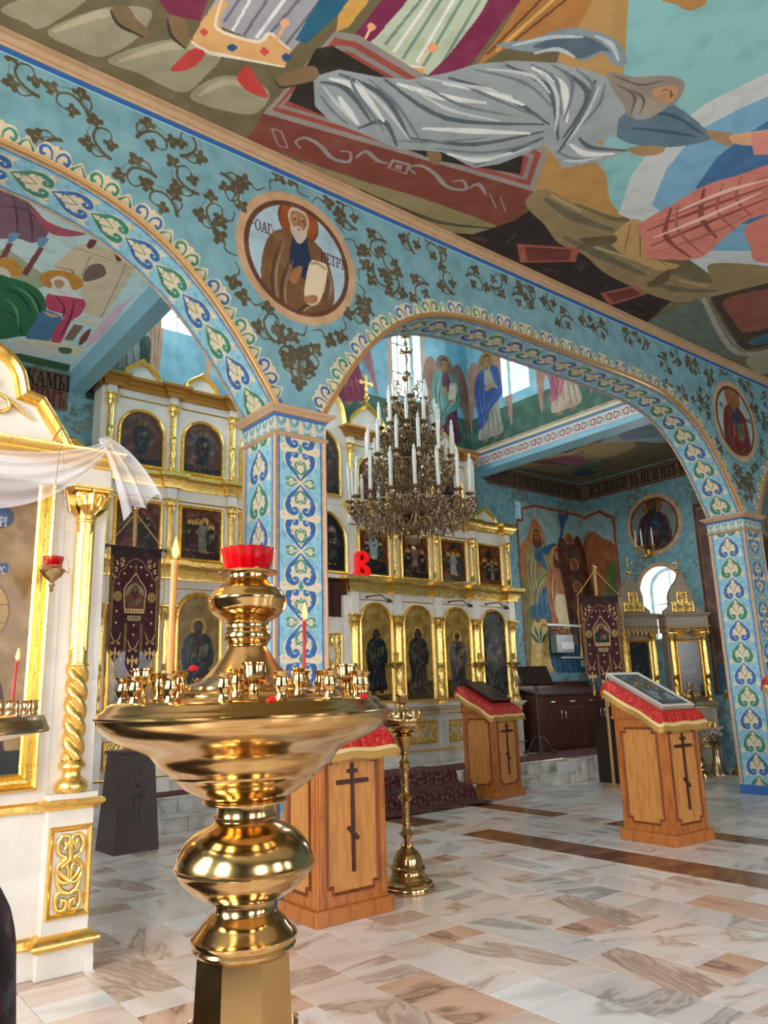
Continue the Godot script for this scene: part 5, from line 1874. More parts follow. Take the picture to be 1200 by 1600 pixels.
	# picture lamps over the lower icons
	for i in [5, 7, 8]:
		var cx: float = (PIL[i] + PIL[i + 1]) / 2
		g = G.new()
		tube(g, curve([Vector3(cx - 0.13, 2.5, ZI), Vector3(cx - 0.1, 2.5, ZI + 0.1), Vector3(cx - 0.02, 2.5, ZI + 0.18), Vector3(cx + 0.03, 2.44, ZI + 0.22), Vector3(cx + 0.05, 2.47, ZI + 0.24)], 4), 0.008, 6)
		lathe(g, [V(0.0, 0.03), V(0.02, 0.025), V(0.045, -0.015), V(0.0, -0.016)], 10, Vector3(cx + 0.07, 2.42, ZI + 0.24))
		lathe(g, [V(0.0, -0.02), V(0.022, -0.02), V(0.022, 0.0), V(0.0, 0.01)], 8, Vector3(cx - 0.13, 2.5, ZI + 0.01))
		obj(g, "picture_lamp", M.black, t)
	# hanging lamps in front of the lower icons
	for q in [[5, 0.12], [7, 0.16], [8, 0.1]]:
		var cx: float = (PIL[q[0]] + PIL[q[0] + 1]) / 2 + q[1]
		var lamp := bracket_lamp("icon_lamp", "gilded oil lamp before the %s lower icon right of the doors" % {5: "first", 7: "third", 8: "last"}[q[0]], Vector3(cx, 1.6, ZI + 0.28))
	# the feast letter on the cornice
	var lt := Node3D.new()
	g = G.new()
	var zl := ZI + 0.06
	g.xf = Transform3D(Basis(), Vector3(6.06, 2.752, zl))
	letter_ve(g)
	var o := obj(g, "glowing_letter", M.red_plastic)
	tag(o, "bright red plastic letter В standing on the gilded cornice", "letter")
	g = G.new()
	g.xf = Transform3D(Basis(), Vector3(7.92, 2.75, ZI + 0.05))
	surf(g, 10, 4, func(u: float, v: float) -> Vector3: return Vector3(-0.14 + 0.3 * u, 0.012 + 0.03 * sin(u * 2.6) * v, 0.09 * (v - 0.3)), 0.003)
	tag(obj(g, "folded_cloth", M.white_cloth), "small white cloth lying on the gilded cornice beside a column", "cloth")


func letter_ve(g: G) -> void:
	# an old Slavonic В: stem with a foot, a small upper bowl, a broad lower one
	extrude(g, [V(-0.13, 0.0), V(0.06, 0.0), V(0.06, 0.035), V(-0.03, 0.035), V(-0.03, 0.32), V(-0.085, 0.3), V(-0.085, 0.05), V(-0.13, 0.035)], -0.03, 0.03, 0.004)
	var up := curve([V(-0.085, 0.28), V(-0.06, 0.33), V(0.01, 0.345), V(0.08, 0.33), V(0.12, 0.28), V(0.11, 0.22), V(0.07, 0.19), V(-0.035, 0.18)], 4)
	up.append_array([V(-0.035, 0.21)])
	up.append_array(curve([V(0.02, 0.22), V(0.055, 0.24), V(0.06, 0.275), V(0.03, 0.3), V(-0.01, 0.3), V(-0.035, 0.27)], 4))
	extrude(g, up, -0.028, 0.028, 0.004)
	var low := [V(-0.035, 0.2), V(0.0, 0.205)]
	low.append_array(curve([V(0.03, 0.185), V(0.1, 0.14), V(0.135, 0.1), V(0.135, 0.04), V(0.1, 0.0), V(0.03, 0.0)], 4))
	low.append_array(curve([V(0.03, 0.035), V(0.06, 0.045), V(0.065, 0.08), V(0.03, 0.11), V(-0.035, 0.155)], 4))
	extrude(g, low, -0.028, 0.028, 0.004)


func bracket_lamp(called: String, label: String, at: Vector3) -> Node3D:
	var t := thing(called, label, "oil lamp", at, 0.0, "oil lamps before the iconostasis")
	var g := G.new()
	lathe(g, [V(0.0, -0.12), V(0.02, -0.11), V(0.008, -0.09), V(0.02, -0.07), V(0.05, -0.04), V(0.1, 0.0), V(0.105, 0.012), V(0.09, 0.02), V(0.03, 0.035), V(0.022, 0.06), V(0.03, 0.07), V(0.03, 0.1), V(0.036, 0.11), V(0.0, 0.11)], 16)
	obj(g, "bowl", M.gold, t)
	g = G.new()
	tube(g, curve([Vector3(0, -0.02, -0.02), Vector3(0.04, -0.04, -0.14), Vector3(0.03, 0.02, -0.28)], 4), 0.008, 6)
	obj(g, "bracket", M.gold_dark, t)
	g = G.new()
	lathe(g, [V(0.02, 0.1), V(0.028, 0.12), V(0.032, 0.15), V(0.03, 0.15), V(0.024, 0.115)], 10)
	obj(g, "glass_cup", M.gold_dark, t)
	return t


func build_platform() -> void:
	var p := setting("floor_platform", "raised marble platform with two steps before the iconostasis", "platform")
	# top slabs, each with a nosing; left wing lies further back than the middle and the right
	var edges := [[XL, 3.9, -7.3, -7.6], [3.9, 8.3, -6.72, -6.98]]
	var g := G.new()
	bx(g, XL, 3.9, -0.05, 0.126, ZW, -7.51)
	bx(g, 3.9, 8.66, -0.05, 0.126, ZW, -6.98)
	bx(g, XL, 3.9, 0.126, 0.277, ZW, -7.76)
	bx(g, 3.9, 8.66, 0.126, 0.277, ZW, -7.18)
	bx(g, 8.66, XR, -0.05, 0.27, ZW, -7.0)
	obj(g, "core", M.step_marble, p)
	var cell := 0.0
	# risers and treads as separate stones
	for e in [[XL, 3.9, -7.49, -7.74], [3.9, 8.66, -6.96, -7.16]]:
		var x: float = e[0]
		var k := 0
		while x < e[1] - 0.01:
			var nx := minf(x + 0.6, e[1])
			g = G.new()
			bx(g, x + 0.002, nx - 0.002, 0.0, 0.128, e[2] - 0.02, e[2], 0.002)
			obj(g, "riser_stone", M.step_marble, p)
			g = G.new()
			bx(g, x + 0.001, nx - 0.001, 0.128, 0.15, e[3] - 0.02, e[2] + 0.02, 0.006)
			obj(g, "tread_stone", M.step_marble, p)
			g = G.new()
			bx(g, x + 0.002 + (0.12 if k == 0 else 0.0), nx - 0.002, 0.15, 0.278, e[3] - 0.02, e[3], 0.002)
			obj(g, "riser_stone", M.step_marble, p)
			g = G.new()
			bx(g, x + 0.001, nx - 0.001, 0.278, 0.3, e[3] - 0.5, e[3] + 0.025, 0.006)
			obj(g, "tread_stone", M.step_marble, p)
			x = nx
			k += 1
	g = G.new()
	bx(g, XL, 3.9, 0.278, 0.3, ZW, -8.24)
	bx(g, 3.9, 8.66, 0.278, 0.3, ZW, -7.66)
	obj(g, "top_slab", M.step_marble, p)
	# the right end is closed by a stone return and upright slats
	g = G.new()
	bx(g, 8.66, XR, 0.27, 0.3, ZW, -6.93, 0.005)
	obj(g, "top_slab", M.step_marble, p)
	g = G.new()
	bx(g, 8.34, 8.66, 0.15, 0.27, -7.0, -6.95, 0.004)
	obj(g, "riser_stone", M.white_stone, p)
	for k in 6:
		g = G.new()
		bx(g, 8.67 + k * 0.1, 8.76 + k * 0.1, 0.0, 0.27, -6.99, -6.94, 0.008)
		obj(g, "slat", M.step_marble, p)
	# carpets
	g = G.new()
	bx(g, XL, 3.9, 0.3, 0.308, -8.15, -7.78, 0.002)
	bx(g, 3.9, 9.0, 0.3, 0.308, -7.75, -7.2, 0.002)
	tag(obj(g, "carpet_runner", M.carpet), "wine-red patterned runner along the marble platform", "carpet")
	g = G.new()
	bx(g, 8.75, XR - 0.3, 0.3, 0.307, -7.88, -7.1, 0.002)
	tag(obj(g, "carpet", M.carpet), "faded red carpet before the dark cabinet", "carpet")
	# rug that runs down the steps
	g = G.new()
	var line := curve([Vector3(0, 0.318, -7.75), Vector3(0, 0.322, -7.2), Vector3(0, 0.3, -7.1), Vector3(0, 0.2, -7.07), Vector3(0, 0.175, -7.0), Vector3(0, 0.17, -6.85), Vector3(0, 0.12, -6.79), Vector3(0, 0.03, -6.76), Vector3(0, 0.018, -6.68), Vector3(0, 0.014, -6.5)], 5)
	surf(g, 20, line.size() - 1, func(u: float, v: float) -> Vector3:
		var f := v * (line.size() - 1)
		var i := mini(int(f), line.size() - 2)
		var q: Vector3 = (line[i] as Vector3).lerp(line[i + 1], f - i)
		return Vector3(lerpf(5.0, 6.62, u), q.y + 0.004 * sin(u * 19.0 + v * 5.0), q.z), 0.01)
	tag(obj(g, "stair_rug", M.rug), "dark red oriental rug running down the platform steps", "rug")

# ---------------------------------------------------------------- brass candle stands

func candle_cup(r: float, h: float) -> ArrayMesh:
	var g := G.new()
	lathe(g, [V(0.0, 0.0), V(r * 1.0, 0.0), V(r * 0.95, h * 0.06), V(r * 0.7, h * 0.2), V(r * 0.72, h * 0.28), V(r * 0.98, h * 0.44), V(r * 0.98, h * 0.56), V(r * 0.72, h * 0.72), V(r * 0.78, h * 0.86), V(r * 1.1, h * 0.96), V(r * 1.1, h), V(r * 0.8, h), V(r * 0.62, h * 0.8), V(0.0, h * 0.6)], 16)
	return g.mesh()


func wide_cup(r: float, h: float) -> ArrayMesh:
	var g := G.new()
	lathe(g, [V(0.0, 0.0), V(r * 0.7, 0.0), V(r * 0.4, h * 0.15), V(r * 0.5, h * 0.3), V(r * 0.35, h * 0.42), V(r * 0.6, h * 0.5), V(r * 1.0, h * 0.54), V(r * 1.06, h * 0.58), V(r * 0.96, h * 0.62), V(r * 0.96, h * 0.92), V(r * 1.1, h * 0.96), V(r * 1.1, h), V(r * 0.85, h), V(r * 0.8, h * 0.6), V(0.0, h * 0.58)], 18)
	return g.mesh()


# a lit candle: shaft, wick, flame, and the light the flame gives
func candle(called: String, label: String, at: Vector3, h: float, r: float, wax: Material, flame_h: float, lean := 0.0) -> Node3D:
	var t := thing(called, label, "candle", at)
	var g := G.new()
	lathe(g, [V(0.0, 0.0), V(r, 0.0), V(r * 1.02, h * 0.3), V(r * 0.96, h * 0.6), V(r, h * 0.97), V(r * 1.12, h * 0.985), V(r * 1.05, h), V(r * 0.6, h * 0.995), V(0.0, h * 0.99)], 14)
	var sh := obj(g, "shaft", wax, t)
	g = G.new()
	tube(g, [Vector3(0, h * 0.99, 0), Vector3(0.0006, h + 0.005, 0), Vector3(0.0016, h + 0.009, 0)], 0.0009, 6)
	obj(g, "wick", M.black, t)
	g = G.new()
	var f := flame_h
	lathe(g, [V(0.0, 0.0), V(f * 0.09, f * 0.08), V(f * 0.15, f * 0.25), V(f * 0.14, f * 0.42), V(f * 0.09, f * 0.66), V(f * 0.04, f * 0.86), V(0.0, f)], 14, Vector3(0.0006, h + 0.003, 0))
	obj(g, "flame", M.flame, t)
	var l := OmniLight3D.new()
	l.name = numbered("candle_light")
	l.light_color = Color(1.0, 0.62, 0.28)
	l.light_energy = 0.02
	l.light_size = 0.006
	l.omni_range = 20.0
	l.omni_attenuation = 2.0
	l.shadow_enabled = true
	l.position = at + Vector3(0, h + f * 0.4, 0)
	add_child(l)
	t.rotation.z = lean
	return t


func ruby_glass(parent: Node, at: Vector3, r: float, h: float) -> void:
	# a faceted cup of red glass, wider and scalloped at the brim
	var g := G.new()
	var n := 16
	var ring := func(rad: float, y: float, k: float) -> Array:
		var o := []
		for i in n * 2:
			var a := TAU * i / (n * 2)
			var q := rad * (1.0 + (k if i % 2 == 0 else -k))
			o.append(at + Vector3(cos(a) * q, y + (k * 0.05 if i % 2 == 0 else 0.0), sin(a) * q))
		return o
	var rows := [ring.call(r * 0.78, 0.0, 0.015), ring.call(r * 0.84, h * 0.3, 0.03), ring.call(r * 0.97, h, 0.035), ring.call(r * 0.89, h * 0.98, 0.035), ring.call(r * 0.72, h * 0.1, 0.02)]
	for j in rows.size() - 1:
		for i in n * 2:
			var k := (i + 1) % (n * 2)
			var mid: Vector3 = (rows[j][i] + rows[j][k]) * 0.5 - at
			g.face([rows[j][i], rows[j][k], rows[j + 1][k], rows[j + 1][i]], Vector3(mid.x, 0, mid.z) * (1.0 if j < 2 else -1.0) + Vector3(0, 0.001, 0))
	obj(g, "red_glass", M.ruby, parent)
	g = G.new()
	lathe(g, [V(0.0, h * 0.02), V(r * 0.62, h * 0.02), V(r * 0.66, h * 0.55), V(0.0, h * 0.55)], 16, at)
	obj(g, "oil", M.red_oil, parent)


func build_big_stand() -> void:
	var base := Vector3(0.669, 0, -1.245)
	var t := thing("candle_stand", "large polished brass floor candle stand with a wide bowl in the foreground", "candle stand", base)
	var g := G.new()
	# faceted pedestal
	var rows := [[0.13, 0.0], [0.13, 0.05], [0.115, 0.07], [0.108, 0.1], [0.1, 0.3], [0.0835, 0.754], [0.0788, 0.862]]
	for j in rows.size() - 1:
		for i in 8:
			var a0 := TAU * (i + 0.18) / 8
			var a1 := TAU * (i + 1.18) / 8
			var d0 := Vector3(cos(a0), 0, sin(a0))
			var d1 := Vector3(cos(a1), 0, sin(a1))
			var y0: float = rows[j][1]
			var y1: float = rows[j + 1][1]
			g.face([d0 * rows[j][0] + Vector3(0, y0, 0), d1 * rows[j][0] + Vector3(0, y0, 0), d1 * rows[j + 1][0] + Vector3(0, y1, 0), d0 * rows[j + 1][0] + Vector3(0, y1, 0)], d0 + d1 + Vector3(0, 0.01, 0))
	var ped := obj(g, "pedestal", M.brass, t)
	# flowers and strings of beads on the pedestal's faces
	for i in 8:
		var a := TAU * (i + 0.68) / 8
		var d := Vector3(cos(a), 0, sin(a))
		var s := Vector3(-sin(a), 0, cos(a))
		g = G.new()
		g.xf = Transform3D(Basis(s, Vector3.UP, -d), d * 0.081 + Vector3(0, 0.752, 0))
		for k in 6:
			var b := TAU * k / 6
			var q := Vector3(cos(b) * 0.009, sin(b) * 0.012, -0.003)
			tube(g, [q * 0.3, q, q * 1.2 + Vector3(0, 0, 0.003)], [0.002, 0.004, 0.0015], 6)
		lathe(g, [V(0.0, -0.004), V(0.004, 0.0), V(0.0, 0.004)], 8, Vector3(0, 0, -0.004))
		obj(g, "rosette", M.brass_worn, ped)
	# moulded neck, ball, bowl
	g = G.new()
	lathe(g, [V(0.05, 0.855), V(0.0756, 0.86), V(0.082, 0.866), V(0.0845, 0.871), V(0.082, 0.875), V(0.0865, 0.8815), V(0.0865, 0.8865), V(0.081, 0.891), V(0.0782, 0.8951), V(0.073, 0.9), V(0.0699, 0.9048), V(0.0615, 0.9135), V(0.053, 0.92), V(0.0489, 0.9262), V(0.0489, 0.935), V(0.052, 0.937), V(0.052, 0.94), V(0.055, 0.941), V(0.0705, 0.946), V(0.0833, 0.9536), V(0.095, 0.963), V(0.105, 0.9733), V(0.1115, 0.983), V(0.1141, 0.9895), V(0.1165, 0.991), V(0.1165, 0.995), V(0.1141, 0.9965), V(0.1135, 1.003), V(0.1105, 1.013), V(0.1049, 1.0234), V(0.0975, 1.034), V(0.0868, 1.0436), V(0.073, 1.0525), V(0.0544, 1.0589), V(0.0501, 1.064), V(0.0535, 1.066), V(0.0535, 1.07), V(0.05, 1.0715), V(0.048, 1.079), V(0.0492, 1.0887), V(0.058, 1.0905), V(0.0715, 1.0918), V(0.0722, 1.0945), V(0.0711, 1.0965), V(0.0668, 1.098), V(0.0822, 1.1052), V(0.0965, 1.113), V(0.1077, 1.1208), V(0.117, 1.1295), V(0.1234, 1.1365), V(0.1275, 1.1375), V(0.1285, 1.1405), V(0.131, 1.1425), V(0.138, 1.148), V(0.1482, 1.1555), V(0.153, 1.164), V(0.1642, 1.1767), V(0.179, 1.183), V(0.1935, 1.1894), V(0.2085, 1.1952), V(0.2229, 1.2023), V(0.235, 1.211), V(0.2437, 1.2195), V(0.2485, 1.228), V(0.2499, 1.2346)], 96)
	obj(g, "bowl", M.brass, t)
	g = G.new()
	lathe(g, [V(0.2499, 1.2344), V(0.2528, 1.236), V(0.2528, 1.239), V(0.249, 1.241), V(0.246, 1.2445), V(0.2425, 1.2475), V(0.2382, 1.2499), V(0.234, 1.2555), V(0.2252, 1.262), V(0.222, 1.2622), V(0.219, 1.2608), V(0.215, 1.2606), V(0.165, 1.2636), V(0.162, 1.2668), V(0.158, 1.267), V(0.1345, 1.269), V(0.1331, 1.2735), V(0.129, 1.2765), V(0.1175, 1.28), V(0.116, 1.2849), V(0.1109, 1.2875), V(0.09, 1.293), V(0.078, 1.299), V(0.0665, 1.309), V(0.056, 1.321), V(0.047, 1.3325), V(0.0395, 1.344), V(0.0345, 1.3525), V(0.0335, 1.3541), V(0.036, 1.355), V(0.036, 1.3585), V(0.0366, 1.3597), V(0.041, 1.3645), V(0.0424, 1.3711), V(0.041, 1.3775), V(0.0375, 1.3824), V(0.0385, 1.385), V(0.037, 1.3885), V(0.0375, 1.394), V(0.0391, 1.3973), V(0.044, 1.4), V(0.056, 1.4075), V(0.0635, 1.4145), V(0.0675, 1.423), V(0.069, 1.432), V(0.0705, 1.4345), V(0.0705, 1.439), V(0.069, 1.441), V(0.065, 1.4471), V(0.061, 1.4515), V(0.06, 1.4545), V(0.053, 1.459), V(0.043, 1.4655), V(0.037, 1.471), V(0.035, 1.4749), V(0.0355, 1.4815), V(0.046, 1.4833), V(0.053, 1.484), V(0.054, 1.486), V(0.053, 1.488), V(0.042, 1.489), V(0.0, 1.486)], 96)
	obj(g, "tray_and_finial", M.brass, t)
	var lamp := thing("oil_lamp", "faceted red glass oil lamp on top of the large brass candle stand", "oil lamp", base + Vector3(0, 1.488, 0))
	ruby_glass(lamp, Vector3.ZERO, 0.0495, 0.041)
	# sockets
	var small := candle_cup(0.0118, 0.043)
	var big := wide_cup(0.0185, 0.056)
	var spots := []
	for i in 15:
		spots.append([0.207, TAU * (i + 0.32) / 15, 1.2612])
	for i in 9:
		spots.append([0.149, TAU * (i + 0.1) / 9, 1.2675])
	for q in spots:
		put(small, "candle_socket", M.brass, t, Transform3D(Basis(), Vector3(cos(q[1]) * q[0], q[2], sin(q[1]) * q[0])))
	for a in [0.45, 2.0, 3.55, 5.1]:
		put(big, "wide_socket", M.brass, t, Transform3D(Basis(), Vector3(cos(a) * 0.178, 1.2625, sin(a) * 0.178)))
	# red wax that has dripped on the tray
	for q in [[0.226, 1.9, 1.262], [0.2, 2.62, 1.263], [0.2265, 1.07, 1.262], [0.176, 2.75, 1.265], [0.176, 2.55, 1.3125]]:
		g = G.new()
		for k in 3:
			lathe(g, [V(0.0, -0.004), V(0.004, -0.0025), V(0.0048, 0.0), V(0.003, 0.003), V(0.0, 0.004)], 8, Vector3(cos(q[1]) * q[0] + (k - 1) * 0.0035, q[2] + 0.0015 * (k % 2), sin(q[1]) * q[0]))
		obj(g, "wax_drip", M.red_wax, t)
	var c1 := base + Vector3(-0.112, 1.272, -0.074)
	put(small, "candle_socket", M.brass, t, Transform3D(Basis(), Vector3(-0.112, 1.2645, -0.074)))
	candle("beeswax_candle", "tall lit beeswax candle on the large brass stand", c1 + Vector3(0, 0.012, 0), 0.228, 0.0062, M.beeswax, 0.042, -0.012)
	put(small, "candle_socket", M.brass, t, Transform3D(Basis(), Vector3(0.133, 1.268, -0.023)))
	candle("red_candle", "short lit red candle on the large brass stand", base + Vector3(0.133, 1.285, -0.023), 0.12, 0.0035, M.red_wax, 0.034, -0.02)


func build_left_stand() -> void:
	var at := Vector3(0.335, 0, -1.98)
	var t := thing("candle_stand", "brass candle stand cut off by the left edge with a lit red candle", "candle stand", at)
	var g := G.new()
	lathe(g, [V(0.0, 0.0), V(0.16, 0.0), V(0.165, 0.02), V(0.12, 0.05), V(0.06, 0.09), V(0.045, 0.2), V(0.05, 0.5), V(0.03, 0.55), V(0.05, 0.7), V(0.03, 0.8), V(0.028, 1.05), V(0.05, 1.1), V(0.075, 1.13), V(0.09, 1.16), V(0.1, 1.19)], 32)
	obj(g, "stem", M.brass, t)
	g = G.new()
	lathe(g, [V(0.09, 1.17), V(0.1, 1.185), V(0.15, 1.195), V(0.2, 1.203), V(0.2, 1.21), V(0.196, 1.216), V(0.192, 1.228), V(0.186, 1.238), V(0.18, 1.24), V(0.1, 1.243), V(0.02, 1.27), V(0.0, 1.28)], 56)
	obj(g, "tray", M.brass_worn, t)
	var small := candle_cup(0.0095, 0.034)
	for i in 17:
		var a := TAU * (i + 0.35) / 17
		put(small, "candle_socket", M.brass_worn, t, Transform3D(Basis(), Vector3(cos(a) * 0.165, 1.239, sin(a) * 0.165)))
	for i in 9:
		var a := TAU * (i + 0.2) / 9
		put(small, "candle_socket", M.brass_worn, t, Transform3D(Basis(), Vector3(cos(a) * 0.115, 1.2415, sin(a) * 0.115)))
	candle("red_candle", "thin lit red candle on the brass stand at the left edge", at + Vector3(0.118, 1.256, 0.008), 0.105, 0.0032, M.red_wax, 0.03, -0.04)


func slim_stand(at: Vector3, label: String, turn := 0.0) -> Node3D:
	var t := thing("candle_stand", label, "candle stand", at, turn)
	var g := G.new()
	lathe(g, [V(0.0, 0.0), V(0.172, 0.0), V(0.176, 0.012), V(0.17, 0.03), V(0.16, 0.035), V(0.158, 0.05), V(0.14, 0.062), V(0.126, 0.075), V(0.122, 0.09), V(0.11, 0.1), V(0.108, 0.12), V(0.1, 0.13)], 40)
	obj(g, "foot", M.brass, t)
	g = G.new()
	lathe(g, [V(0.1, 0.128), V(0.106, 0.136), V(0.098, 0.145), V(0.088, 0.15), V(0.084, 0.19), V(0.07, 0.225), V(0.045, 0.25), V(0.035, 0.262)], 48, Vector3.ZERO, 12, 0.12)
	obj(g, "fluted_dome", M.brass, t)
	g = G.new()
	lathe(g, [V(0.032, 0.26), V(0.042, 0.268), V(0.042, 0.278), V(0.022, 0.29), V(0.02, 0.31), V(0.034, 0.325), V(0.05, 0.345), V(0.034, 0.362), V(0.022, 0.375)], 20)
	obj(g, "knop", M.brass, t)
	g = G.new()
	lathe(g, [V(0.022, 0.54), V(0.034, 0.552), V(0.052, 0.572), V(0.034, 0.59), V(0.024, 0.6)], 20)
	obj(g, "knop", M.brass, t)
	g = G.new()
	lathe(g, [V(0.024, 0.735), V(0.034, 0.75), V(0.04, 0.762), V(0.034, 0.775), V(0.04, 0.79), V(0.022, 0.815), V(0.018, 0.835), V(0.035, 0.845), V(0.035, 0.855), V(0.02, 0.865), V(0.03, 0.885), V(0.048, 0.915), V(0.062, 0.945), V(0.066, 0.965), V(0.05, 0.975), V(0.04, 0.985)], 24)
	obj(g, "knop", M.brass, t)
	g = G.new()
	twisted(g, 0.37, 0.545, 0.025, 4, 9.0, 40, 16)
	obj(g, "twisted_shaft", M.brass, t)
	g = G.new()
	twisted(g, 0.598, 0.74, 0.026, 4, 7.5, 36, 16)
	obj(g, "twisted_shaft", M.brass, t)
	g = G.new()
	lathe(g, [V(0.04, 0.985), V(0.09, 0.99), V(0.07, 1.0), V(0.075, 1.015), V(0.13, 1.02), V(0.155, 1.035), V(0.16, 1.055), V(0.155, 1.06), V(0.16, 1.07), V(0.158, 1.078), V(0.14, 1.085), V(0.05, 1.11), V(0.025, 1.14), V(0.02, 1.17), V(0.032, 1.18), V(0.034, 1.225), V(0.05, 1.235), V(0.05, 1.24), V(0.0, 1.235)], 40)
	obj(g, "tray", M.brass, t)
	var small := candle_cup(0.012, 0.045)
	for i in 10:
		var a := TAU * (i + 0.5) / 10
		put(small, "candle_socket", M.brass, t, Transform3D(Basis(), Vector3(cos(a) * 0.115, 1.088, sin(a) * 0.115)))
	for i in 14:
		var a := TAU * i / 14
		g = G.new()
		lathe(g, [V(0.0, -0.012), V(0.008, -0.006), V(0.01, 0.0), V(0.006, 0.008), V(0.0, 0.012)], 8, Vector3(cos(a) * 0.152, 1.02, sin(a) * 0.152))
		obj(g, "pendant_bead", M.brass, t)
	return t


# ---------------------------------------------------------------- lecterns

func notched(w: float, h: float, k: float) -> Array:
	return [V(-w / 2 + k, -h / 2), V(w / 2 - k, -h / 2), V(w / 2 - k, -h / 2 + k), V(w / 2, -h / 2 + k), V(w / 2, h / 2 - k), V(w / 2 - k, h / 2 - k), V(w / 2 - k, h / 2), V(-w / 2 + k, h / 2), V(-w / 2 + k, h / 2 - k), V(-w / 2, h / 2 - k), V(-w / 2, -h / 2 + k), V(-w / 2 + k, -h / 2 + k)]


func lectern(at: Vector3, turn: float, label: String, w := 0.54, d := 0.54) -> Node3D:
	var t := thing("lectern", label, "lectern", at, turn, "wooden lecterns under red cloths")
	var bw := w - 0.06
	var bd := d - 0.06
	var g := G.new()
	bx(g, -w / 2, w / 2, 0.0, 0.085, -d / 2, d / 2, 0.005)
	obj(g, "plinth", M.oak, t)
	g = G.new()
	bx(g, -bw / 2, bw / 2, 0.083, 0.985, -bd / 2, bd / 2, 0.004)
	obj(g, "body", M.oak, t)
	# sloping desk on top
	g = G.new()
	g.xf = Transform3D(Basis(Vector3(0, 0, 1), Vector3.UP, Vector3(-1, 0, 0)), Vector3(0, 0, 0))
	extrude(g, [V(-bd / 2, 0.985), V(bd / 2, 0.985), V(bd / 2 + 0.02, 1.0), V(bd / 2 + 0.02, 1.015), V(-bd / 2 - 0.02, 1.285), V(-bd / 2 - 0.02, 1.25), V(-bd / 2, 1.24)], -w / 2 + 0.01, w / 2 - 0.01)
	obj(g, "desk", M.oak, t)
	g = G.new()
	band(g, -bw / 2, bw / 2, -bd / 2, bd / 2, 0.965, [V(0, 0), V(0.014, 0.006), V(0.02, 0.02), V(0.01, 0.03), V(0, 0.032)])
	obj(g, "ledge", M.oak, t)
	# raised panels with notched mouldings on the four faces
	for k in 4:
		var b := Basis(Vector3.UP, k * PI / 2)
		var fw := (bw if k % 2 == 0 else bd) - 0.15
		var off := (bd if k % 2 == 0 else bw) / 2
		var xf := Transform3D(b, b * Vector3(0, 0.525, off))
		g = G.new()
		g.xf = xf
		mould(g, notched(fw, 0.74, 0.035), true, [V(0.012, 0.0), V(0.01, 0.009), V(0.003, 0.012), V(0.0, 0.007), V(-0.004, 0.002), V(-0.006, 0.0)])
		var fr := obj(g, "panel_moulding", M.oak_shadow, t)  # darker tone stands in for the shadow lines along the moulding
		g = G.new()
		g.xf = xf
		extrude(g, notched(fw - 0.012, 0.728, 0.035), -0.002, 0.002)
		obj(g, "panel", M.oak_panel, t)
		g = G.new()
		g.xf = xf
		for s in [-1.0, 1.0]:
			bx(g, s * (fw / 2 + 0.045) - 0.014, s * (fw / 2 + 0.045) + 0.014, -0.42, 0.43, -0.002, 0.008, 0.003)
		obj(g, "pilaster_strips", M.oak, t)
		if k == 0:
			g = G.new()
			g.xf = xf
			bx(g, -0.011, 0.011, -0.27, 0.33, 0.0, 0.014, 0.002)
			bx(g, -0.036, 0.036, 0.275, 0.297, 0.001, 0.016, 0.002)
			bx(g, -0.115, 0.115, 0.215, 0.24, 0.001, 0.016, 0.002)
			g.xf = xf * Transform3D(Basis(Vector3(0, 0, 1), -0.75), Vector3(0, -0.06, 0))
			bx(g, -0.05, 0.05, -0.011, 0.011, 0.001, 0.017, 0.002)
			obj(g, "cross", M.cross_wood, t)
	return t


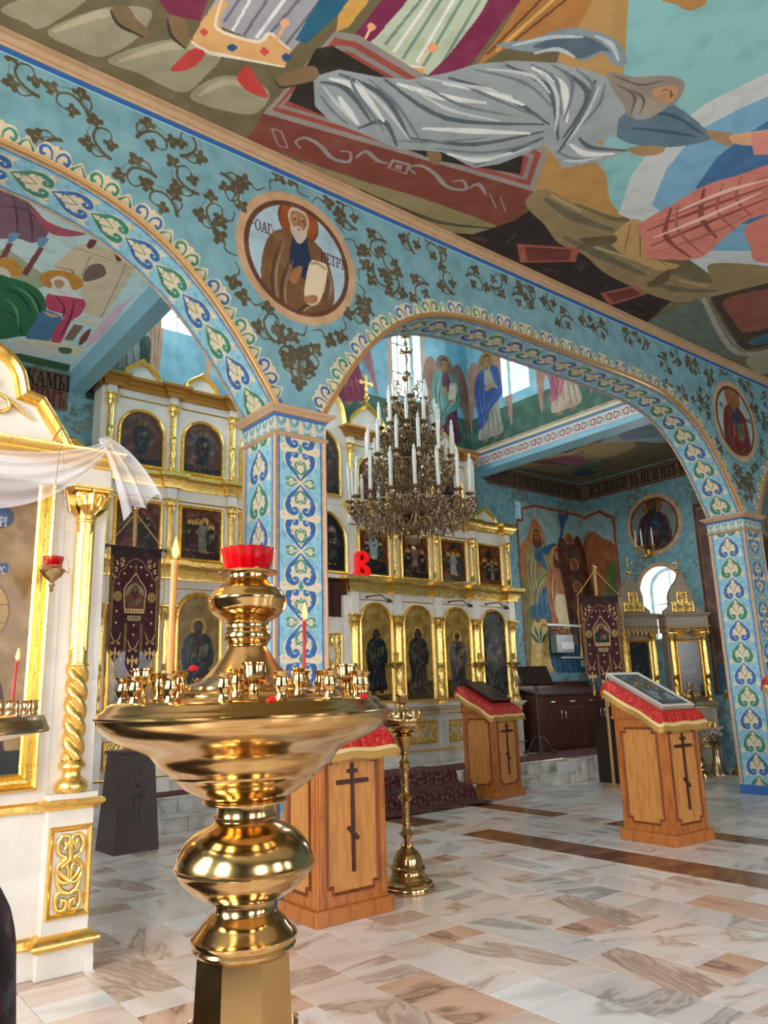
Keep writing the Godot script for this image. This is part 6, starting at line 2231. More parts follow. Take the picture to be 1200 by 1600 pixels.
# a red cloth laid over the lectern's sloping desk: it breaks over the edges and hangs
func lectern_cloth(at: Vector3, turn: float, label: String, w := 0.54, d := 0.54) -> void:
	var t := thing("lectern_cloth", label, "cloth", at, turn, "red cloths with gold fringe on the lecterns")
	var half := w / 2 + 0.0
	var y_low := 1.024
	var y_high := 1.296
	var zf := d / 2 - 0.01
	var zb := -d / 2 + 0.01
	var slope := (y_high - y_low) / (zf - zb)
	var hang := 0.115
	var f := func(u: float, v: float) -> Vector3:
		var s := (u - 0.5) * 2.0 * (half + hang)
		var q := lerpf(zb - 0.05, zf + hang, v)
		var side := maxf(0.0, absf(s) - half)
		var front := maxf(0.0, q - zf)
		var x := signf(s) * (minf(absf(s), half) + side * 0.38)
		var z := minf(q, zf) + front * 0.42
		var y := y_low + slope * (zf - clampf(minf(q, zf), zb - 0.05, zf))
		var back := maxf(0.0, zb - q)
		y -= back * 1.2
		var drop := maxf(side, front)
		y -= drop * 0.92
		y += 0.008 * sin(v * 13.0 + u * 4.0) * (side * 9.0) + 0.006 * sin(u * 17.0) * (front * 8.0)
		x += 0.012 * sin(v * 11.0) * (side * 8.0) * signf(s)
		return Vector3(x, y, z)
	var g := G.new()
	surf(g, 36, 30, f, 0.003)
	obj(g, "cloth", M.red_cloth, t)
	# the border ribbon and the fringe follow the two sides and the front
	var hem := []
	for i in 25: hem.append(V(0.0, 0.05 + 0.95 * i / 24.0))
	for i in range(1, 25): hem.append(V(i / 24.0, 1.0))
	for i in range(1, 25): hem.append(V(1.0, 1.0 - 0.95 * i / 24.0))
	g = G.new()
	var pts := []
	var ins := []
	for h in hem:
		pts.append(f.call(h.x, h.y))
		var c := V(clampf(h.x, 0.035, 0.965), minf(h.y, 0.955))
		ins.append(f.call(c.x, c.y))
	for i in pts.size() - 1:
		var o: Vector3 = ((pts[i] + pts[i + 1]) * 0.5 - Vector3(0, 1.1, 0)) * Vector3(1, 0, 1)
		var up := o.normalized() * 0.004 + Vector3(0, 0.003, 0)
		g.face([pts[i] + up, pts[i + 1] + up, ins[i + 1] + up, ins[i] + up], o + Vector3(0, 0.1, 0))
	obj(g, "ribbon", M.galloon, t)
	g = G.new()
	for i in pts.size() - 1:
		for k in 4:
			var a: Vector3 = pts[i].lerp(pts[i + 1], k / 4.0)
			var b: Vector3 = pts[i].lerp(pts[i + 1], (k + 0.85) / 4.0)
			var o := ((a + b) * 0.5 - Vector3(0, 1.1, 0)) * Vector3(1, 0, 1)
			var l := 0.04 + 0.008 * sin(i * 3.7 + k * 2.3)
			var d1 := o.normalized() * 0.006 + Vector3(0, -l, 0)
			var th := o.normalized() * 0.003
			g.face([a + th, b + th, b + d1 + th * 0.6, a + d1 + th * 0.6], o)
			g.face([a - th, b - th, b + d1 - th, a + d1 - th], -o)
	var fr := obj(g, "fringe", M.fringe, t)
	fr.set_meta("kind", "stuff")


# a framed picture lying on a lectern's desk
func desk_icon(at: Vector3, turn: float, w: float, h: float, frame_m: Material, picture: Material, label: String, lift := 0.03, shift := Vector2.ZERO, thick := 0.035) -> void:
	var slope := atan2(0.272, 0.52)
	var b := Basis(Vector3.UP, turn) * Basis(Vector3.RIGHT, -PI / 2 + slope)
	var t := thing("framed_icon", label, "icon")
	t.transform = Transform3D(b, at + Basis(Vector3.UP, turn) * Vector3(shift.x, 1.166 + lift, shift.y))
	var g := G.new()
	extrude(g, [V(-w / 2, -h / 2), V(w / 2, -h / 2), V(w / 2, h / 2), V(-w / 2, h / 2)], -thick, 0.0)
	mould(g, [V(-w / 2, -h / 2), V(w / 2, -h / 2), V(w / 2, h / 2), V(-w / 2, h / 2)], true, [V(0.0, -thick), V(0.0, 0.004), V(-0.008, 0.01), V(-0.022, 0.008), V(-0.034, 0.003), V(-0.036, 0.0)])
	obj(g, "frame", frame_m, t)
	g = G.new()
	g.face([Vector3(-w / 2 + 0.036, -h / 2 + 0.036, 0.001), Vector3(w / 2 - 0.036, -h / 2 + 0.036, 0.001), Vector3(w / 2 - 0.036, h / 2 - 0.036, 0.001), Vector3(-w / 2 + 0.036, h / 2 - 0.036, 0.001)], Vector3(0, 0, 1), [V(0, 1), V(1, 1), V(1, 0), V(0, 0)])
	obj(g, "painting", picture, t)


func build_lecterns() -> void:
	var spots := [[Vector3(6.035, 0, -3.945), deg_to_rad(-3), "right"], [Vector3(7.05, 0, -6.9), deg_to_rad(6), "middle"], [Vector3(2.81, 0, -4.1), 0.0, "left"]]
	lectern(spots[0][0], spots[0][1], "orange wooden lectern with a white-framed icon, nearest the right pier")
	lectern(spots[1][0], spots[1][1], "orange wooden lectern with a dark-framed icon, close to the platform steps")
	lectern(spots[2][0], spots[2][1], "orange wooden lectern half hidden behind the large brass candle stand", 0.56, 0.42)
	lectern_cloth(spots[0][0], spots[0][1], "red brocade cloth with gold fringe on the lectern nearest the right pier")
	lectern_cloth(spots[1][0], spots[1][1], "red cloth with gold fringe on the lectern by the platform steps")
	lectern_cloth(spots[2][0], spots[2][1], "red cloth with gold fringe behind the large brass candle stand", 0.56, 0.42)
	var p1 := icon_paint(0.4, 0.56, Color(0.34, 0.38, 0.38), [{"robe": Color(0.16, 0.24, 0.32), "cloak": Color(0.44, 0.5, 0.52), "at": V(-0.1, 0.1), "size": 0.9, "skin": Color(0.4, 0.32, 0.25)}, {"robe": Color(0.55, 0.58, 0.58), "cloak": Color(0.2, 0.26, 0.3), "at": V(0.2, 0.2), "size": 0.7, "skin": Color(0.4, 0.32, 0.25)}], "earth")
	desk_icon(spots[0][0], spots[0][1], 0.44, 0.62, M.silver_frame, p1, "icon in a whitish frame on the lectern nearest the right pier", 0.05, V(0.02, -0.035))
	var p2 := icon_paint(0.36, 0.46, Color(0.07, 0.09, 0.08), [{"robe": Color(0.05, 0.1, 0.08), "cloak": Color(0.12, 0.16, 0.14), "at": V(0, 0.1), "size": 1.0, "skin": Color(0.16, 0.14, 0.1), "halo": Color(0.12, 0.14, 0.12)}], "")
	desk_icon(spots[1][0], spots[1][1], 0.36, 0.48, M.bronze_frame, p2, "dark icon in a red-sided silvery frame on the lectern by the steps", 0.062, V(0.03, -0.03), 0.05)
	var p3 := icon_paint(0.36, 0.46, Color(0.5, 0.4, 0.2), [{"robe": Color(0.3, 0.1, 0.1), "cloak": Color(0.1, 0.16, 0.24), "at": V(0, 0.1), "size": 1.0}], "")
	desk_icon(spots[2][0], spots[2][1], 0.34, 0.4, M.bronze_frame, p3, "icon on the lectern behind the large brass candle stand", 0.045)
	# the low dark lectern by the left pier
	var t := thing("side_lectern", "low dark brown tapering lectern with a carved cross left of the brass bowl", "lectern", Vector3(2.62, 0, -7.0), 0.05)
	var g := G.new()
	for j in 4:
		var a0 := [V(-0.2, 0.2), V(0.2, 0.2), V(0.2, -0.2), V(-0.2, -0.2)]
		var lo: Vector2 = a0[j]
		var lo2: Vector2 = a0[(j + 1) % 4]
		var hi := lo * 0.76
		var hi2 := lo2 * 0.76
		g.face([Vector3(lo.x, 0, lo.y), Vector3(lo2.x, 0, lo2.y), Vector3(hi2.x, 0.8, hi2.y), Vector3(hi.x, 0.8, hi.y)], Vector3(lo.x + lo2.x, 0.1, lo.y + lo2.y))
	obj(g, "body", M.dark_wood, t)
	g = G.new()
	bx(g, -0.17, 0.17, 0.8, 0.822, -0.17, 0.18, 0.004)
	obj(g, "top_board", M.dark_wood, t)
	g = G.new()
	var tilt := atan2(0.048, 0.8)
	g.xf = Transform3D(Basis(Vector3.RIGHT, -tilt), Vector3(0, 0.42, 0.177))
	bx(g, -0.022, 0.022, -0.22, 0.3, -0.004, 0.008, 0.003)
	bx(g, -0.055, 0.055, 0.2, 0.24, -0.004, 0.008, 0.003)
	bx(g, -0.09, 0.09, 0.1, 0.14, -0.004, 0.008, 0.003)
	bx(g, -0.055, 0.055, 0.01, 0.045, -0.004, 0.008, 0.003)
	obj(g, "carved_cross", M.dark_wood, t)


# ---------------------------------------------------------------- the large shrine on the left

func build_shrine() -> void:
	var XC := 0.64
	var zf := -4.14
	var t := thing("icon_shrine", "white and gilded free-standing icon shrine at the left edge", "shrine", Vector3.ZERO)
	var g := G.new()
	bx(g, XC - 0.72, XC + 0.72, 0.0, 2.56, zf - 0.4, zf - 0.06, 0.004)
	obj(g, "case", M.white, t)
	for s in [1.0, -1.0]:
		var px: float = XC + s * 0.6225       # middle of the pilaster
		g = G.new()
		bx(g, px - 0.1125, px + 0.1125, 0.17, 0.76, zf - 0.1, zf, 0.005)
		obj(g, "pedestal", M.white, t)
		g = G.new()
		bx(g, px - 0.127, px + 0.14, 0.0, 0.13, zf - 0.36, zf + 0.012, 0.005)
		obj(g, "pedestal_foot", M.white, t)
		g = G.new()
		bx(g, px - 0.105, px + 0.115, 0.815, 2.56, zf - 0.12, zf - 0.055, 0.004)
		obj(g, "pilaster", M.white, t)
		g = G.new()
		band(g, px - 0.1125, px + 0.1125, zf - 0.36, zf, 0.12, [V(0.016, 0.0), V(0.03, 0.006), V(0.044, 0.022), V(0.044, 0.034), V(0.03, 0.05), V(0.008, 0.066), V(0.0, 0.07)])
		obj(g, "base_moulding", M.gold, t)
		g = G.new()
		band(g, px - 0.1125, px + 0.1125, zf - 0.36, zf, 0.742, [V(0.0, 0.0), V(0.012, 0.004), V(0.022, 0.014), V(0.03, 0.02), V(0.04, 0.03), V(0.042, 0.042), V(0.034, 0.05), V(0.0, 0.052)])
		obj(g, "dado_moulding", M.gold, t)
		g = G.new()
		bx(g, px - 0.12, px + 0.12, 0.794, 0.822, zf - 0.2, zf + 0.028, 0.004)
		obj(g, "column_slab", M.white, t)
		g = G.new()
		g.xf = Transform3D(Basis(), Vector3(px + 0.003, 0.463, zf))
		mould(g, [V(-0.104, -0.208), V(0.104, -0.208), V(0.104, 0.208), V(-0.104, 0.208)], true, [V(0.0, 0.0), V(0.0, 0.014), V(-0.008, 0.018), V(-0.018, 0.012), V(-0.026, 0.004), V(-0.026, 0.0)])
		var pan := obj(g, "panel_frame", M.gold, t)
		# carved strapwork on the pedestal
		g = G.new()
		g.xf = Transform3D(Basis(), Vector3(px + 0.003, 0.463, zf + 0.004))
		for m in [-1.0, 1.0]:
			tube(g, curve([Vector3(m * 0.042, 0.165, 0.008), Vector3(m * 0.06, 0.13, 0.01), Vector3(m * 0.052, 0.085, 0.008), Vector3(m * 0.02, 0.06, 0.014), Vector3(m * 0.052, 0.03, 0.008), Vector3(m * 0.056, -0.02, 0.008), Vector3(m * 0.02, -0.05, 0.014), Vector3(m * -0.03, -0.02, 0.01), Vector3(m * -0.05, 0.01, 0.008)], 5), 0.011, 8)
			tube(g, curve([Vector3(m * 0.042, 0.165, 0.008), Vector3(m * 0.01, 0.16, 0.012), Vector3(m * 0.008, 0.13, 0.014), Vector3(m * 0.024, 0.125, 0.012), Vector3(m * 0.028, 0.142, 0.01)], 5), 0.01, 8)
			tube(g, curve([Vector3(m * 0.03, 0.1, 0.01), Vector3(0.0, 0.13, 0.012), Vector3(0.0, 0.06, 0.014), Vector3(m * 0.04, 0.02, 0.01)], 5), 0.009, 8)
			tube(g, curve([Vector3(m * 0.056, -0.03, 0.008), Vector3(m * 0.04, -0.075, 0.01), Vector3(0, -0.1, 0.014), Vector3(m * 0.045, -0.09, 0.01), Vector3(m * 0.058, -0.13, 0.008), Vector3(m * 0.045, -0.168, 0.008), Vector3(m * 0.012, -0.165, 0.01), Vector3(m * 0.01, -0.135, 0.014), Vector3(m * 0.026, -0.125, 0.012), Vector3(m * 0.03, -0.145, 0.01)], 5), 0.011, 8)
			tube(g, curve([Vector3(m * 0.04, 0.06, 0.008), Vector3(m * 0.01, 0.02, 0.012), Vector3(m * 0.005, -0.06, 0.014)], 5), 0.008, 8)
		lathe(g, [V(0.0, -0.012), V(0.012, 0.0), V(0.0, 0.012)], 10, Vector3(0, 0.045, 0.012))
		obj(g, "strapwork", M.gold, pan)
		# column
		var cz := zf - 0.035
		g = G.new()
		lathe(g, [V(0.0, 0.822), V(0.066, 0.823), V(0.077, 0.832), V(0.08, 0.85), V(0.076, 0.87), V(0.064, 0.884), V(0.05, 0.895), V(0.048, 0.905), V(0.045, 0.915), V(0.046, 0.925), V(0.058, 0.934), V(0.066, 0.945), V(0.064, 0.962), V(0.054, 0.972), V(0.05, 0.98)], 36, Vector3(px, 0, cz))
		var col := obj(g, "column_base", M.gold, t)
		g = G.new()
		g.xf = Transform3D(Basis(), Vector3(px, 0, cz))
		twisted(g, 0.978, 1.44, 0.0525, 3, 5.2, 90, 48)
		obj(g, "twisted_shaft", M.gold, t)
		g = G.new()
		g.xf = Transform3D(Basis(), Vector3(px, 0, cz))
		lathe(g, [V(0.048, 1.436), V(0.054, 1.44), V(0.056, 1.447), V(0.054, 1.454), V(0.048, 1.457)], 28)
		fluted_fine(g, 1.456, 2.2, 0.0475, 8)
		obj(g, "fluted_shaft", M.gold, t)
		g = G.new()
		var cb := Node3D.new()
		cb.name = "capital_group"
		t.add_child(cb, true)
		shrine_capital(cb, Vector3(px, 2.195, cz))
	# mouldings along the recessed middle
	g = G.new()
	bx(g, XC - 0.52, XC + 0.52, 0.742, 0.79, zf - 0.07, zf - 0.03, 0.012)
	obj(g, "dado_moulding", M.gold, t)
	g = G.new()
	bx(g, XC - 0.52, XC + 0.52, 0.13, 0.185, zf - 0.07, zf - 0.03, 0.012)
	obj(g, "base_moulding", M.gold, t)
	g = G.new()
	bx(g, XC - 0.5, XC + 0.5, 0.0, 0.13, zf - 0.1, zf - 0.04, 0.004)
	obj(g, "base_board", M.white, t)
	# entablature
	g = G.new()
	bx(g, XC - 0.745, XC + 0.74, 2.385, 2.6, zf - 0.38, zf - 0.01, 0.004)
	obj(g, "entablature", M.white, t)
	g = G.new()
	band(g, XC - 0.745, XC + 0.74, zf - 0.38, zf - 0.01, 2.5, [V(0, 0), V(0.012, 0.006), V(0.016, 0.02), V(0.03, 0.03), V(0.038, 0.05), V(0.034, 0.056), V(0.05, 0.07), V(0.058, 0.09), V(0.058, 0.1), V(-0.02, 0.112)])
	obj(g, "cornice", M.gold, t)
	# the shaped gable
	var half := [V(0.0, 3.13), V(0.1, 3.115), V(0.19, 3.065), V(0.25, 2.985), V(0.278, 2.878), V(0.36, 2.86)]
	var rt := curve(half.slice(0, 5), 5)
	rt.append(V(0.36, 2.858))
	rt.append_array(curve([V(0.36, 2.858), V(0.425, 2.765), V(0.475, 2.69), V(0.52, 2.61)], 4).slice(1))
	var line := []
	for i in range(rt.size() - 1, -1, -1):
		line.append(V(rt[i].x, rt[i].y))
	for i in range(1, rt.size()):
		line.append(V(-rt[i].x, rt[i].y))
	var gz := zf - 0.06
	g = G.new()
	g.xf = Transform3D(Basis(), Vector3(XC, 0, gz))
	extrude(g, line, -0.08, 0.0)
	var gable := obj(g, "gable", M.white, t)
	g = G.new()
	g.xf = Transform3D(Basis(), Vector3(XC, 0, gz))
	mould(g, line, false, [V(-0.055, 0.0), V(-0.055, 0.016), V(-0.045, 0.03), V(-0.034, 0.022), V(-0.026, 0.032), V(-0.012, 0.046), V(0.004, 0.044), V(0.014, 0.03), V(0.014, -0.08)])
	obj(g, "gable_moulding", M.gold, gable)
	g = G.new()
	g.xf = Transform3D(Basis(), Vector3(XC, 2.78, gz))
	for m in [-1.0, 1.0]:
		tube(g, curve([Vector3(0, 0.06, 0.012), Vector3(m * 0.08, 0.07, 0.016), Vector3(m * 0.17, 0.05, 0.018), Vector3(m * 0.2, 0.0, 0.016), Vector3(m * 0.16, -0.035, 0.012), Vector3(m * 0.11, -0.02, 0.014), Vector3(m * 0.115, 0.015, 0.016), Vector3(m * 0.14, 0.018, 0.016)], 6), 0.011, 8)
		tube(g, curve([Vector3(m * 0.18, 0.045, 0.012), Vector3(m * 0.23, 0.01, 0.02), Vector3(m * 0.29, -0.035, 0.012), Vector3(m * 0.33, -0.05, 0.006)], 6), [0.006, 0.008, 0.01, 0.012, 0.014, 0.015, 0.016, 0.015, 0.014, 0.013, 0.012, 0.011, 0.01, 0.009, 0.007, 0.006, 0.005, 0.004, 0.002], 8, false, 0.6)
		tube(g, curve([Vector3(0, 0.06, 0.012), Vector3(m * 0.04, 0.12, 0.014), Vector3(m * 0.1, 0.14, 0.014), Vector3(m * 0.12, 0.1, 0.014)], 6), 0.009, 8)
	obj(g, "gable_scroll", M.gold, gable)
	# the great icon and its frame
	var iw := 0.88
	var ih := 1.52
	var p := Paint.new(0.88, 1.52, 300.0, Color(0.5, 0.38, 0.2), V(-0.44, 1.52))
	for k in 60:
		var c := V(rng.randf_range(-0.44, 0.44), rng.randf_range(0, 1.5))
		p.disc(c, rng.randf_range(0.02, 0.09), rng.randf_range(0.02, 0.06), Color(0.5, 0.38, 0.2).lerp([Color(0.62, 0.5, 0.28), Color(0.4, 0.29, 0.16)][k % 2], 0.25), 12)
	var hc := V(0.09, 0.79)
	p.disc(hc, 0.19, 0.19, Color(0.2, 0.04, 0.03), 48)
	p.disc(hc, 0.186, 0.186, Color(0.6, 0.46, 0.22), 48)
	p.stroke([hc + V(0.08, 0.035), hc + V(0.186, 0.035)], 0.003, 0.003, 0.003, Color(0.25, 0.08, 0.05))
	p.stroke([hc + V(0.08, -0.055), hc + V(0.186, -0.055)], 0.003, 0.003, 0.003, Color(0.25, 0.08, 0.05))
	p.fill(curve([V(-0.44, 0.0), V(-0.44, 0.5), V(-0.2, 0.62), V(0.06, 0.6), V(0.2, 0.55), V(0.28, 0.4), V(0.3, 0.15), V(0.28, 0.0)], 5, true), Color(0.2, 0.06, 0.04))
	for k in 7:
		p.stroke(curve([V(-0.2 + k * 0.07, 0.56), V(-0.18 + k * 0.075, 0.3), V(-0.2 + k * 0.08, 0.0)], 5), 0.004, 0.012, 0.004, Color(0.32, 0.12, 0.07) if k % 2 == 0 else Color(0.1, 0.03, 0.02))
	p.disc(hc + V(0, -0.01), 0.105, 0.135, Color(0.08, 0.035, 0.03), 28)
	p.disc(hc + V(-0.01, -0.02), 0.066, 0.1, Color(0.22, 0.11, 0.07), 28)
	p.fill(curve([hc + V(-0.07, -0.07), hc + V(0.05, -0.07), hc + V(0.04, -0.14), hc + V(-0.01, -0.17), hc + V(-0.06, -0.14)], 4, true), Color(0.09, 0.04, 0.03))
	for s in [-1.0, 1.0]:
		p.disc(hc + V(-0.01 + s * 0.028, 0.01), 0.012, 0.006, INK, 10)
	p.rect(-0.44, 0.0, 0.88, 0.12, Color(0.05, 0.06, 0.055))
	for k in 3:
		p.disc(V(0.2, 1.27), 0.068 - 0.006 * k, 0.06 - 0.006 * k, [Color(0.25, 0.2, 0.15), Color(0.1, 0.19, 0.34), Color(0.12, 0.22, 0.38)][k], 28)
	p.rect(0.11, 0.985, 0.15, 0.052, Color(0.3, 0.28, 0.25))
	p.rect(0.113, 0.988, 0.144, 0.046, Color(0.12, 0.22, 0.38))
	var pm := painted(p, 0.3, 0.22)
	pm.texture_repeat = false
	var zi := zf - 0.058
	g = G.new()
	g.face([Vector3(XC - 0.44, 0.92, zi), Vector3(XC + 0.44, 0.92, zi), Vector3(XC + 0.44, 2.44, zi), Vector3(XC - 0.44, 2.44, zi)], Vector3(0, 0, 1), [V(0, 1), V(1, 1), V(1, 0), V(0, 0)])
	var ic := obj(g, "icon", pm, t)
	ic.set_meta("label", "large dark icon of a haloed bearded face on worn gold ground")
	g = G.new()
	g.xf = Transform3D(Basis(), Vector3(XC, 0.93, zf - 0.06))
	mould(g, [V(-0.375, 0.0), V(0.375, 0.0), V(0.375, 1.46), V(-0.375, 1.46)], true, [V(-0.0, 0.0), V(0.0, 0.014), V(0.01, 0.022), V(0.02, 0.012), V(0.03, 0.03), V(0.045, 0.034), V(0.055, 0.024), V(0.062, 0.042), V(0.074, 0.05), V(0.082, 0.04), V(0.085, 0.0)])
	obj(g, "frame", M.gold, ic)
	var white_ink := mat(Color(0.75, 0.76, 0.78), 0.6)
	text("lettering", "ИИС ХРС", 0.05, 0.001, white_ink, ic, Transform3D(Basis(), Vector3(XC + 0.185, 1.916, zi + 0.002)), false, false, 0.6)
	text("lettering", "МРI", 0.065, 0.001, white_ink, ic, Transform3D(Basis(), Vector3(XC + 0.2, 2.165, zi + 0.002)), true, false, 0.6)
	text("lettering", "Й", 0.075, 0.001, M.ink, ic, Transform3D(Basis(), Vector3(XC + 0.225, 1.675, zi + 0.002)), true, false, 0.6)
	# steel angle at the foot
	g = G.new()
	bx(g, 1.362, 1.402, 0.0, 0.066, zf + 0.012, zf + 0.015, 0.001)
	bx(g, 1.362, 1.402, 0.0, 0.004, zf + 0.012, zf + 0.04, 0.001)
	obj(g, "angle_bracket", M.white_plastic, t)
	# hanging lamp
	var lp := Vector3(1.055, 1.88, zf + 0.16)
	var lamp := thing("hanging_lamp", "small brass oil lamp with red glass hanging on chains before the large icon", "oil lamp", lp)
	g = G.new()
	lathe(g, [V(0.0, -0.09), V(0.012, -0.08), V(0.006, -0.068), V(0.016, -0.055), V(0.008, -0.042), V(0.02, -0.03), V(0.045, -0.01), V(0.058, 0.012), V(0.06, 0.022), V(0.052, 0.028), V(0.044, 0.036), V(0.046, 0.042), V(0.0, 0.04)], 24)
	obj(g, "bowl", M.brass_worn, lamp)
	for k in 3:
		var a := TAU * k / 3 + 0.2
		g = G.new()
		tube(g, [Vector3(cos(a) * 0.06, 0.015, sin(a) * 0.06), Vector3(cos(a) * 0.075, 0.012, sin(a) * 0.075), Vector3(cos(a) * 0.078, 0.026, sin(a) * 0.078)], 0.006, 6)
		obj(g, "ear", M.brass_worn, lamp)
		g = G.new()
		var prev := Vector3(cos(a) * 0.075, 0.022, sin(a) * 0.075)
		var end := Vector3(0, 0.75, 0)
		for i in 40:
			var A := prev.lerp(end, i / 40.0)
			var B := prev.lerp(end, (i + 0.82) / 40.0)
			tube(g, [A, A.lerp(B, 0.5) + Vector3(0.0015, 0, 0.001) * (1 if i % 2 == 0 else -1), B], [0.0012, 0.0028, 0.0012], 5)
		var ch := obj(g, "chain", M.bronze, lamp)
		ch.set_meta("kind", "stuff")
	ruby_glass(lamp, Vector3(0, 0.036, 0), 0.05, 0.05)
	g = G.new()
	tube(g, curve([Vector3(0, 0.75, 0), Vector3(0, 0.77, -0.02), Vector3(0, 0.74, -0.16)], 5), 0.005, 6)
	obj(g, "hook", M.brass_worn, lamp)
	# the sheer white cloth along the cornice
	var cl := thing("draped_cloth", "sheer white cloth draped in swags over the cornice of the left shrine", "cloth")
	g = G.new()
	surf(g, 60, 34, func(u: float, v: float) -> Vector3:
		var x := lerpf(XC - 0.66, 1.325, u)
		var sag := 4.0 * u * (1.0 - u)
		sag = pow(sag, 0.8)
		var top := 2.655 - 0.16 * sag * (1.0 - v)
		var low := 2.6 - 0.42 * sag
		var y := lerpf(top, low, v)
		var fold := 0.016 * sin(v * 26.0 + 1.6 * sin(u * 5.0)) * (0.35 + 0.65 * sag)
		return Vector3(x, y, zf + 0.085 + fold + 0.02 * sag * sin(v * PI)), 0.0)
	obj(g, "swag", M.sheer, cl)
	g = G.new()
	surf(g, 30, 26, func(u: float, v: float) -> Vector3:
		# the tail fans out as it falls past the corner
		var a := curve2(V(1.29, 2.66), V(1.42, 2.6), V(1.53, 2.34), v)
		var wdt := lerpf(0.03, 0.15, v)
		var off := (u - 0.5) * wdt * 2.0
		var zig := absf(fposmod(u * 4.0, 2.0) - 1.0)
		return Vector3(a.x + off * 0.75, a.y + off * 0.45 - 0.07 * zig * v, zf + 0.07 + 0.035 * sin(u * 17.0) * (0.25 + v) + 0.03 * v), 0.0)
	obj(g, "tail", M.sheer, cl)


func curve2(a: Vector2, b: Vector2, c: Vector2, t: float) -> Vector2:
	return a * (1 - t) * (1 - t) + b * 2.0 * t * (1 - t) + c * t * t


func fluted_fine(g: G, y0: float, y1: float, r: float, flutes: int) -> void:
	var n := flutes * 10
	var d := y1 - y0
	var rows := [0.0, 0.09, 0.1, 0.12, 0.5, 0.88, 0.9, 0.91, 1.0]
	surf(g, n, 60, func(u: float, v: float) -> Vector3:
		var th := u * TAU + 0.2
		var e := clampf(minf((v - 0.09) * 40.0, (0.93 - v) * 40.0), 0.0, 1.0)
		var c := fposmod(th * flutes / TAU, 1.0)
		var w := sqrt(maxf(0.0, 1.0 - pow((c - 0.5) / 0.16, 2.0))) if absf(c - 0.5) < 0.16 else 0.0
		var k := 1.0 - 0.17 * e * w
		return Vector3(cos(th) * r * k, y0 + d * v, -sin(th) * r * k))


func shrine_capital(parent: Node, at: Vector3) -> void:
	var g := G.new()
	lathe(g, [V(0.0475, 0.0), V(0.054, 0.003), V(0.056, 0.009), V(0.054, 0.015), V(0.05, 0.018), V(0.056, 0.05), V(0.072, 0.1), V(0.084, 0.145)], 28, at)
	put(g.mesh(), "capital_bell", M.gold, parent)
	g = G.new()
	box(g, at + Vector3(0, 0.12, 0), Vector3(0.158, 0.085, 0.158), 0.012)
	put(g.mesh(), "capital_block", M.gold, parent)
	# leaves
	for k in 4:
		var b := Basis(Vector3.UP, k * PI / 2)
		g = G.new()
		g.xf = Transform3D(b, at)
		for q in [[0.0, 1.0, 0.11], [-0.042, 0.8, 0.095], [0.042, 0.8, 0.095], [-0.066, 0.6, 0.08], [0.066, 0.6, 0.08]]:
			var x: float = q[0]
			var s: float = q[1]
			var w: float = 0.026 * s
			var y1: float = 0.05 + q[2]
			for sd in [-1.0, 1.0]:
				var c0 := Vector3(x * 0.35, 0.04, 0.06)
				var c1 := Vector3(x * 0.8, 0.04 + q[2] * 0.5, 0.086 + 0.012 * s)
				var c2 := Vector3(x * 1.1, y1, 0.088 + 0.02 * s)
				var c3 := Vector3(x * 1.15, y1 - 0.012, 0.1 + 0.02 * s)
				g.face([c0, c1, c1 + Vector3(sd * w, -0.004, -0.014), c0 + Vector3(sd * w * 0.3, 0, -0.01)], Vector3(sd, 0, 1.5))
				g.face([c1, c2, c2 + Vector3(sd * w * 0.8, -0.01, -0.02), c1 + Vector3(sd * w, -0.004, -0.014)], Vector3(sd, 0, 1.5))
				g.face([c2, c3, c2 + Vector3(sd * w * 0.8, -0.01, -0.02)], Vector3(sd, 0.6, 1.5))
		tube(g, curve([Vector3(0, 0.06, 0.085), Vector3(0, 0.12, 0.098), Vector3(0, 0.165, 0.108), Vector3(0, 0.17, 0.12), Vector3(0, 0.155, 0.122)], 4), 0.006, 6)
		put(g.mesh(), "acanthus", M.gold, parent)
	g = G.new()
	box(g, at + Vector3(0, 0.168, 0), Vector3(0.19, 0.014, 0.19), 0.004)
	box(g, at + Vector3(0, 0.181, 0), Vector3(0.21, 0.016, 0.21), 0.005)
	put(g.mesh(), "abacus", M.gold, parent)

# ---------------------------------------------------------------- the chandelier

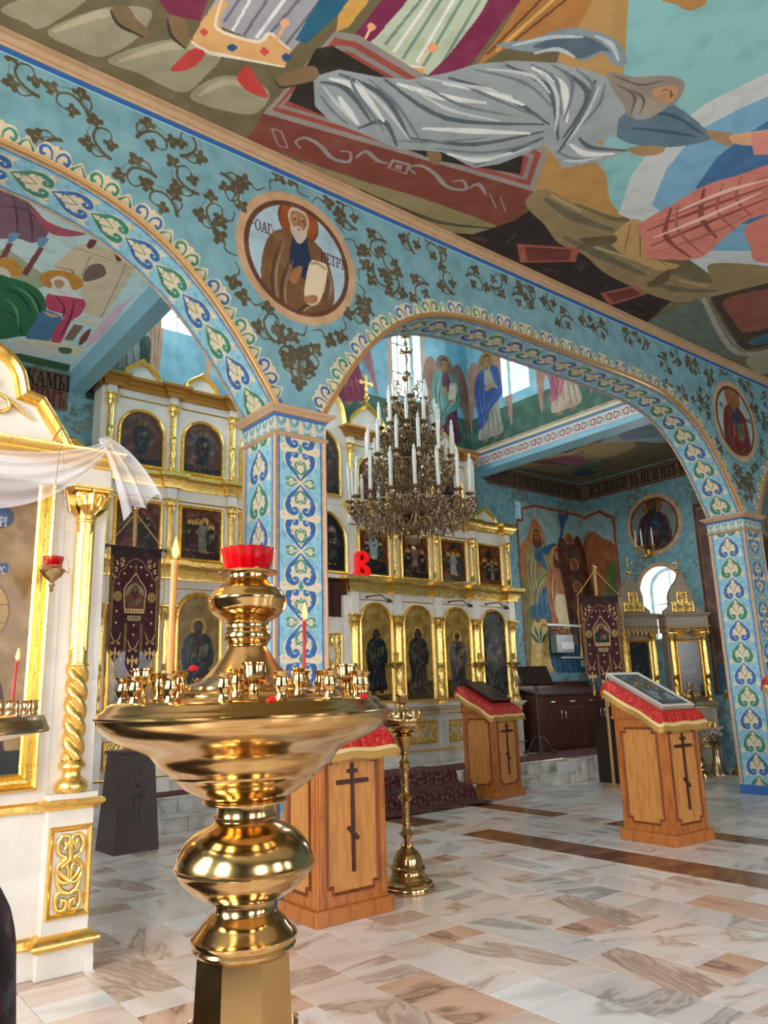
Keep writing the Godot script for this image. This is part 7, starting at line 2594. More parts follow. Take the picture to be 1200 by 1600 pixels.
func build_chandelier() -> void:
	var at := Vector3(5.47, 0, -6.37)
	var t := thing("chandelier", "large four-tiered bronze chandelier with white electric candles", "chandelier", at)
	var g := G.new()
	# middle stem with its balls and bowls
	lathe(g, [V(0.0, 2.75), V(0.018, 2.77), V(0.03, 2.8), V(0.02, 2.83), V(0.05, 2.86), V(0.085, 2.9), V(0.09, 2.925), V(0.05, 2.95), V(0.03, 2.97), V(0.06, 2.99), V(0.11, 3.03), V(0.12, 3.06), V(0.09, 3.1), V(0.06, 3.13), V(0.13, 3.15), V(0.2, 3.2), V(0.22, 3.25), V(0.2, 3.29), V(0.12, 3.32), V(0.06, 3.36), V(0.05, 3.5), V(0.09, 3.55), V(0.15, 3.62), V(0.17, 3.68), V(0.14, 3.73), V(0.06, 3.78), V(0.05, 3.95), V(0.1, 4.0), V(0.125, 4.06), V(0.1, 4.11), V(0.04, 4.15), V(0.035, 4.28), V(0.07, 4.33), V(0.085, 4.38), V(0.06, 4.43), V(0.03, 4.46), V(0.025, 4.76), V(0.04, 4.77), V(0.062, 4.81), V(0.06, 4.845), V(0.035, 4.88), V(0.016, 4.9), V(0.018, 5.0), V(0.03, 5.04), V(0.016, 5.08), V(0.012, 5.2), V(0.03, 5.24), V(0.012, 5.28), V(0.01, 7.5)], 24)
	obj(g, "stem", M.bronze, t)
	for q in [[5.13, 0.07], [5.33, 0.05]]:
		g = G.new()
		for k in 6:
			var a := TAU * k / 6
			tube(g, [Vector3(0, q[0], 0), Vector3(cos(a) * q[1], q[0] + 0.01, sin(a) * q[1]), Vector3(cos(a) * q[1] * 1.3, q[0] + 0.05, sin(a) * q[1] * 1.3)], [0.012, 0.016, 0.003], 6)
		obj(g, "star_rosette", M.bronze, t)
	var tiers := [[0.69, 3.3, 17, 0.44, 0.0], [0.5, 3.76, 13, 0.4, 0.3], [0.345, 4.14, 11, 0.3, 0.1], [0.225, 4.48, 7, 0.22, 0.4]]
	var ti := 0
	for q in tiers:
		var r: float = q[0]
		var y: float = q[1]
		var n: int = q[2]
		var arm := chandelier_arm(r, ti)
		var cup := chandelier_cup()
		var sh := G.new()
		lathe(sh, [V(0.0, 0.0), V(0.02, 0.0), V(0.02, q[3] - 0.05), V(0.017, q[3] - 0.046), V(0.0, q[3] - 0.046)], 10)
		var shaft := sh.mesh()
		var bl := G.new()
		lathe(bl, [V(0.0, -0.012), V(0.0125, -0.012), V(0.0125, 0.0), V(0.016, 0.012), V(0.014, 0.028), V(0.006, 0.046), V(0.0, 0.054)], 10)
		var bulb := bl.mesh()
		for i in n:
			var a: float = TAU * (i + q[4]) / n
			var d := Vector3(cos(a), 0, sin(a))
			var b := Basis(d, Vector3.UP, d.cross(Vector3.UP).normalized())
			put(arm, "arm", M.bronze, t, Transform3D(b, Vector3(0, y, 0)))
			put(cup, "drip_cup", M.bronze, t, Transform3D(Basis(), d * r + Vector3(0, y, 0)))
			var tilt := Basis(d.cross(Vector3.UP), rng.randf_range(-0.05, 0.05))
			var s := put(shaft, "candle", M.white_plastic, t, Transform3D(tilt, d * r + Vector3(0, y + 0.03, 0)))
			put(bulb, "bulb", M.bulb, s, Transform3D(Basis(), Vector3(0, q[3] - 0.036, 0)))
		# ring that ties the arms together
		g = G.new()
		var ring := []
		for i in 64:
			ring.append(Vector3(cos(TAU * i / 64) * r * 0.9, y - 0.05, sin(TAU * i / 64) * r * 0.9))
		tube(g, ring, 0.009, 6, true)
		obj(g, "ring", M.bronze, t)
		# pendants under the ring
		var pd := G.new()
		tube(pd, curve([Vector3(-0.05, 0, 0), Vector3(-0.03, -0.06, 0), Vector3(0, -0.12, 0), Vector3(0.03, -0.06, 0), Vector3(0.05, 0, 0)], 4), 0.006, 5)
		tube(pd, [Vector3(0, 0, 0), Vector3(0, -0.05, 0), Vector3(0, -0.14, 0)], [0.004, 0.009, 0.001], 5)
		var pm := pd.mesh()
		for i in n + 3:
			var a := TAU * (i + 0.5) / (n + 3)
			put(pm, "pendant", M.bronze, t, Transform3D(Basis(Vector3.UP, -a + PI / 2), Vector3(cos(a) * r * 0.9, y - 0.05, sin(a) * r * 0.9)))
		ti += 1
	# scrolls around the neck
	var sc := G.new()
	tube(sc, curve([Vector3(0.03, 0, 0), Vector3(0.13, 0.02, 0), Vector3(0.17, 0.1, 0), Vector3(0.12, 0.15, 0), Vector3(0.08, 0.11, 0), Vector3(0.11, 0.08, 0)], 5), 0.008, 6)
	tube(sc, curve([Vector3(0.1, 0.02, 0), Vector3(0.16, -0.04, 0), Vector3(0.13, -0.08, 0), Vector3(0.09, -0.05, 0)], 5), 0.007, 6)
	for k in 5:
		var a := TAU * k / 5
		tube(sc, [Vector3(0.15, 0.17, 0), Vector3(0.15 + cos(a) * 0.03, 0.17 + sin(a) * 0.03, 0), Vector3(0.15 + cos(a) * 0.045, 0.17 + sin(a) * 0.045, 0.004)], [0.004, 0.011, 0.002], 5)
	var scm := sc.mesh()
	for k in 6:
		put(scm, "neck_scroll", M.bronze, t, Transform3D(Basis(Vector3.UP, TAU * k / 6), Vector3(0, 4.56, 0)))


func chandelier_cup() -> ArrayMesh:
	var g := G.new()
	lathe(g, [V(0.0, -0.1), V(0.01, -0.09), V(0.006, -0.075), V(0.03, -0.06), V(0.036, -0.04), V(0.03, -0.022), V(0.012, -0.012), V(0.014, 0.0), V(0.05, 0.02), V(0.056, 0.03), V(0.05, 0.031), V(0.014, 0.024), V(0.02, 0.034), V(0.02, 0.05), V(0.0, 0.05)], 14)
	return g.mesh()


func chandelier_arm(r: float, tier: int) -> ArrayMesh:
	# lies along +x from the stem to the cup at r, 0
	var g := G.new()
	var h := 0.12 + 0.05 * r
	tube(g, curve([Vector3(0.03, -h, 0), Vector3(r * 0.35, -h * 1.5, 0), Vector3(r * 0.75, -h * 1.25, 0), Vector3(r, -h * 0.75, 0), Vector3(r, -0.08, 0)], 5), 0.011, 6)
	tube(g, curve([Vector3(0.03, 0.02, 0), Vector3(r * 0.3, 0.03, 0), Vector3(r * 0.6, -0.03, 0), Vector3(r * 0.85, -0.12, 0), Vector3(r * 0.95, -0.06, 0), Vector3(r * 0.87, -0.02, 0)], 5), 0.008, 6)
	for k in 4:
		var x := r * (0.3 + 0.2 * k)
		var s := 1.0 if k % 2 == 0 else -1.0
		for z in [-1.0, 1.0]:
			tube(g, curve([Vector3(x, -h * 1.2, 0), Vector3(x + 0.05, -h * 1.2 - 0.06 * s, z * 0.03), Vector3(x + 0.02, -h * 1.2 - 0.12 * s, z * 0.05), Vector3(x - 0.03, -h * 1.2 - 0.08 * s, z * 0.04), Vector3(x - 0.01, -h * 1.2 - 0.04 * s, z * 0.03)], 4), 0.007, 5)
			tube(g, curve([Vector3(x, -h * 0.6, 0), Vector3(x + 0.04, -h * 0.6 + 0.05, z * 0.02), Vector3(x + 0.08, -h * 0.6 + 0.02, z * 0.045), Vector3(x + 0.05, -h * 0.6 - 0.03, z * 0.05)], 4), 0.006, 5)
	for k in 3:
		tube(g, [Vector3(r * (0.45 + 0.22 * k), -h * 1.4, 0), Vector3(r * (0.45 + 0.22 * k), -h * 1.4 - 0.05, 0), Vector3(r * (0.45 + 0.22 * k), -h * 1.4 - 0.12, 0)], [0.006, 0.014, 0.001], 6)
	return g.mesh()


# ---------------------------------------------------------------- processional banners

func banner_paint(mother: bool) -> StandardMaterial3D:
	var wine := Color(0.2, 0.03, 0.055)
	var thread := Color(0.78, 0.64, 0.42)
	var p := Paint.new(0.5, 1.24, 420.0, Color(0.42, 0.28, 0.12), V(-0.25, 0.0))
	p.rect(-0.225, -1.24, 0.45, 1.24, wine)
	p.rect(-0.25, -0.09, 0.5, 0.09, wine.darkened(0.2))
	p.rect(-0.25, -1.24, 0.03, 1.15, Color(0.42, 0.28, 0.12))
	p.rect(0.22, -1.24, 0.03, 1.15, Color(0.42, 0.28, 0.12))
	# corner scrolls above a cusped line
	for s in [-1.0, 1.0]:
		p.stroke(curve([V(0.0, -0.11), V(s * 0.07, -0.14), V(s * 0.1, -0.2), V(s * 0.15, -0.24), V(s * 0.17, -0.3), V(s * 0.21, -0.36), V(s * 0.215, -0.8)], 5), 0.004, 0.005, 0.004, thread)
		for q in [[0.12, -0.14, 0.3], [0.18, -0.17, 1.2], [0.19, -0.24, 2.0], [0.2, -0.3, 0.6], [0.14, -0.19, 2.6]]:
			p.stroke(curve([V(s * q[0], q[1]), V(s * (q[0] + 0.03 * cos(q[2])), q[1] + 0.03 * sin(q[2])), V(s * (q[0] + 0.015), q[1] + 0.03), V(s * (q[0] - 0.01), q[1] + 0.015)], 4), 0.004, 0.011, 0.004, thread)
			p.disc(V(s * q[0], q[1]), 0.011, 0.011, thread, 10)
		for q in [[0.05, -0.19], [0.11, -0.26], [0.16, -0.36], [0.17, -0.62], [0.17, -0.73]]:
			p.disc(V(s * q[0], q[1]), 0.011, 0.011, Color(0.75, 0.68, 0.6), 10)
		p.disc(V(s * 0.165, -0.48), 0.043, 0.05, Color(0.55, 0.46, 0.24), 24)
		p.stroke([V(s * 0.165 - 0.01, -0.455), V(s * 0.165 - 0.008, -0.505)], 0.003, 0.006, 0.003, Color(0.3, 0.24, 0.12))
		p.stroke([V(s * 0.165 + 0.012, -0.455), V(s * 0.165 + 0.01, -0.505)], 0.003, 0.006, 0.003, Color(0.3, 0.24, 0.12))
	# the picture in its ogee frame
	var fr := curve([V(-0.1, -0.62), V(-0.105, -0.5), V(-0.11, -0.42), V(-0.085, -0.36), V(-0.05, -0.32), V(0, -0.25), V(0.05, -0.32), V(0.085, -0.36), V(0.11, -0.42), V(0.105, -0.5), V(0.1, -0.62)], 4)
	p.fill(fr, thread)
	p.fill(fr.map(func(q): return V(q.x * 0.9, -0.45 + (q.y + 0.45) * 0.93)), wine.lightened(0.08))
	for k in 16:
		var a := PI * k / 15
		p.disc(V(cos(a) * 0.082, -0.46 + sin(a) * 0.1), 0.008, 0.008, thread, 8)
	p.fill(curve([V(-0.07, -0.6), V(-0.07, -0.45), V(-0.05, -0.38), V(0, -0.345), V(0.05, -0.38), V(0.07, -0.45), V(0.07, -0.6)], 4), Color(0.5, 0.46, 0.4))
	var clip := Color(0.3, 0.1, 0.06) if mother else Color(0.35, 0.04, 0.05)
	figure(p, V(0, -0.79), 0.43, {"robe": clip, "cloak": Color(0.36, 0.2, 0.1) if mother else Color(0.06, 0.12, 0.08), "halo": Color(0.55, 0.45, 0.25), "beard": not mother, "long": true, "hair": Color(0.14, 0.05, 0.04), "skin": Color(0.5, 0.32, 0.2)})
	p.rect(-0.12, -0.86, 0.24, 0.26, wine)
	p.rect(-0.095, -0.635, 0.19, 0.04, thread)
	for k in 6:
		p.disc(V(-0.075 + 0.03 * k, -0.615), 0.008, 0.01, wine, 8)
	p.fill([V(-0.06, -0.66), V(0.06, -0.66), V(0.07, -0.68), V(0.06, -0.71), V(-0.06, -0.71), V(-0.07, -0.68)], Color(0.55, 0.48, 0.32))
	p.stroke([V(-0.045, -0.684), V(0.045, -0.684)], 0.012, 0.014, 0.012, Color(0.42, 0.36, 0.22))
	p.stroke([V(0, -0.25), V(0, -0.16)], 0.004, 0.004, 0.004, thread)
	p.stroke([V(-0.015, -0.19), V(0.015, -0.19)], 0.004, 0.004, 0.004, thread)
	# tails
	for s in [-1.0, 1.0]:
		p.rect(s * 0.075 - 0.014, -1.1, 0.028, 0.37, Color(0.45, 0.31, 0.14))
	for x in [-0.165, 0.0, 0.165]:
		for q in [[0.0, -0.75], [0.0, -0.84]]:
			if x == 0.0:
				p.disc(V(x, q[1]), 0.011, 0.011, Color(0.75, 0.68, 0.6), 10)
		var y0: float = -0.88 if x != 0.0 else -0.95
		for s in [-1.0, 1.0]:
			p.stroke(curve([V(x + s * 0.05, y0 + 0.06), V(x + s * 0.03, y0), V(x, y0 - 0.03)], 4), 0.006, 0.01, 0.006, thread)
			p.disc(V(x + s * 0.03, y0 - 0.04), 0.014, 0.014, thread, 10)
			p.disc(V(x + s * 0.03, y0 - 0.04), 0.006, 0.006, wine, 8)
			p.fill(curve([V(x + s * 0.02, y0 - 0.14), V(x + s * 0.05, y0 - 0.1), V(x + s * 0.045, y0 - 0.17)], 3, true), thread)
		p.rect(x - 0.009, y0 - 0.2, 0.018, 0.12, Color(0.75, 0.63, 0.38))
		p.rect(x - 0.028, y0 - 0.14, 0.056, 0.018, Color(0.75, 0.63, 0.38))
	var m := painted(p, 0.85, 0.15)
	m.texture_repeat = false
	return m


func banner(label: String, at: Vector3, turn: float, top: float, mother: bool, length := 1.24) -> void:
	var t := thing("processional_banner", label, "banner", at, turn)
	var w := 0.5
	var g := G.new()
	lathe(g, [V(0.0, 0.0), V(0.14, 0.0), V(0.14, 0.02), V(0.05, 0.035), V(0.02, 0.06), V(0.02, top + 0.36), V(0.026, top + 0.365), V(0.026, top + 0.375), V(0.02, top + 0.38)], 16, Vector3(0, 0, -0.06))
	obj(g, "pole", M.pole, t)
	g = G.new()
	lathe(g, [V(0.016, top + 0.38), V(0.026, top + 0.395), V(0.03, top + 0.41), V(0.026, top + 0.425), V(0.01, top + 0.437), V(0.0, top + 0.44)], 16, Vector3(0, 0, -0.06))
	obj(g, "finial", M.brass, t)
	g = G.new()
	tube(g, [Vector3(-0.29, top, 0), Vector3(0.29, top, 0)], 0.014, 10)
	for s in [-1.0, 1.0]:
		lathe(g, [V(0.0, -0.02), V(0.018, -0.01), V(0.02, 0.0), V(0.018, 0.01), V(0.0, 0.02)], 10, Vector3(s * 0.29, top, 0))
	obj(g, "crossbar", M.dark_wood, t)
	# the cloth with three tails
	g = G.new()
	var f := func(x: float, y: float) -> Vector3: return Vector3(x, top + y, 0.016 + 0.006 * sin(x * 15.0) * (-y))
	var cols := [[-0.25, -0.085, -1.1], [-0.085, -0.065, -1.0], [-0.065, 0.065, -1.24], [0.065, 0.085, -1.0], [0.085, 0.25, -1.1]]
	for c in cols:
		var n := 8
		for i in n:
			var xa := lerpf(c[0], c[1], float(i) / n)
			var xb := lerpf(c[0], c[1], float(i + 1) / n)
			var mid: float = (c[0] + c[1]) / 2
			var half: float = (c[1] - c[0]) / 2
			var m := 14
			for j in m:
				var ya := []
				for x in [xa, xb]:
					var low: float = c[2] + (0.12 * absf(x - mid) / half if half > 0.03 else 0.0)
					ya.append([low * j / m, low * (j + 1) / m])
				var pts := [f.call(xa, ya[0][0]), f.call(xb, ya[1][0]), f.call(xb, ya[1][1]), f.call(xa, ya[0][1])]
				var uv := [V(xa / 0.5 + 0.5, -ya[0][0] / 1.24), V(xb / 0.5 + 0.5, -ya[1][0] / 1.24), V(xb / 0.5 + 0.5, -ya[1][1] / 1.24), V(xa / 0.5 + 0.5, -ya[0][1] / 1.24)]
				g.face(pts, Vector3(0, 0, 1), uv)
				g.face([pts[0] - Vector3(0, 0, 0.006), pts[1] - Vector3(0, 0, 0.006), pts[2] - Vector3(0, 0, 0.006), pts[3] - Vector3(0, 0, 0.006)], Vector3(0, 0, -1), uv)
	obj(g, "embroidered_cloth", banner_paint(mother), t)
	g = G.new()
	for s in [-1.0, 1.0]:
		tube(g, curve([Vector3(0, top + 0.36, -0.05), Vector3(s * 0.14, top + 0.18, -0.02), Vector3(s * 0.29, top, 0.0)], 5), 0.006, 6)
		tube(g, curve([Vector3(s * 0.27, top, 0.015), Vector3(s * 0.285, top - 0.25, 0.03), Vector3(s * 0.28, top - 0.62, 0.03)], 5), 0.006, 6)
	obj(g, "cords", M.fringe, t)
	for q in [[-0.285, top - 0.66], [0.285, top - 0.66], [-0.165, top - 1.15], [0.165, top - 1.15], [0.0, top - 1.29]]:
		g = G.new()
		lathe(g, [V(0.004, -0.1), V(0.018, -0.1), V(0.014, -0.03), V(0.008, -0.02), V(0.014, -0.005), V(0.01, 0.02), V(0.004, 0.03), V(0.003, 0.06)], 10, Vector3(q[0], q[1], 0.025))
		obj(g, "tassel", M.fringe, t)


# ---------------------------------------------------------------- by the right wall

func build_cabinet() -> void:
	var t := thing("cabinet", "dark red-brown cabinet with drawers and doors below the painted wall", "cabinet", Vector3.ZERO)
	var z := -7.9
	var x0 := 9.18
	var g := G.new()
	bx(g, x0, 11.1, 0.3, 1.12, -8.46, z - 0.02, 0.004)
	obj(g, "carcass", M.cabinet_wood, t)
	for k in 2:
		g = G.new()
		var a := x0 + k * 0.965
		g.xf = Transform3D(Basis(Vector3(0, 0, 1), Vector3.UP, Vector3(-1, 0, 0)), Vector3.ZERO)
		extrude(g, [V(-8.47, 1.245), V(z + 0.01, 1.12), V(z + 0.01, 1.142), V(-8.47, 1.27)], -a - 0.955, -a)
		obj(g, "lid", M.cabinet_wood, t)
		g = G.new()
		bx(g, a, a + 0.955, 1.24, 1.33, -8.47, -8.45, 0.003)
		obj(g, "back_board", M.cabinet_wood, t)
		for j in 2:
			var b := a + j * 0.48
			g = G.new()
			bx(g, b + 0.004, b + 0.476, 0.945, 1.1, z - 0.02, z, 0.003)
			var dr := obj(g, "drawer", M.cabinet_wood, t)
			g = G.new()
			tube(g, curve([Vector3(b + 0.17, 1.02, z), Vector3(b + 0.18, 1.02, z + 0.022), Vector3(b + 0.3, 1.02, z + 0.022), Vector3(b + 0.31, 1.02, z)], 3), 0.007, 6)
			obj(g, "handle", M.chrome, dr)
			g = G.new()
			bx(g, b + 0.004, b + 0.476, 0.34, 0.938, z - 0.02, z, 0.003)
			var door := obj(g, "door", M.cabinet_wood, t)
			g = G.new()
			var hx := b + (0.43 if j == 0 else 0.05)
			tube(g, curve([Vector3(hx, 0.76, z), Vector3(hx, 0.77, z + 0.025), Vector3(hx, 0.88, z + 0.025), Vector3(hx, 0.89, z)], 3), 0.009, 6)
			obj(g, "handle", M.chrome, door)
	# folding stand for books
	var s := thing("music_stand", "dark wooden reading stand on a tripod foot beside the cabinet", "stand", Vector3(8.88, 0.308, -7.72), deg_to_rad(-25))
	g = G.new()
	g.xf = Transform3D(Basis(Vector3.RIGHT, deg_to_rad(-38)), Vector3(0, 1.1, 0))
	bx(g, -0.24, 0.24, -0.16, 0.18, -0.012, 0.012, 0.004)
	bx(g, -0.24, 0.24, -0.165, -0.145, -0.01, 0.05, 0.004)
	obj(g, "desk", M.dark_wood, s)
	g = G.new()
	tube(g, [Vector3(0, 0.16, 0), Vector3(0, 1.08, 0)], 0.018, 10)
	lathe(g, [V(0.018, 0.5), V(0.03, 0.51), V(0.03, 0.55), V(0.018, 0.56)], 12)
	obj(g, "pole", M.dark_wood, s)
	for k in 4:
		var a := TAU * k / 4 + 0.4
		var d := Vector3(cos(a), 0, sin(a))
		g = G.new()
		tube(g, curve([Vector3(0, 0.24, 0), d * 0.08 + Vector3(0, 0.2, 0), d * 0.16 + Vector3(0, 0.06, 0), d * 0.24 + Vector3(0, 0.018, 0)], 4), [0.024, 0.024, 0.023, 0.022, 0.022, 0.021, 0.021, 0.02, 0.02, 0.019, 0.018, 0.018, 0.017], 8)
		obj(g, "foot", M.dark_wood, s)
	# upright board against the platform's slats
	g = G.new()
	bx(g, 8.86, 8.885, 0.0, 0.78, -6.72, -6.32, 0.004)
	tag(obj(g, "leaning_board", M.board), "plain brown board standing on edge before the platform's slats", "board")
	# things on the painted wall above the cabinet
	var sh := thing("wall_bracket", "white metal rail with a grey box hanging from it on the painted wall", "bracket", Vector3(10.4, 1.95, ZW))
	g = G.new()
	bx(g, -0.3, 0.72, 0.285, 0.325, 0.02, 0.075, 0.006)
	obj(g, "rail", M.white_plastic, sh)
	g = G.new()
	bx(g, 0.02, 0.6, -0.245, -0.22, 0.02, 0.06, 0.004)
	obj(g, "lower_rail", M.white_plastic, sh)
	g = G.new()
	bx(g, -0.21, 0.24, -0.16, 0.14, 0.03, 0.16, 0.008)
	obj(g, "box", M.grey_box, sh)
	g = G.new()
	bx(g, -0.1, 0.23, -0.1, 0.02, 0.16, 0.163)
	obj(g, "paper", M.paper, sh)
	g = G.new()
	tube(g, curve([Vector3(-0.2, 0.12, 0.1), Vector3(-0.16, 0.21, 0.1), Vector3(0.2, 0.23, 0.1), Vector3(0.22, 0.12, 0.1)], 4), 0.006, 6)
	tube(g, curve([Vector3(-0.2, 0.2, 0.04), Vector3(-0.12, 0.22, 0.12), Vector3(0.0, 0.14, 0.1), Vector3(0.14, 0.16, 0.08)], 4), 0.01, 6)
	obj(g, "cable", M.black, sh)
	for k in 1:
		var so := thing("power_socket", "white triple power socket low on the painted wall", "socket", Vector3(11.1, 1.62, ZW))
		g = G.new()
		bx(g, -0.11, 0.11, -0.05, 0.05, 0.0, 0.02, 0.004)
		obj(g, "plate", M.white_plastic, so)
		for j in 3:
			g = G.new()
			bx(g, -0.1 + j * 0.07, -0.04 + j * 0.07, -0.035, 0.035, 0.02, 0.024, 0.003)
			obj(g, "outlet", M.grey_box, so)
	# sconce
	var sc := thing("wall_sconce", "gilded wall sconce with three white candles under the round portrait", "sconce", Vector3(XR, 3.36, -7.2))
	g = G.new()
	lathe(g, [V(0.0, -0.08), V(0.03, -0.06), V(0.05, 0.0), V(0.06, 0.06), V(0.03, 0.12), V(0.0, 0.14)], 14, Vector3(-0.04, 0, 0))
	obj(g, "backplate", M.gold_dark, sc)
	for k in 3:
		var a: float = [-0.9, 0.0, 0.9][k]
		var e := Vector3(-0.18 * cos(a) - 0.04, 0.1, 0.2 * sin(a))
		g = G.new()
		tube(g, curve([Vector3(-0.04, 0.0, 0), e * 0.6 + Vector3(0, -0.1, 0), e + Vector3(0, -0.05, 0), e], 4), 0.012, 6)
		lathe(g, [V(0.0, 0.0), V(0.04, 0.01), V(0.045, 0.02), V(0.0, 0.02)], 10, e)
		obj(g, "arm", M.gold_dark, sc)
		g = G.new()
		lathe(g, [V(0.0, 0.0), V(0.016, 0.0), V(0.016, 0.24), V(0.012, 0.25), V(0.006, 0.29), V(0.0, 0.3)], 10, e + Vector3(0, 0.02, 0))
		obj(g, "candle", M.white_plastic, sc)
	# floor vase with pale flowers
	var v := thing("floor_vase", "tall slender bronze vase of pale flowers behind the right lectern", "vase", Vector3(10.5, 0, -5.95))
	g = G.new()
	lathe(g, [V(0.0, 0.0), V(0.13, 0.0), V(0.13, 0.015), V(0.09, 0.06), V(0.06, 0.2), V(0.05, 0.34), V(0.07, 0.4), V(0.11, 0.43), V(0.1, 0.435), V(0.06, 0.405), V(0.04, 0.36), V(0.0, 0.35)], 24)
	obj(g, "vase", M.bronze, v)
	var r := RandomNumberGenerator.new()
	r.seed = 5
	for k in 14:
		var a := r.randf() * TAU
		var d := Vector3(cos(a), 0, sin(a)) * r.randf_range(0.03, 0.14)
		var top := d + Vector3(0, r.randf_range(0.5, 0.62), 0)
		g = G.new()
		tube(g, [Vector3(d.x * 0.3, 0.38, d.z * 0.3), top], 0.004, 5)
		obj(g, "stalk", M.green_leaf, v)
		g = G.new()
		for j in 6:
			var b := TAU * j / 6
			var q := Vector3(cos(b) * 0.03, 0.01, sin(b) * 0.03)
			tube(g, [top, top + q * 0.7, top + q + Vector3(0, 0.012, 0)], [0.006, 0.016, 0.004], 6)
		obj(g, "blossom", M.flower, v)


# a small shrine by the right wall
func small_shrine(label: String, at: Vector3, turn: float, kind: int) -> void:
	var t := thing("small_shrine", label, "shrine", at, turn)
	var w := 0.62
	var g := G.new()
	bx(g, -w / 2, w / 2, 0.0, 0.12, -0.17, 0.17, 0.005)
	bx(g, -w / 2 + 0.03, w / 2 - 0.03, 0.12, 0.92, -0.15, 0.14, 0.004)
	bx(g, -w / 2, w / 2, 0.92, 0.98, -0.17, 0.17, 0.006)
	obj(g, "pedestal", M.cream_paint, t)
	g = G.new()
	for y in [0.13, 0.9]:
		bx(g, -w / 2 + 0.02, w / 2 - 0.02, y - 0.012, y + 0.012, 0.1, 0.155, 0.006)
	obj(g, "gilt_bands", M.gold_dark, t)
	carving(t, Transform3D(Basis(), Vector3(0, 0.52, 0.142)), 0.46, 0.34, 0.012, 2)
	g = G.new()
	bx(g, -w / 2 + 0.02, w / 2 - 0.02, 0.98, 2.0, -0.15, 0.05, 0.004)
	obj(g, "case", M.cream_paint, t)
	for s in [-1.0, 1.0]:
		gilt_column(t, Vector3(s * (w / 2 - 0.07), 0.98, 0.09), 1.0, 0.033, 0.3)
	var dark := Color(0.035, 0.04, 0.04)
	var f := {"robe": Color(0.05, 0.05, 0.06), "cloak": Color(0.06, 0.03, 0.05), "skin": Color(0.12, 0.09, 0.07), "halo": Color(0.16, 0.15, 0.14), "beard": false, "at": V(0, -0.5), "size": 1.9, "hair": Color(0.05, 0.04, 0.04)}
	if kind == 1:
		f = {"robe": Color(0.05, 0.06, 0.06), "cloak": Color(0.08, 0.085, 0.08), "skin": Color(0.1, 0.1, 0.09), "halo": Color(0.1, 0.11, 0.11), "at": V(0, 0.1), "size": 1.6, "hair": Color(0.06, 0.06, 0.06)}
	icon(t, Vector3(0, 1.02, 0.052), 0.4, 0.86, false, icon_paint(0.33, 0.79, dark, [f], ""), M.gold, "dark icon behind glass", 0.035)
	# entablature
	g = G.new()
	bx(g, -w / 2 - 0.01, w / 2 + 0.01, 1.98, 2.24, -0.16, 0.14, 0.006)
	obj(g, "entablature", M.cream_paint, t)
	g = G.new()
	band(g, -w / 2 - 0.01, w / 2 + 0.01, -0.16, 0.14, 2.2, [V(0, 0), V(0.012, 0.01), V(0.02, 0.03), V(0.034, 0.04), V(0.036, 0.055), V(-0.02, 0.06)])
	obj(g, "cornice", M.cream_paint, t)
	g = G.new()
	band(g, -w / 2 - 0.01, w / 2 + 0.01, -0.16, 0.14, 2.05, [V(0, 0), V(0.012, 0.006), V(0.014, 0.016), V(0, 0.02)])
	obj(g, "gilt_line", M.gold_dark, t)
	if kind == 0:
		for k in 8:
			g = G.new()
			var x := -0.25 + k * 0.0715
			lathe(g, [V(0.0, -0.12), V(0.008, -0.11), V(0.02, -0.08), V(0.014, -0.055), V(0.024, -0.03), V(0.012, 0.0)], 10, Vector3(x, 2.04, 0.13))
			obj(g, "gilt_drop", M.gold_dark, t)
	else:
		for s in [-1.0, 1.0]:
			g = G.new()
			surf(g, 14, 6, func(u: float, v: float) -> Vector3:
				var x: float = lerpf(0.02, 0.28, u) * s
				var sag := 4.0 * u * (1.0 - u)
				return Vector3(x, 2.03 - 0.02 * v - 0.11 * sag * v, 0.15 + 0.02 * sin(v * 8.0)), 0.006)
			obj(g, "gilt_swag", M.gold_dark, t)
	# ogee gable with carving, ball and cross
	var half := curve([V(0.3, 2.26), V(0.275, 2.32), V(0.2, 2.38), V(0.19, 2.45), V(0.185, 2.53), V(0.155, 2.62), V(0.09, 2.71), V(0.03, 2.79), V(0.0, 2.87)], 4)
	var line := []
	for q in half:
		line.append(q)
	for i in range(half.size() - 2, -1, -1):
		line.append(V(-half[i].x, half[i].y))
	g = G.new()
	extrude(g, line, -0.06, 0.04, 0.01)
	obj(g, "gable", M.cream_paint, t)
	carving(t, Transform3D(Basis(), Vector3(0, 2.36, 0.04)), 0.32, 0.14, 0.012, 3)
	carving(t, Transform3D(Basis(), Vector3(0, 2.5, 0.04)), 0.14, 0.16, 0.012, 1)
	g = G.new()
	lathe(g, [V(0.0, 2.84), V(0.014, 2.86), V(0.032, 2.88), V(0.034, 2.9), V(0.026, 2.925), V(0.008, 2.94), V(0.008, 2.96)], 14, Vector3(0, 0, -0.01))
	for q in [[V(0, 2.95), V(0, 3.1)], [V(-0.06, 3.045), V(0.06, 3.045)]]:
		tube(g, [Vector3(q[0].x, q[0].y, -0.01), Vector3(q[1].x, q[1].y, -0.01)], 0.009, 8)
	for q in [V(0, 3.11), V(-0.066, 3.045), V(0.066, 3.045)]:
		lathe(g, [V(0.0, -0.016), V(0.016, 0.0), V(0.0, 0.016)], 8, Vector3(q.x, q.y, -0.01))
	obj(g, "gable_cross", M.gold_dark, t)


# ---------------------------------------------------------------- pictures on the right walls

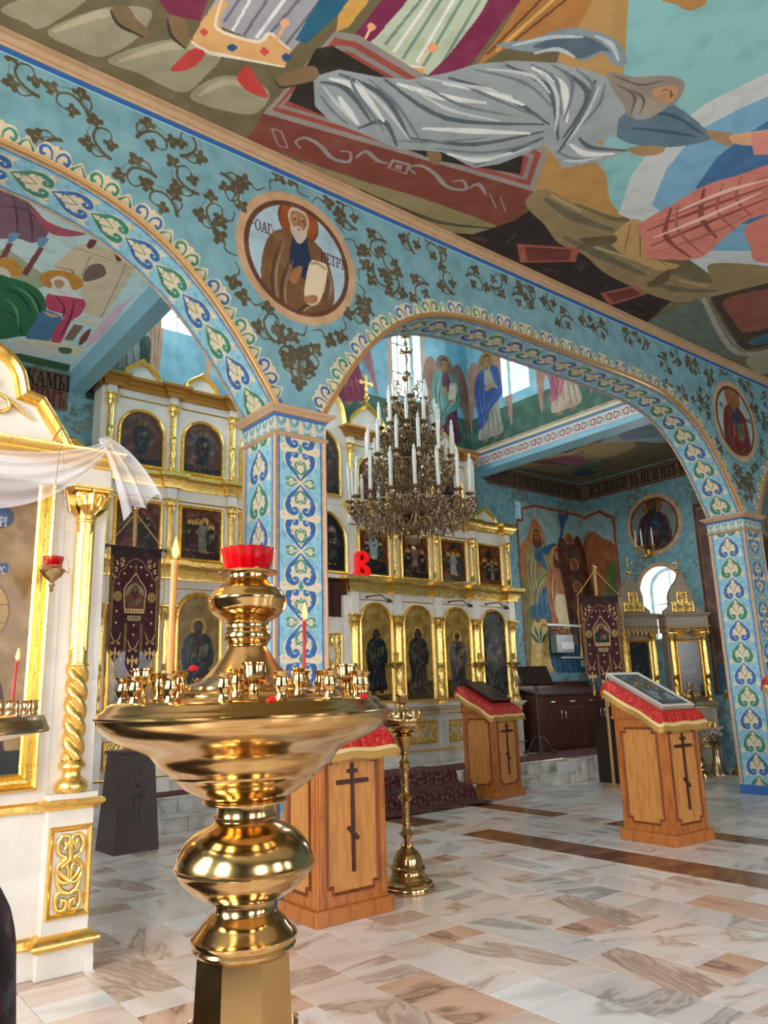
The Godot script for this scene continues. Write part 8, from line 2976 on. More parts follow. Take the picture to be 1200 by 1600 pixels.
func build_wall_pictures() -> void:
	# baptism: one picture bent round the corner; u runs along the east wall and on along the right wall
	var p := Paint.new(2.5, 2.85, 190.0, Color(0.34, 0.42, 0.42), V(0.0, 4.32))
	# u 0..1.82 is the east wall from x 9.58, the rest is the right wall
	p.fill(curve([V(0.0, 1.45), V(0.0, 3.3), V(0.28, 3.75), V(0.42, 4.05), V(0.6, 3.95), V(0.75, 3.4), V(0.8, 2.2), V(0.6, 1.45)], 4, true), Color(0.42, 0.24, 0.1))
	p.fill(curve([V(0.0, 1.45), V(0.0, 3.0), V(0.2, 2.9), V(0.35, 2.4), V(0.4, 1.45)], 4, true), Color(0.26, 0.27, 0.12))
	p.fill([V(0.1, 1.47), V(0.2, 2.2), V(0.34, 2.4), V(0.5, 2.5), V(0.62, 2.3), V(0.56, 2.1), V(0.7, 1.95), V(0.6, 1.8), V(0.8, 1.6), V(0.8, 1.47)], Color(0.52, 0.43, 0.25))
	for q in [[0.3, 2.1], [0.45, 1.9], [0.2, 1.7], [0.55, 1.65]]:
		p.fill([V(q[0], q[1]), V(q[0] + 0.14, q[1] + 0.1), V(q[0] + 0.2, q[1] - 0.06), V(q[0] + 0.06, q[1] - 0.14)], Color(0.58, 0.5, 0.3))
		p.stroke([V(q[0], q[1]), V(q[0] + 0.1, q[1] - 0.03), V(q[0] + 0.2, q[1] - 0.06)], 0.004, 0.008, 0.004, Color(0.3, 0.2, 0.1))
	p.fill(curve([V(2.5, 1.45), V(2.5, 3.4), V(2.2, 3.8), V(1.95, 3.95), V(1.7, 3.6), V(1.45, 2.4), V(1.6, 1.45)], 4, true), Color(0.36, 0.2, 0.09))
	p.fill(curve([V(2.5, 1.45), V(2.5, 3.1), V(2.25, 3.3), V(2.1, 2.4), V(2.1, 1.45)], 4, true), Color(0.2, 0.25, 0.13))
	p.fill(curve([V(0.72, 1.45), V(0.62, 2.3), V(0.7, 3.0), V(0.8, 3.4), V(1.2, 3.4), V(1.3, 2.8), V(1.5, 2.1), V(1.7, 1.45)], 4, true), Color(0.06, 0.2, 0.28))
	for k in 16:
		var x := 0.72 + k * 0.05
		p.stroke(curve([V(x + 0.02, 3.2 - 0.02 * k), V(x - 0.06, 2.7), V(x + 0.03 + 0.01 * k, 2.2), V(x - 0.02 + 0.014 * k, 1.8), V(x + 0.02 + 0.016 * k, 1.46)], 4), 0.006, 0.016, 0.006, Color(0.22, 0.4, 0.48) if k % 2 == 0 else Color(0.03, 0.12, 0.18))
	p.fill(curve([V(1.1, 4.3), V(1.16, 3.95), V(1.05, 3.7), V(1.2, 3.85), V(1.3, 4.1), V(1.45, 4.3)], 3, true), Color(0.1, 0.2, 0.32))
	# leafy plant
	for k in 7:
		p.t = Transform2D(-0.9 + 0.3 * k, V(0.36, 1.95))
		p.fill(curve([V(0, 0), V(0.035, 0.12), V(0, 0.3), V(-0.035, 0.12)], 4, true), Color(0.14, 0.18, 0.12) if k % 2 == 0 else Color(0.4, 0.42, 0.3))
	p.t = Transform2D()
	figure(p, V(0.5, 2.3), 1.62, {"robe": Color(0.06, 0.22, 0.32), "cloak": Color(0.36, 0.33, 0.2), "halo": Color(0.5, 0.3, 0.1), "skin": Color(0.38, 0.24, 0.14), "hair": Color(0.22, 0.12, 0.07), "hands": "none", "long": true})
	p.fill(curve([V(0.6, 3.55), V(0.86, 3.66), V(0.98, 3.68), V(0.98, 3.6), V(0.7, 3.45)], 3, true), Color(0.06, 0.22, 0.32))
	figure(p, V(1.02, 1.85), 1.78, {"robe": Color(0.42, 0.27, 0.16), "cloak": Color(0.42, 0.27, 0.16), "halo": Color(0.5, 0.32, 0.12), "skin": Color(0.42, 0.27, 0.16), "hands": "none", "long": true, "hair": Color(0.2, 0.1, 0.06)})
	p.fill(curve([V(0.86, 2.75), V(1.2, 2.75), V(1.22, 2.4), V(1.16, 2.2), V(0.9, 2.3)], 4, true), Color(0.55, 0.5, 0.4))
	for q in [[1.5, 2.95, 0.06], [1.58, 2.5, 0.0], [1.62, 2.1, -0.05]]:
		figure(p, V(q[0], q[1] - 0.2), 1.15, {"robe": Color(0.3, 0.1, 0.1) if q[1] < 2.4 else Color(0.16, 0.16, 0.14), "cloak": Color(0.26, 0.12, 0.07), "wings": Color(0.2, 0.09, 0.05), "halo": Color(0.46, 0.29, 0.1), "beard": false, "skin": Color(0.34, 0.2, 0.12), "lean": 0.12, "hands": "none"})
	for q in [[V(0.02, 1.46), V(0.02, 4.0)], [V(0.02, 4.0), V(0.16, 4.0)], [V(0.16, 4.0), V(0.16, 4.2)], [V(0.16, 4.2), V(0.5, 4.3)], [V(0.5, 4.3), V(1.82, 4.26)], [V(1.82, 4.22), V(2.2, 4.28)], [V(2.2, 4.28), V(2.36, 4.16)], [V(2.36, 4.16), V(2.46, 4.12)], [V(2.47, 4.12), V(2.47, 1.46)]]:
		p.stroke([q[0], q[1]], 0.07, 0.07, 0.07, Color(0.42, 0.29, 0.2))
		p.stroke([q[0], q[1]], 0.03, 0.03, 0.03, Color(0.3, 0.14, 0.09))
	p.fill([V(-0.01, 4.02), V(0.14, 4.02), V(0.14, 4.33), V(-0.01, 4.33)], SKY.darkened(0.04))
	p.im.adjust_bcs(1.5, 1.0, 1.0)
	var m := painted(p)
	m.texture_repeat = false
	var g := G.new()
	g.face([Vector3(9.58, 1.47, ZW + 0.004), Vector3(XR, 1.47, ZW + 0.004), Vector3(XR, 4.32, ZW + 0.004), Vector3(9.58, 4.32, ZW + 0.004)], Vector3(0, 0, 1), [V(0, 1), V(0.728, 1), V(0.728, 0), V(0, 0)])
	var z1 := ZW + 0.68
	g.face([Vector3(XR - 0.004, 1.47, ZW), Vector3(XR - 0.004, 1.47, z1), Vector3(XR - 0.004, 4.32, z1), Vector3(XR - 0.004, 4.32, ZW)], Vector3(-1, 0, 0), [V(0.728, 1), V(1, 1), V(1, 0), V(0.728, 0)])
	slab("trim_6", g, m, "wall painting of a baptism in a river bent round the corner", "wall painting")
	# round portrait
	var rp := Paint.new(1.1, 1.1, 300.0, SKY.darkened(0.04), V(-0.55, 0.55))
	saint_roundel(rp, V(0, 0), 0.52, {"robe": Color(0.07, 0.17, 0.26), "cloak": Color(0.18, 0.08, 0.1), "hair": Color(0.1, 0.06, 0.05), "halo": Color(0.5, 0.3, 0.08), "skin": Color(0.36, 0.22, 0.14), "hands": "none"}, Color(0.42, 0.46, 0.46))
	var rm := painted(rp)
	rm.texture_repeat = false
	g = G.new()
	var n := 40
	var c := Vector3(XR - 0.004, 3.85, -7.08)
	var mid := g.vert(c, Vector3(-1, 0, 0), V(0.5, 0.5))
	for i in n + 1:
		var a := TAU * i / n
		g.vert(c + Vector3(0, sin(a) * 0.52, cos(a) * 0.52), Vector3(-1, 0, 0), V(0.5 + cos(a) * 0.52 / 1.1, 0.5 - sin(a) * 0.52 / 1.1))
	for i in n:
		g.tri(mid, mid + 1 + i, mid + 2 + i)
	slab("trim_7", g, rm, "round portrait of a dark-bearded saint on the right wall", "wall painting")
	# the next painted panel, seen past the arch and past the right pier
	var q := Paint.new(2.6, 3.2, 130.0, Color(0.4, 0.5, 0.52), V(0, 4.25))
	q.rect(0, 1.05, 2.6, 0.5, Color(0.16, 0.3, 0.4))
	q.fill([V(0.05, 1.5), V(0.05, 3.9), V(0.3, 4.0), V(0.34, 1.5)], Color(0.36, 0.27, 0.25))
	q.fill([V(0.34, 1.5), V(0.34, 3.4), V(0.5, 3.6), V(0.7, 3.4), V(0.7, 1.5)], Color(0.12, 0.07, 0.07))
	q.fill([V(0.0, 1.55), V(0.0, 2.0), V(0.6, 2.2), V(1.1, 2.0), V(1.1, 1.55)], Color(0.3, 0.18, 0.15))
	for e in [[0.62, 1.5, 1.5, Color(0.16, 0.24, 0.28)], [0.95, 1.6, 1.75, Color(0.3, 0.14, 0.22)], [1.35, 1.6, 2.1, Color(0.4, 0.3, 0.14)], [1.8, 1.5, 2.3, Color(0.14, 0.24, 0.3)], [2.25, 1.5, 2.2, Color(0.36, 0.12, 0.12)]]:
		figure(q, V(e[0], e[1]), e[2], {"robe": e[3], "cloak": e[3].darkened(0.3), "halo": Color(0.55, 0.38, 0.12), "skin": Color(0.4, 0.26, 0.16)})
	for e in [[V(0.03, 1.1), V(0.03, 4.0)], [V(0.03, 4.0), V(0.16, 4.0)], [V(0.16, 4.0), V(0.16, 4.2)], [V(0.16, 4.2), V(2.6, 4.2)]]:
		q.stroke([e[0], e[1]], 0.09, 0.09, 0.09, Color(0.44, 0.32, 0.24))
		q.stroke([e[0], e[1]], 0.035, 0.035, 0.035, Color(0.3, 0.15, 0.1))
	var qm := painted(q)
	qm.texture_repeat = false
	g = G.new()
	g.face([Vector3(XR - 0.004, 1.05, -6.36), Vector3(XR - 0.004, 1.05, -3.76), Vector3(XR - 0.004, 4.25, -3.76), Vector3(XR - 0.004, 4.25, -6.36)], Vector3(-1, 0, 0), [V(0, 1), V(1, 1), V(1, 0), V(0, 0)])
	slab("trim_8", g, qm, "wall painting of haloed figures on the right wall beside the pier", "wall painting")
	# friezes of Slavonic lettering under the aisle ceilings
	var band_m := mat(Color(0.42, 0.35, 0.28), 0.8)
	var fr := setting("trim_9", "tan frieze of dark Slavonic lettering under the aisle ceilings", "lettering")
	for e in [[BR + 0.3, XR - 0.006, 4.56, 4.82], [0.0, BL - 0.04, 4.4, 4.84]]:
		g = G.new()
		bx(g, e[0], e[1], e[2], e[3], ZW, ZW + 0.004)
		obj(g, "frieze_band", band_m, fr)
	g = G.new()
	bx(g, XR - 0.004, XR, 4.56, 4.82, ZW, ZB)
	obj(g, "frieze_band", band_m, fr)
	g = G.new()
	for y in [4.55, 4.83]:
		bx(g, BR + 0.3, XR - 0.006, y - 0.015, y + 0.015, ZW, ZW + 0.012, 0.003)
		bx(g, XR - 0.012, XR, y - 0.015, y + 0.015, ZW + 0.02, ZB, 0.003)
	obj(g, "frieze_border", M.tan_brown, fr)
	text("lettering", "ПОКАЙТЕСЯ ПРИБЛИЖИБОСЯ ЦАРСТВІЕ", 0.27, 0.002, M.frieze_ink, fr, Transform3D(Basis(), Vector3((BR + 0.3 + XR) / 2, 4.685, ZW + 0.006)), true, true, 0.45)
	text("lettering", "ВСЕЛИВЫИ ВЪ НЕ И ИЗЪ КЕСАРІИ ВЗЫДЕ НЕБО", 0.27, 0.002, M.frieze_ink, fr, Transform3D(Basis(Vector3.UP, -PI / 2), Vector3(XR - 0.006, 4.685, -6.62)), true, true, 0.5)
	text("lettering", "СЕ / КАМЫ", 0.26, 0.002, M.frieze_ink, fr, Transform3D(Basis(), Vector3(1.93, 4.72, ZW + 0.006)), true, true, 0.52)
	text("lettering", "ВАЛИМЪ.", 0.26, 0.002, M.text_red, fr, Transform3D(Basis(), Vector3(1.98, 4.52, ZW + 0.006)), true, true, 0.5)


# a woman's dark flowered dress at the left edge: she stands just outside the picture
func build_person() -> void:
	var at := Vector3(0.17, 0, -1.63)
	var o := thing("person", "person in a black flowered dress, only the hip and skirt inside the left edge", "person", at, deg_to_rad(232))
	# bones: two joints with their radii
	var dress := [
		[Vector3(0, 1.02, 0), 0.125, Vector3(0, 0.86, 0.0), 0.17], [Vector3(0, 0.84, -0.03), 0.21, Vector3(0, 0.42, -0.02), 0.25], [Vector3(0, 0.42, -0.02), 0.25, Vector3(0, 0.24, -0.02), 0.26],
		[Vector3(-0.07, 0.86, 0), 0.13, Vector3(-0.08, 0.3, 0.01), 0.14], [Vector3(0.07, 0.86, 0), 0.13, Vector3(0.08, 0.3, 0.01), 0.14],
		[Vector3(0, 1.02, 0), 0.125, Vector3(0, 1.28, -0.01), 0.14], [Vector3(-0.15, 1.36, -0.01), 0.07, Vector3(0.15, 1.36, -0.01), 0.07], [Vector3(0, 1.28, 0), 0.13, Vector3(0, 1.38, -0.01), 0.09],
		[Vector3(-0.16, 1.36, -0.01), 0.06, Vector3(-0.17, 1.12, 0.02), 0.05], [Vector3(0.16, 1.36, -0.01), 0.06, Vector3(0.17, 1.12, 0.02), 0.05]]
	var skin := [
		[Vector3(0, 1.36, -0.01), 0.055, Vector3(0, 1.5, 0.0), 0.05], [Vector3(0, 1.56, 0.01), 0.085, Vector3(0, 1.62, 0.0), 0.095], [Vector3(0, 1.52, 0.05), 0.045, Vector3(0, 1.56, 0.05), 0.05], [Vector3(0, 1.56, 0.1), 0.012, Vector3(0, 1.585, 0.09), 0.01],
		[Vector3(-0.17, 1.14, 0.02), 0.042, Vector3(-0.06, 1.0, 0.2), 0.032], [Vector3(0.17, 1.14, 0.02), 0.042, Vector3(0.06, 1.0, 0.2), 0.032],
		[Vector3(-0.06, 1.0, 0.2), 0.03, Vector3(-0.01, 0.96, 0.23), 0.034], [Vector3(0.06, 1.0, 0.2), 0.03, Vector3(0.03, 0.98, 0.24), 0.034],
		[Vector3(-0.08, 0.34, 0.0), 0.055, Vector3(-0.08, 0.09, 0.0), 0.04], [Vector3(0.08, 0.34, 0.0), 0.055, Vector3(0.08, 0.09, 0.0), 0.04], [Vector3(-0.08, 0.05, 0.0), 0.042, Vector3(-0.09, 0.035, 0.13), 0.032], [Vector3(0.08, 0.05, 0.0), 0.042, Vector3(0.09, 0.035, 0.13), 0.032]]
	for s in [-1.0, 1.0]:
		for k in 4:
			var z: float = 0.215 + 0.015 * k
			skin.append([Vector3(s * -0.005, 0.965, z), 0.0085, Vector3(s * -0.06, 0.94 - 0.005 * absf(k - 1.5), z + 0.01), 0.008])
		skin.append([Vector3(s * 0.03, 0.985, 0.25), 0.011, Vector3(s * -0.02, 0.985, 0.275), 0.009])
	var m := mat(Color.WHITE, 0.85, 0.0, flower_print())
	m.uv1_triplanar = true
	m.uv1_scale = Vector3(2.6, 2.6, 2.6)
	obj(blob(dress, 0.03, 0.022), "dress", m, o)
	obj(blob(skin, 0.016, 0.014), "body", mat(Color(0.72, 0.5, 0.4), 0.55), o)
	obj(blob([[Vector3(0, 1.63, -0.03), 0.1, Vector3(0, 1.6, -0.04), 0.1], [Vector3(0, 1.58, -0.07), 0.07, Vector3(0, 1.42, -0.09), 0.05]], 0.03, 0.016), "hair", mat(Color(0.12, 0.07, 0.045), 0.6), o)


func flower_print() -> ImageTexture:
	var p := Paint.new(1.0, 1.0, 384.0, Color(0.012, 0.012, 0.016), V(0, 1))
	var r := RandomNumberGenerator.new()
	r.seed = 19
	for k in 70:
		var c := V(r.randf(), r.randf())
		var kind := r.randi() % 4
		var col: Color = [Color(0.28, 0.3, 0.34), Color(0.05, 0.1, 0.14), Color(0.3, 0.04, 0.1), Color(0.42, 0.32, 0.36)][kind]
		var s := r.randf_range(0.03, 0.075)
		for j in (6 if kind != 1 else 3):
			p.t = Transform2D(TAU * j / 6 + r.randf() * 0.4, c)
			p.fill(curve([V(0, 0), V(s * 0.4, s * 0.6), V(0, s * 1.3), V(-s * 0.4, s * 0.6)], 3, true), col.darkened(r.randf() * 0.5))
		p.t = Transform2D()
	return p.tex()


# a body: tapered bones joined by a smooth minimum, meshed as surface nets
func blob(bones: Array, k: float, cell: float) -> G:
	var lo := Vector3(1e9, 1e9, 1e9)
	var hi := -lo
	for b in bones:
		for e in [0, 2]:
			var p: Vector3 = b[e]
			var r: float = b[e + 1] + k + cell * 2.0
			lo = lo.min(p - Vector3(r, r, r))
			hi = hi.max(p + Vector3(r, r, r))
	var n := Vector3i(((hi - lo) / cell).ceil()) + Vector3i(1, 1, 1)
	var d := PackedFloat32Array()
	d.resize(n.x * n.y * n.z)
	d.fill(9.0)
	# each bone touches only the cells around it
	for b in bones:
		var a: Vector3 = b[0]
		var ra: float = b[1]
		var c: Vector3 = b[2]
		var rc: float = b[3]
		var reach := maxf(ra, rc) + k + cell * 2.5
		var ilo := Vector3i(((a.min(c) - lo - Vector3(reach, reach, reach)) / cell).floor()).clamp(Vector3i.ZERO, n - Vector3i.ONE)
		var ihi := Vector3i(((a.max(c) - lo + Vector3(reach, reach, reach)) / cell).ceil()).clamp(Vector3i.ZERO, n - Vector3i.ONE)
		var ac := c - a
		var l2 := maxf(ac.length_squared(), 1e-9)
		for z in range(ilo.z, ihi.z + 1):
			for y in range(ilo.y, ihi.y + 1):
				var row := (z * n.y + y) * n.x
				for x in range(ilo.x, ihi.x + 1):
					var p := lo + Vector3(x, y, z) * cell
					var t := clampf((p - a).dot(ac) / l2, 0.0, 1.0)
					var q := (p - a - ac * t).length() - lerpf(ra, rc, t)
					var o := d[row + x]
					var h := maxf(k - absf(o - q), 0.0) / k
					d[row + x] = minf(o, q) - h * h * k * 0.25
	var g := G.new()
	var id := {}
	for z in n.z - 1:
		for y in n.y - 1:
			for x in n.x - 1:
				var base := (z * n.y + y) * n.x + x
				var neg := 0
				var sum := Vector3.ZERO
				var cnt := 0
				var vals := [d[base], d[base + 1], d[base + n.x], d[base + n.x + 1], d[base + n.x * n.y], d[base + n.x * n.y + 1], d[base + n.x * n.y + n.x], d[base + n.x * n.y + n.x + 1]]
				for v in vals:
					if v < 0.0:
						neg += 1
				if neg == 0 or neg == 8:
					continue
				for e in [[0, 1], [2, 3], [4, 5], [6, 7], [0, 2], [1, 3], [4, 6], [5, 7], [0, 4], [1, 5], [2, 6], [3, 7]]:
					var va: float = vals[e[0]]
					var vb: float = vals[e[1]]
					if (va < 0.0) != (vb < 0.0):
						var f := va / (va - vb)
						var pa := Vector3(e[0] & 1, (e[0] >> 1) & 1, e[0] >> 2)
						var pb := Vector3(e[1] & 1, (e[1] >> 1) & 1, e[1] >> 2)
						sum += pa.lerp(pb, f)
						cnt += 1
				var gr := Vector3(vals[1] + vals[3] + vals[5] + vals[7] - vals[0] - vals[2] - vals[4] - vals[6], vals[2] + vals[3] + vals[6] + vals[7] - vals[0] - vals[1] - vals[4] - vals[5], vals[4] + vals[5] + vals[6] + vals[7] - vals[0] - vals[1] - vals[2] - vals[3])
				id[base] = g.vert(lo + (Vector3(x, y, z) + sum / cnt) * cell, gr.normalized())
	var step := [1, n.x, n.x * n.y]
	for base in id.keys():
		for ax in 3:
			var u: int = step[(ax + 1) % 3]
			var w: int = step[(ax + 2) % 3]
			var other: int = base + step[ax]
			if other >= d.size() or (d[base] < 0.0) == (d[other] < 0.0):
				continue
			if id.has(base - u) and id.has(base - w) and id.has(base - u - w):
				g.quad_i(id[base], id[base - u], id[base - u - w], id[base - w])
	return g

# ---------------------------------------------------------------- ceiling paintings, drawn in metres on the ceiling (x, z)
# "f" fills a polygon, "c" a rounded one, "s" draws a brush stroke of the width that follows

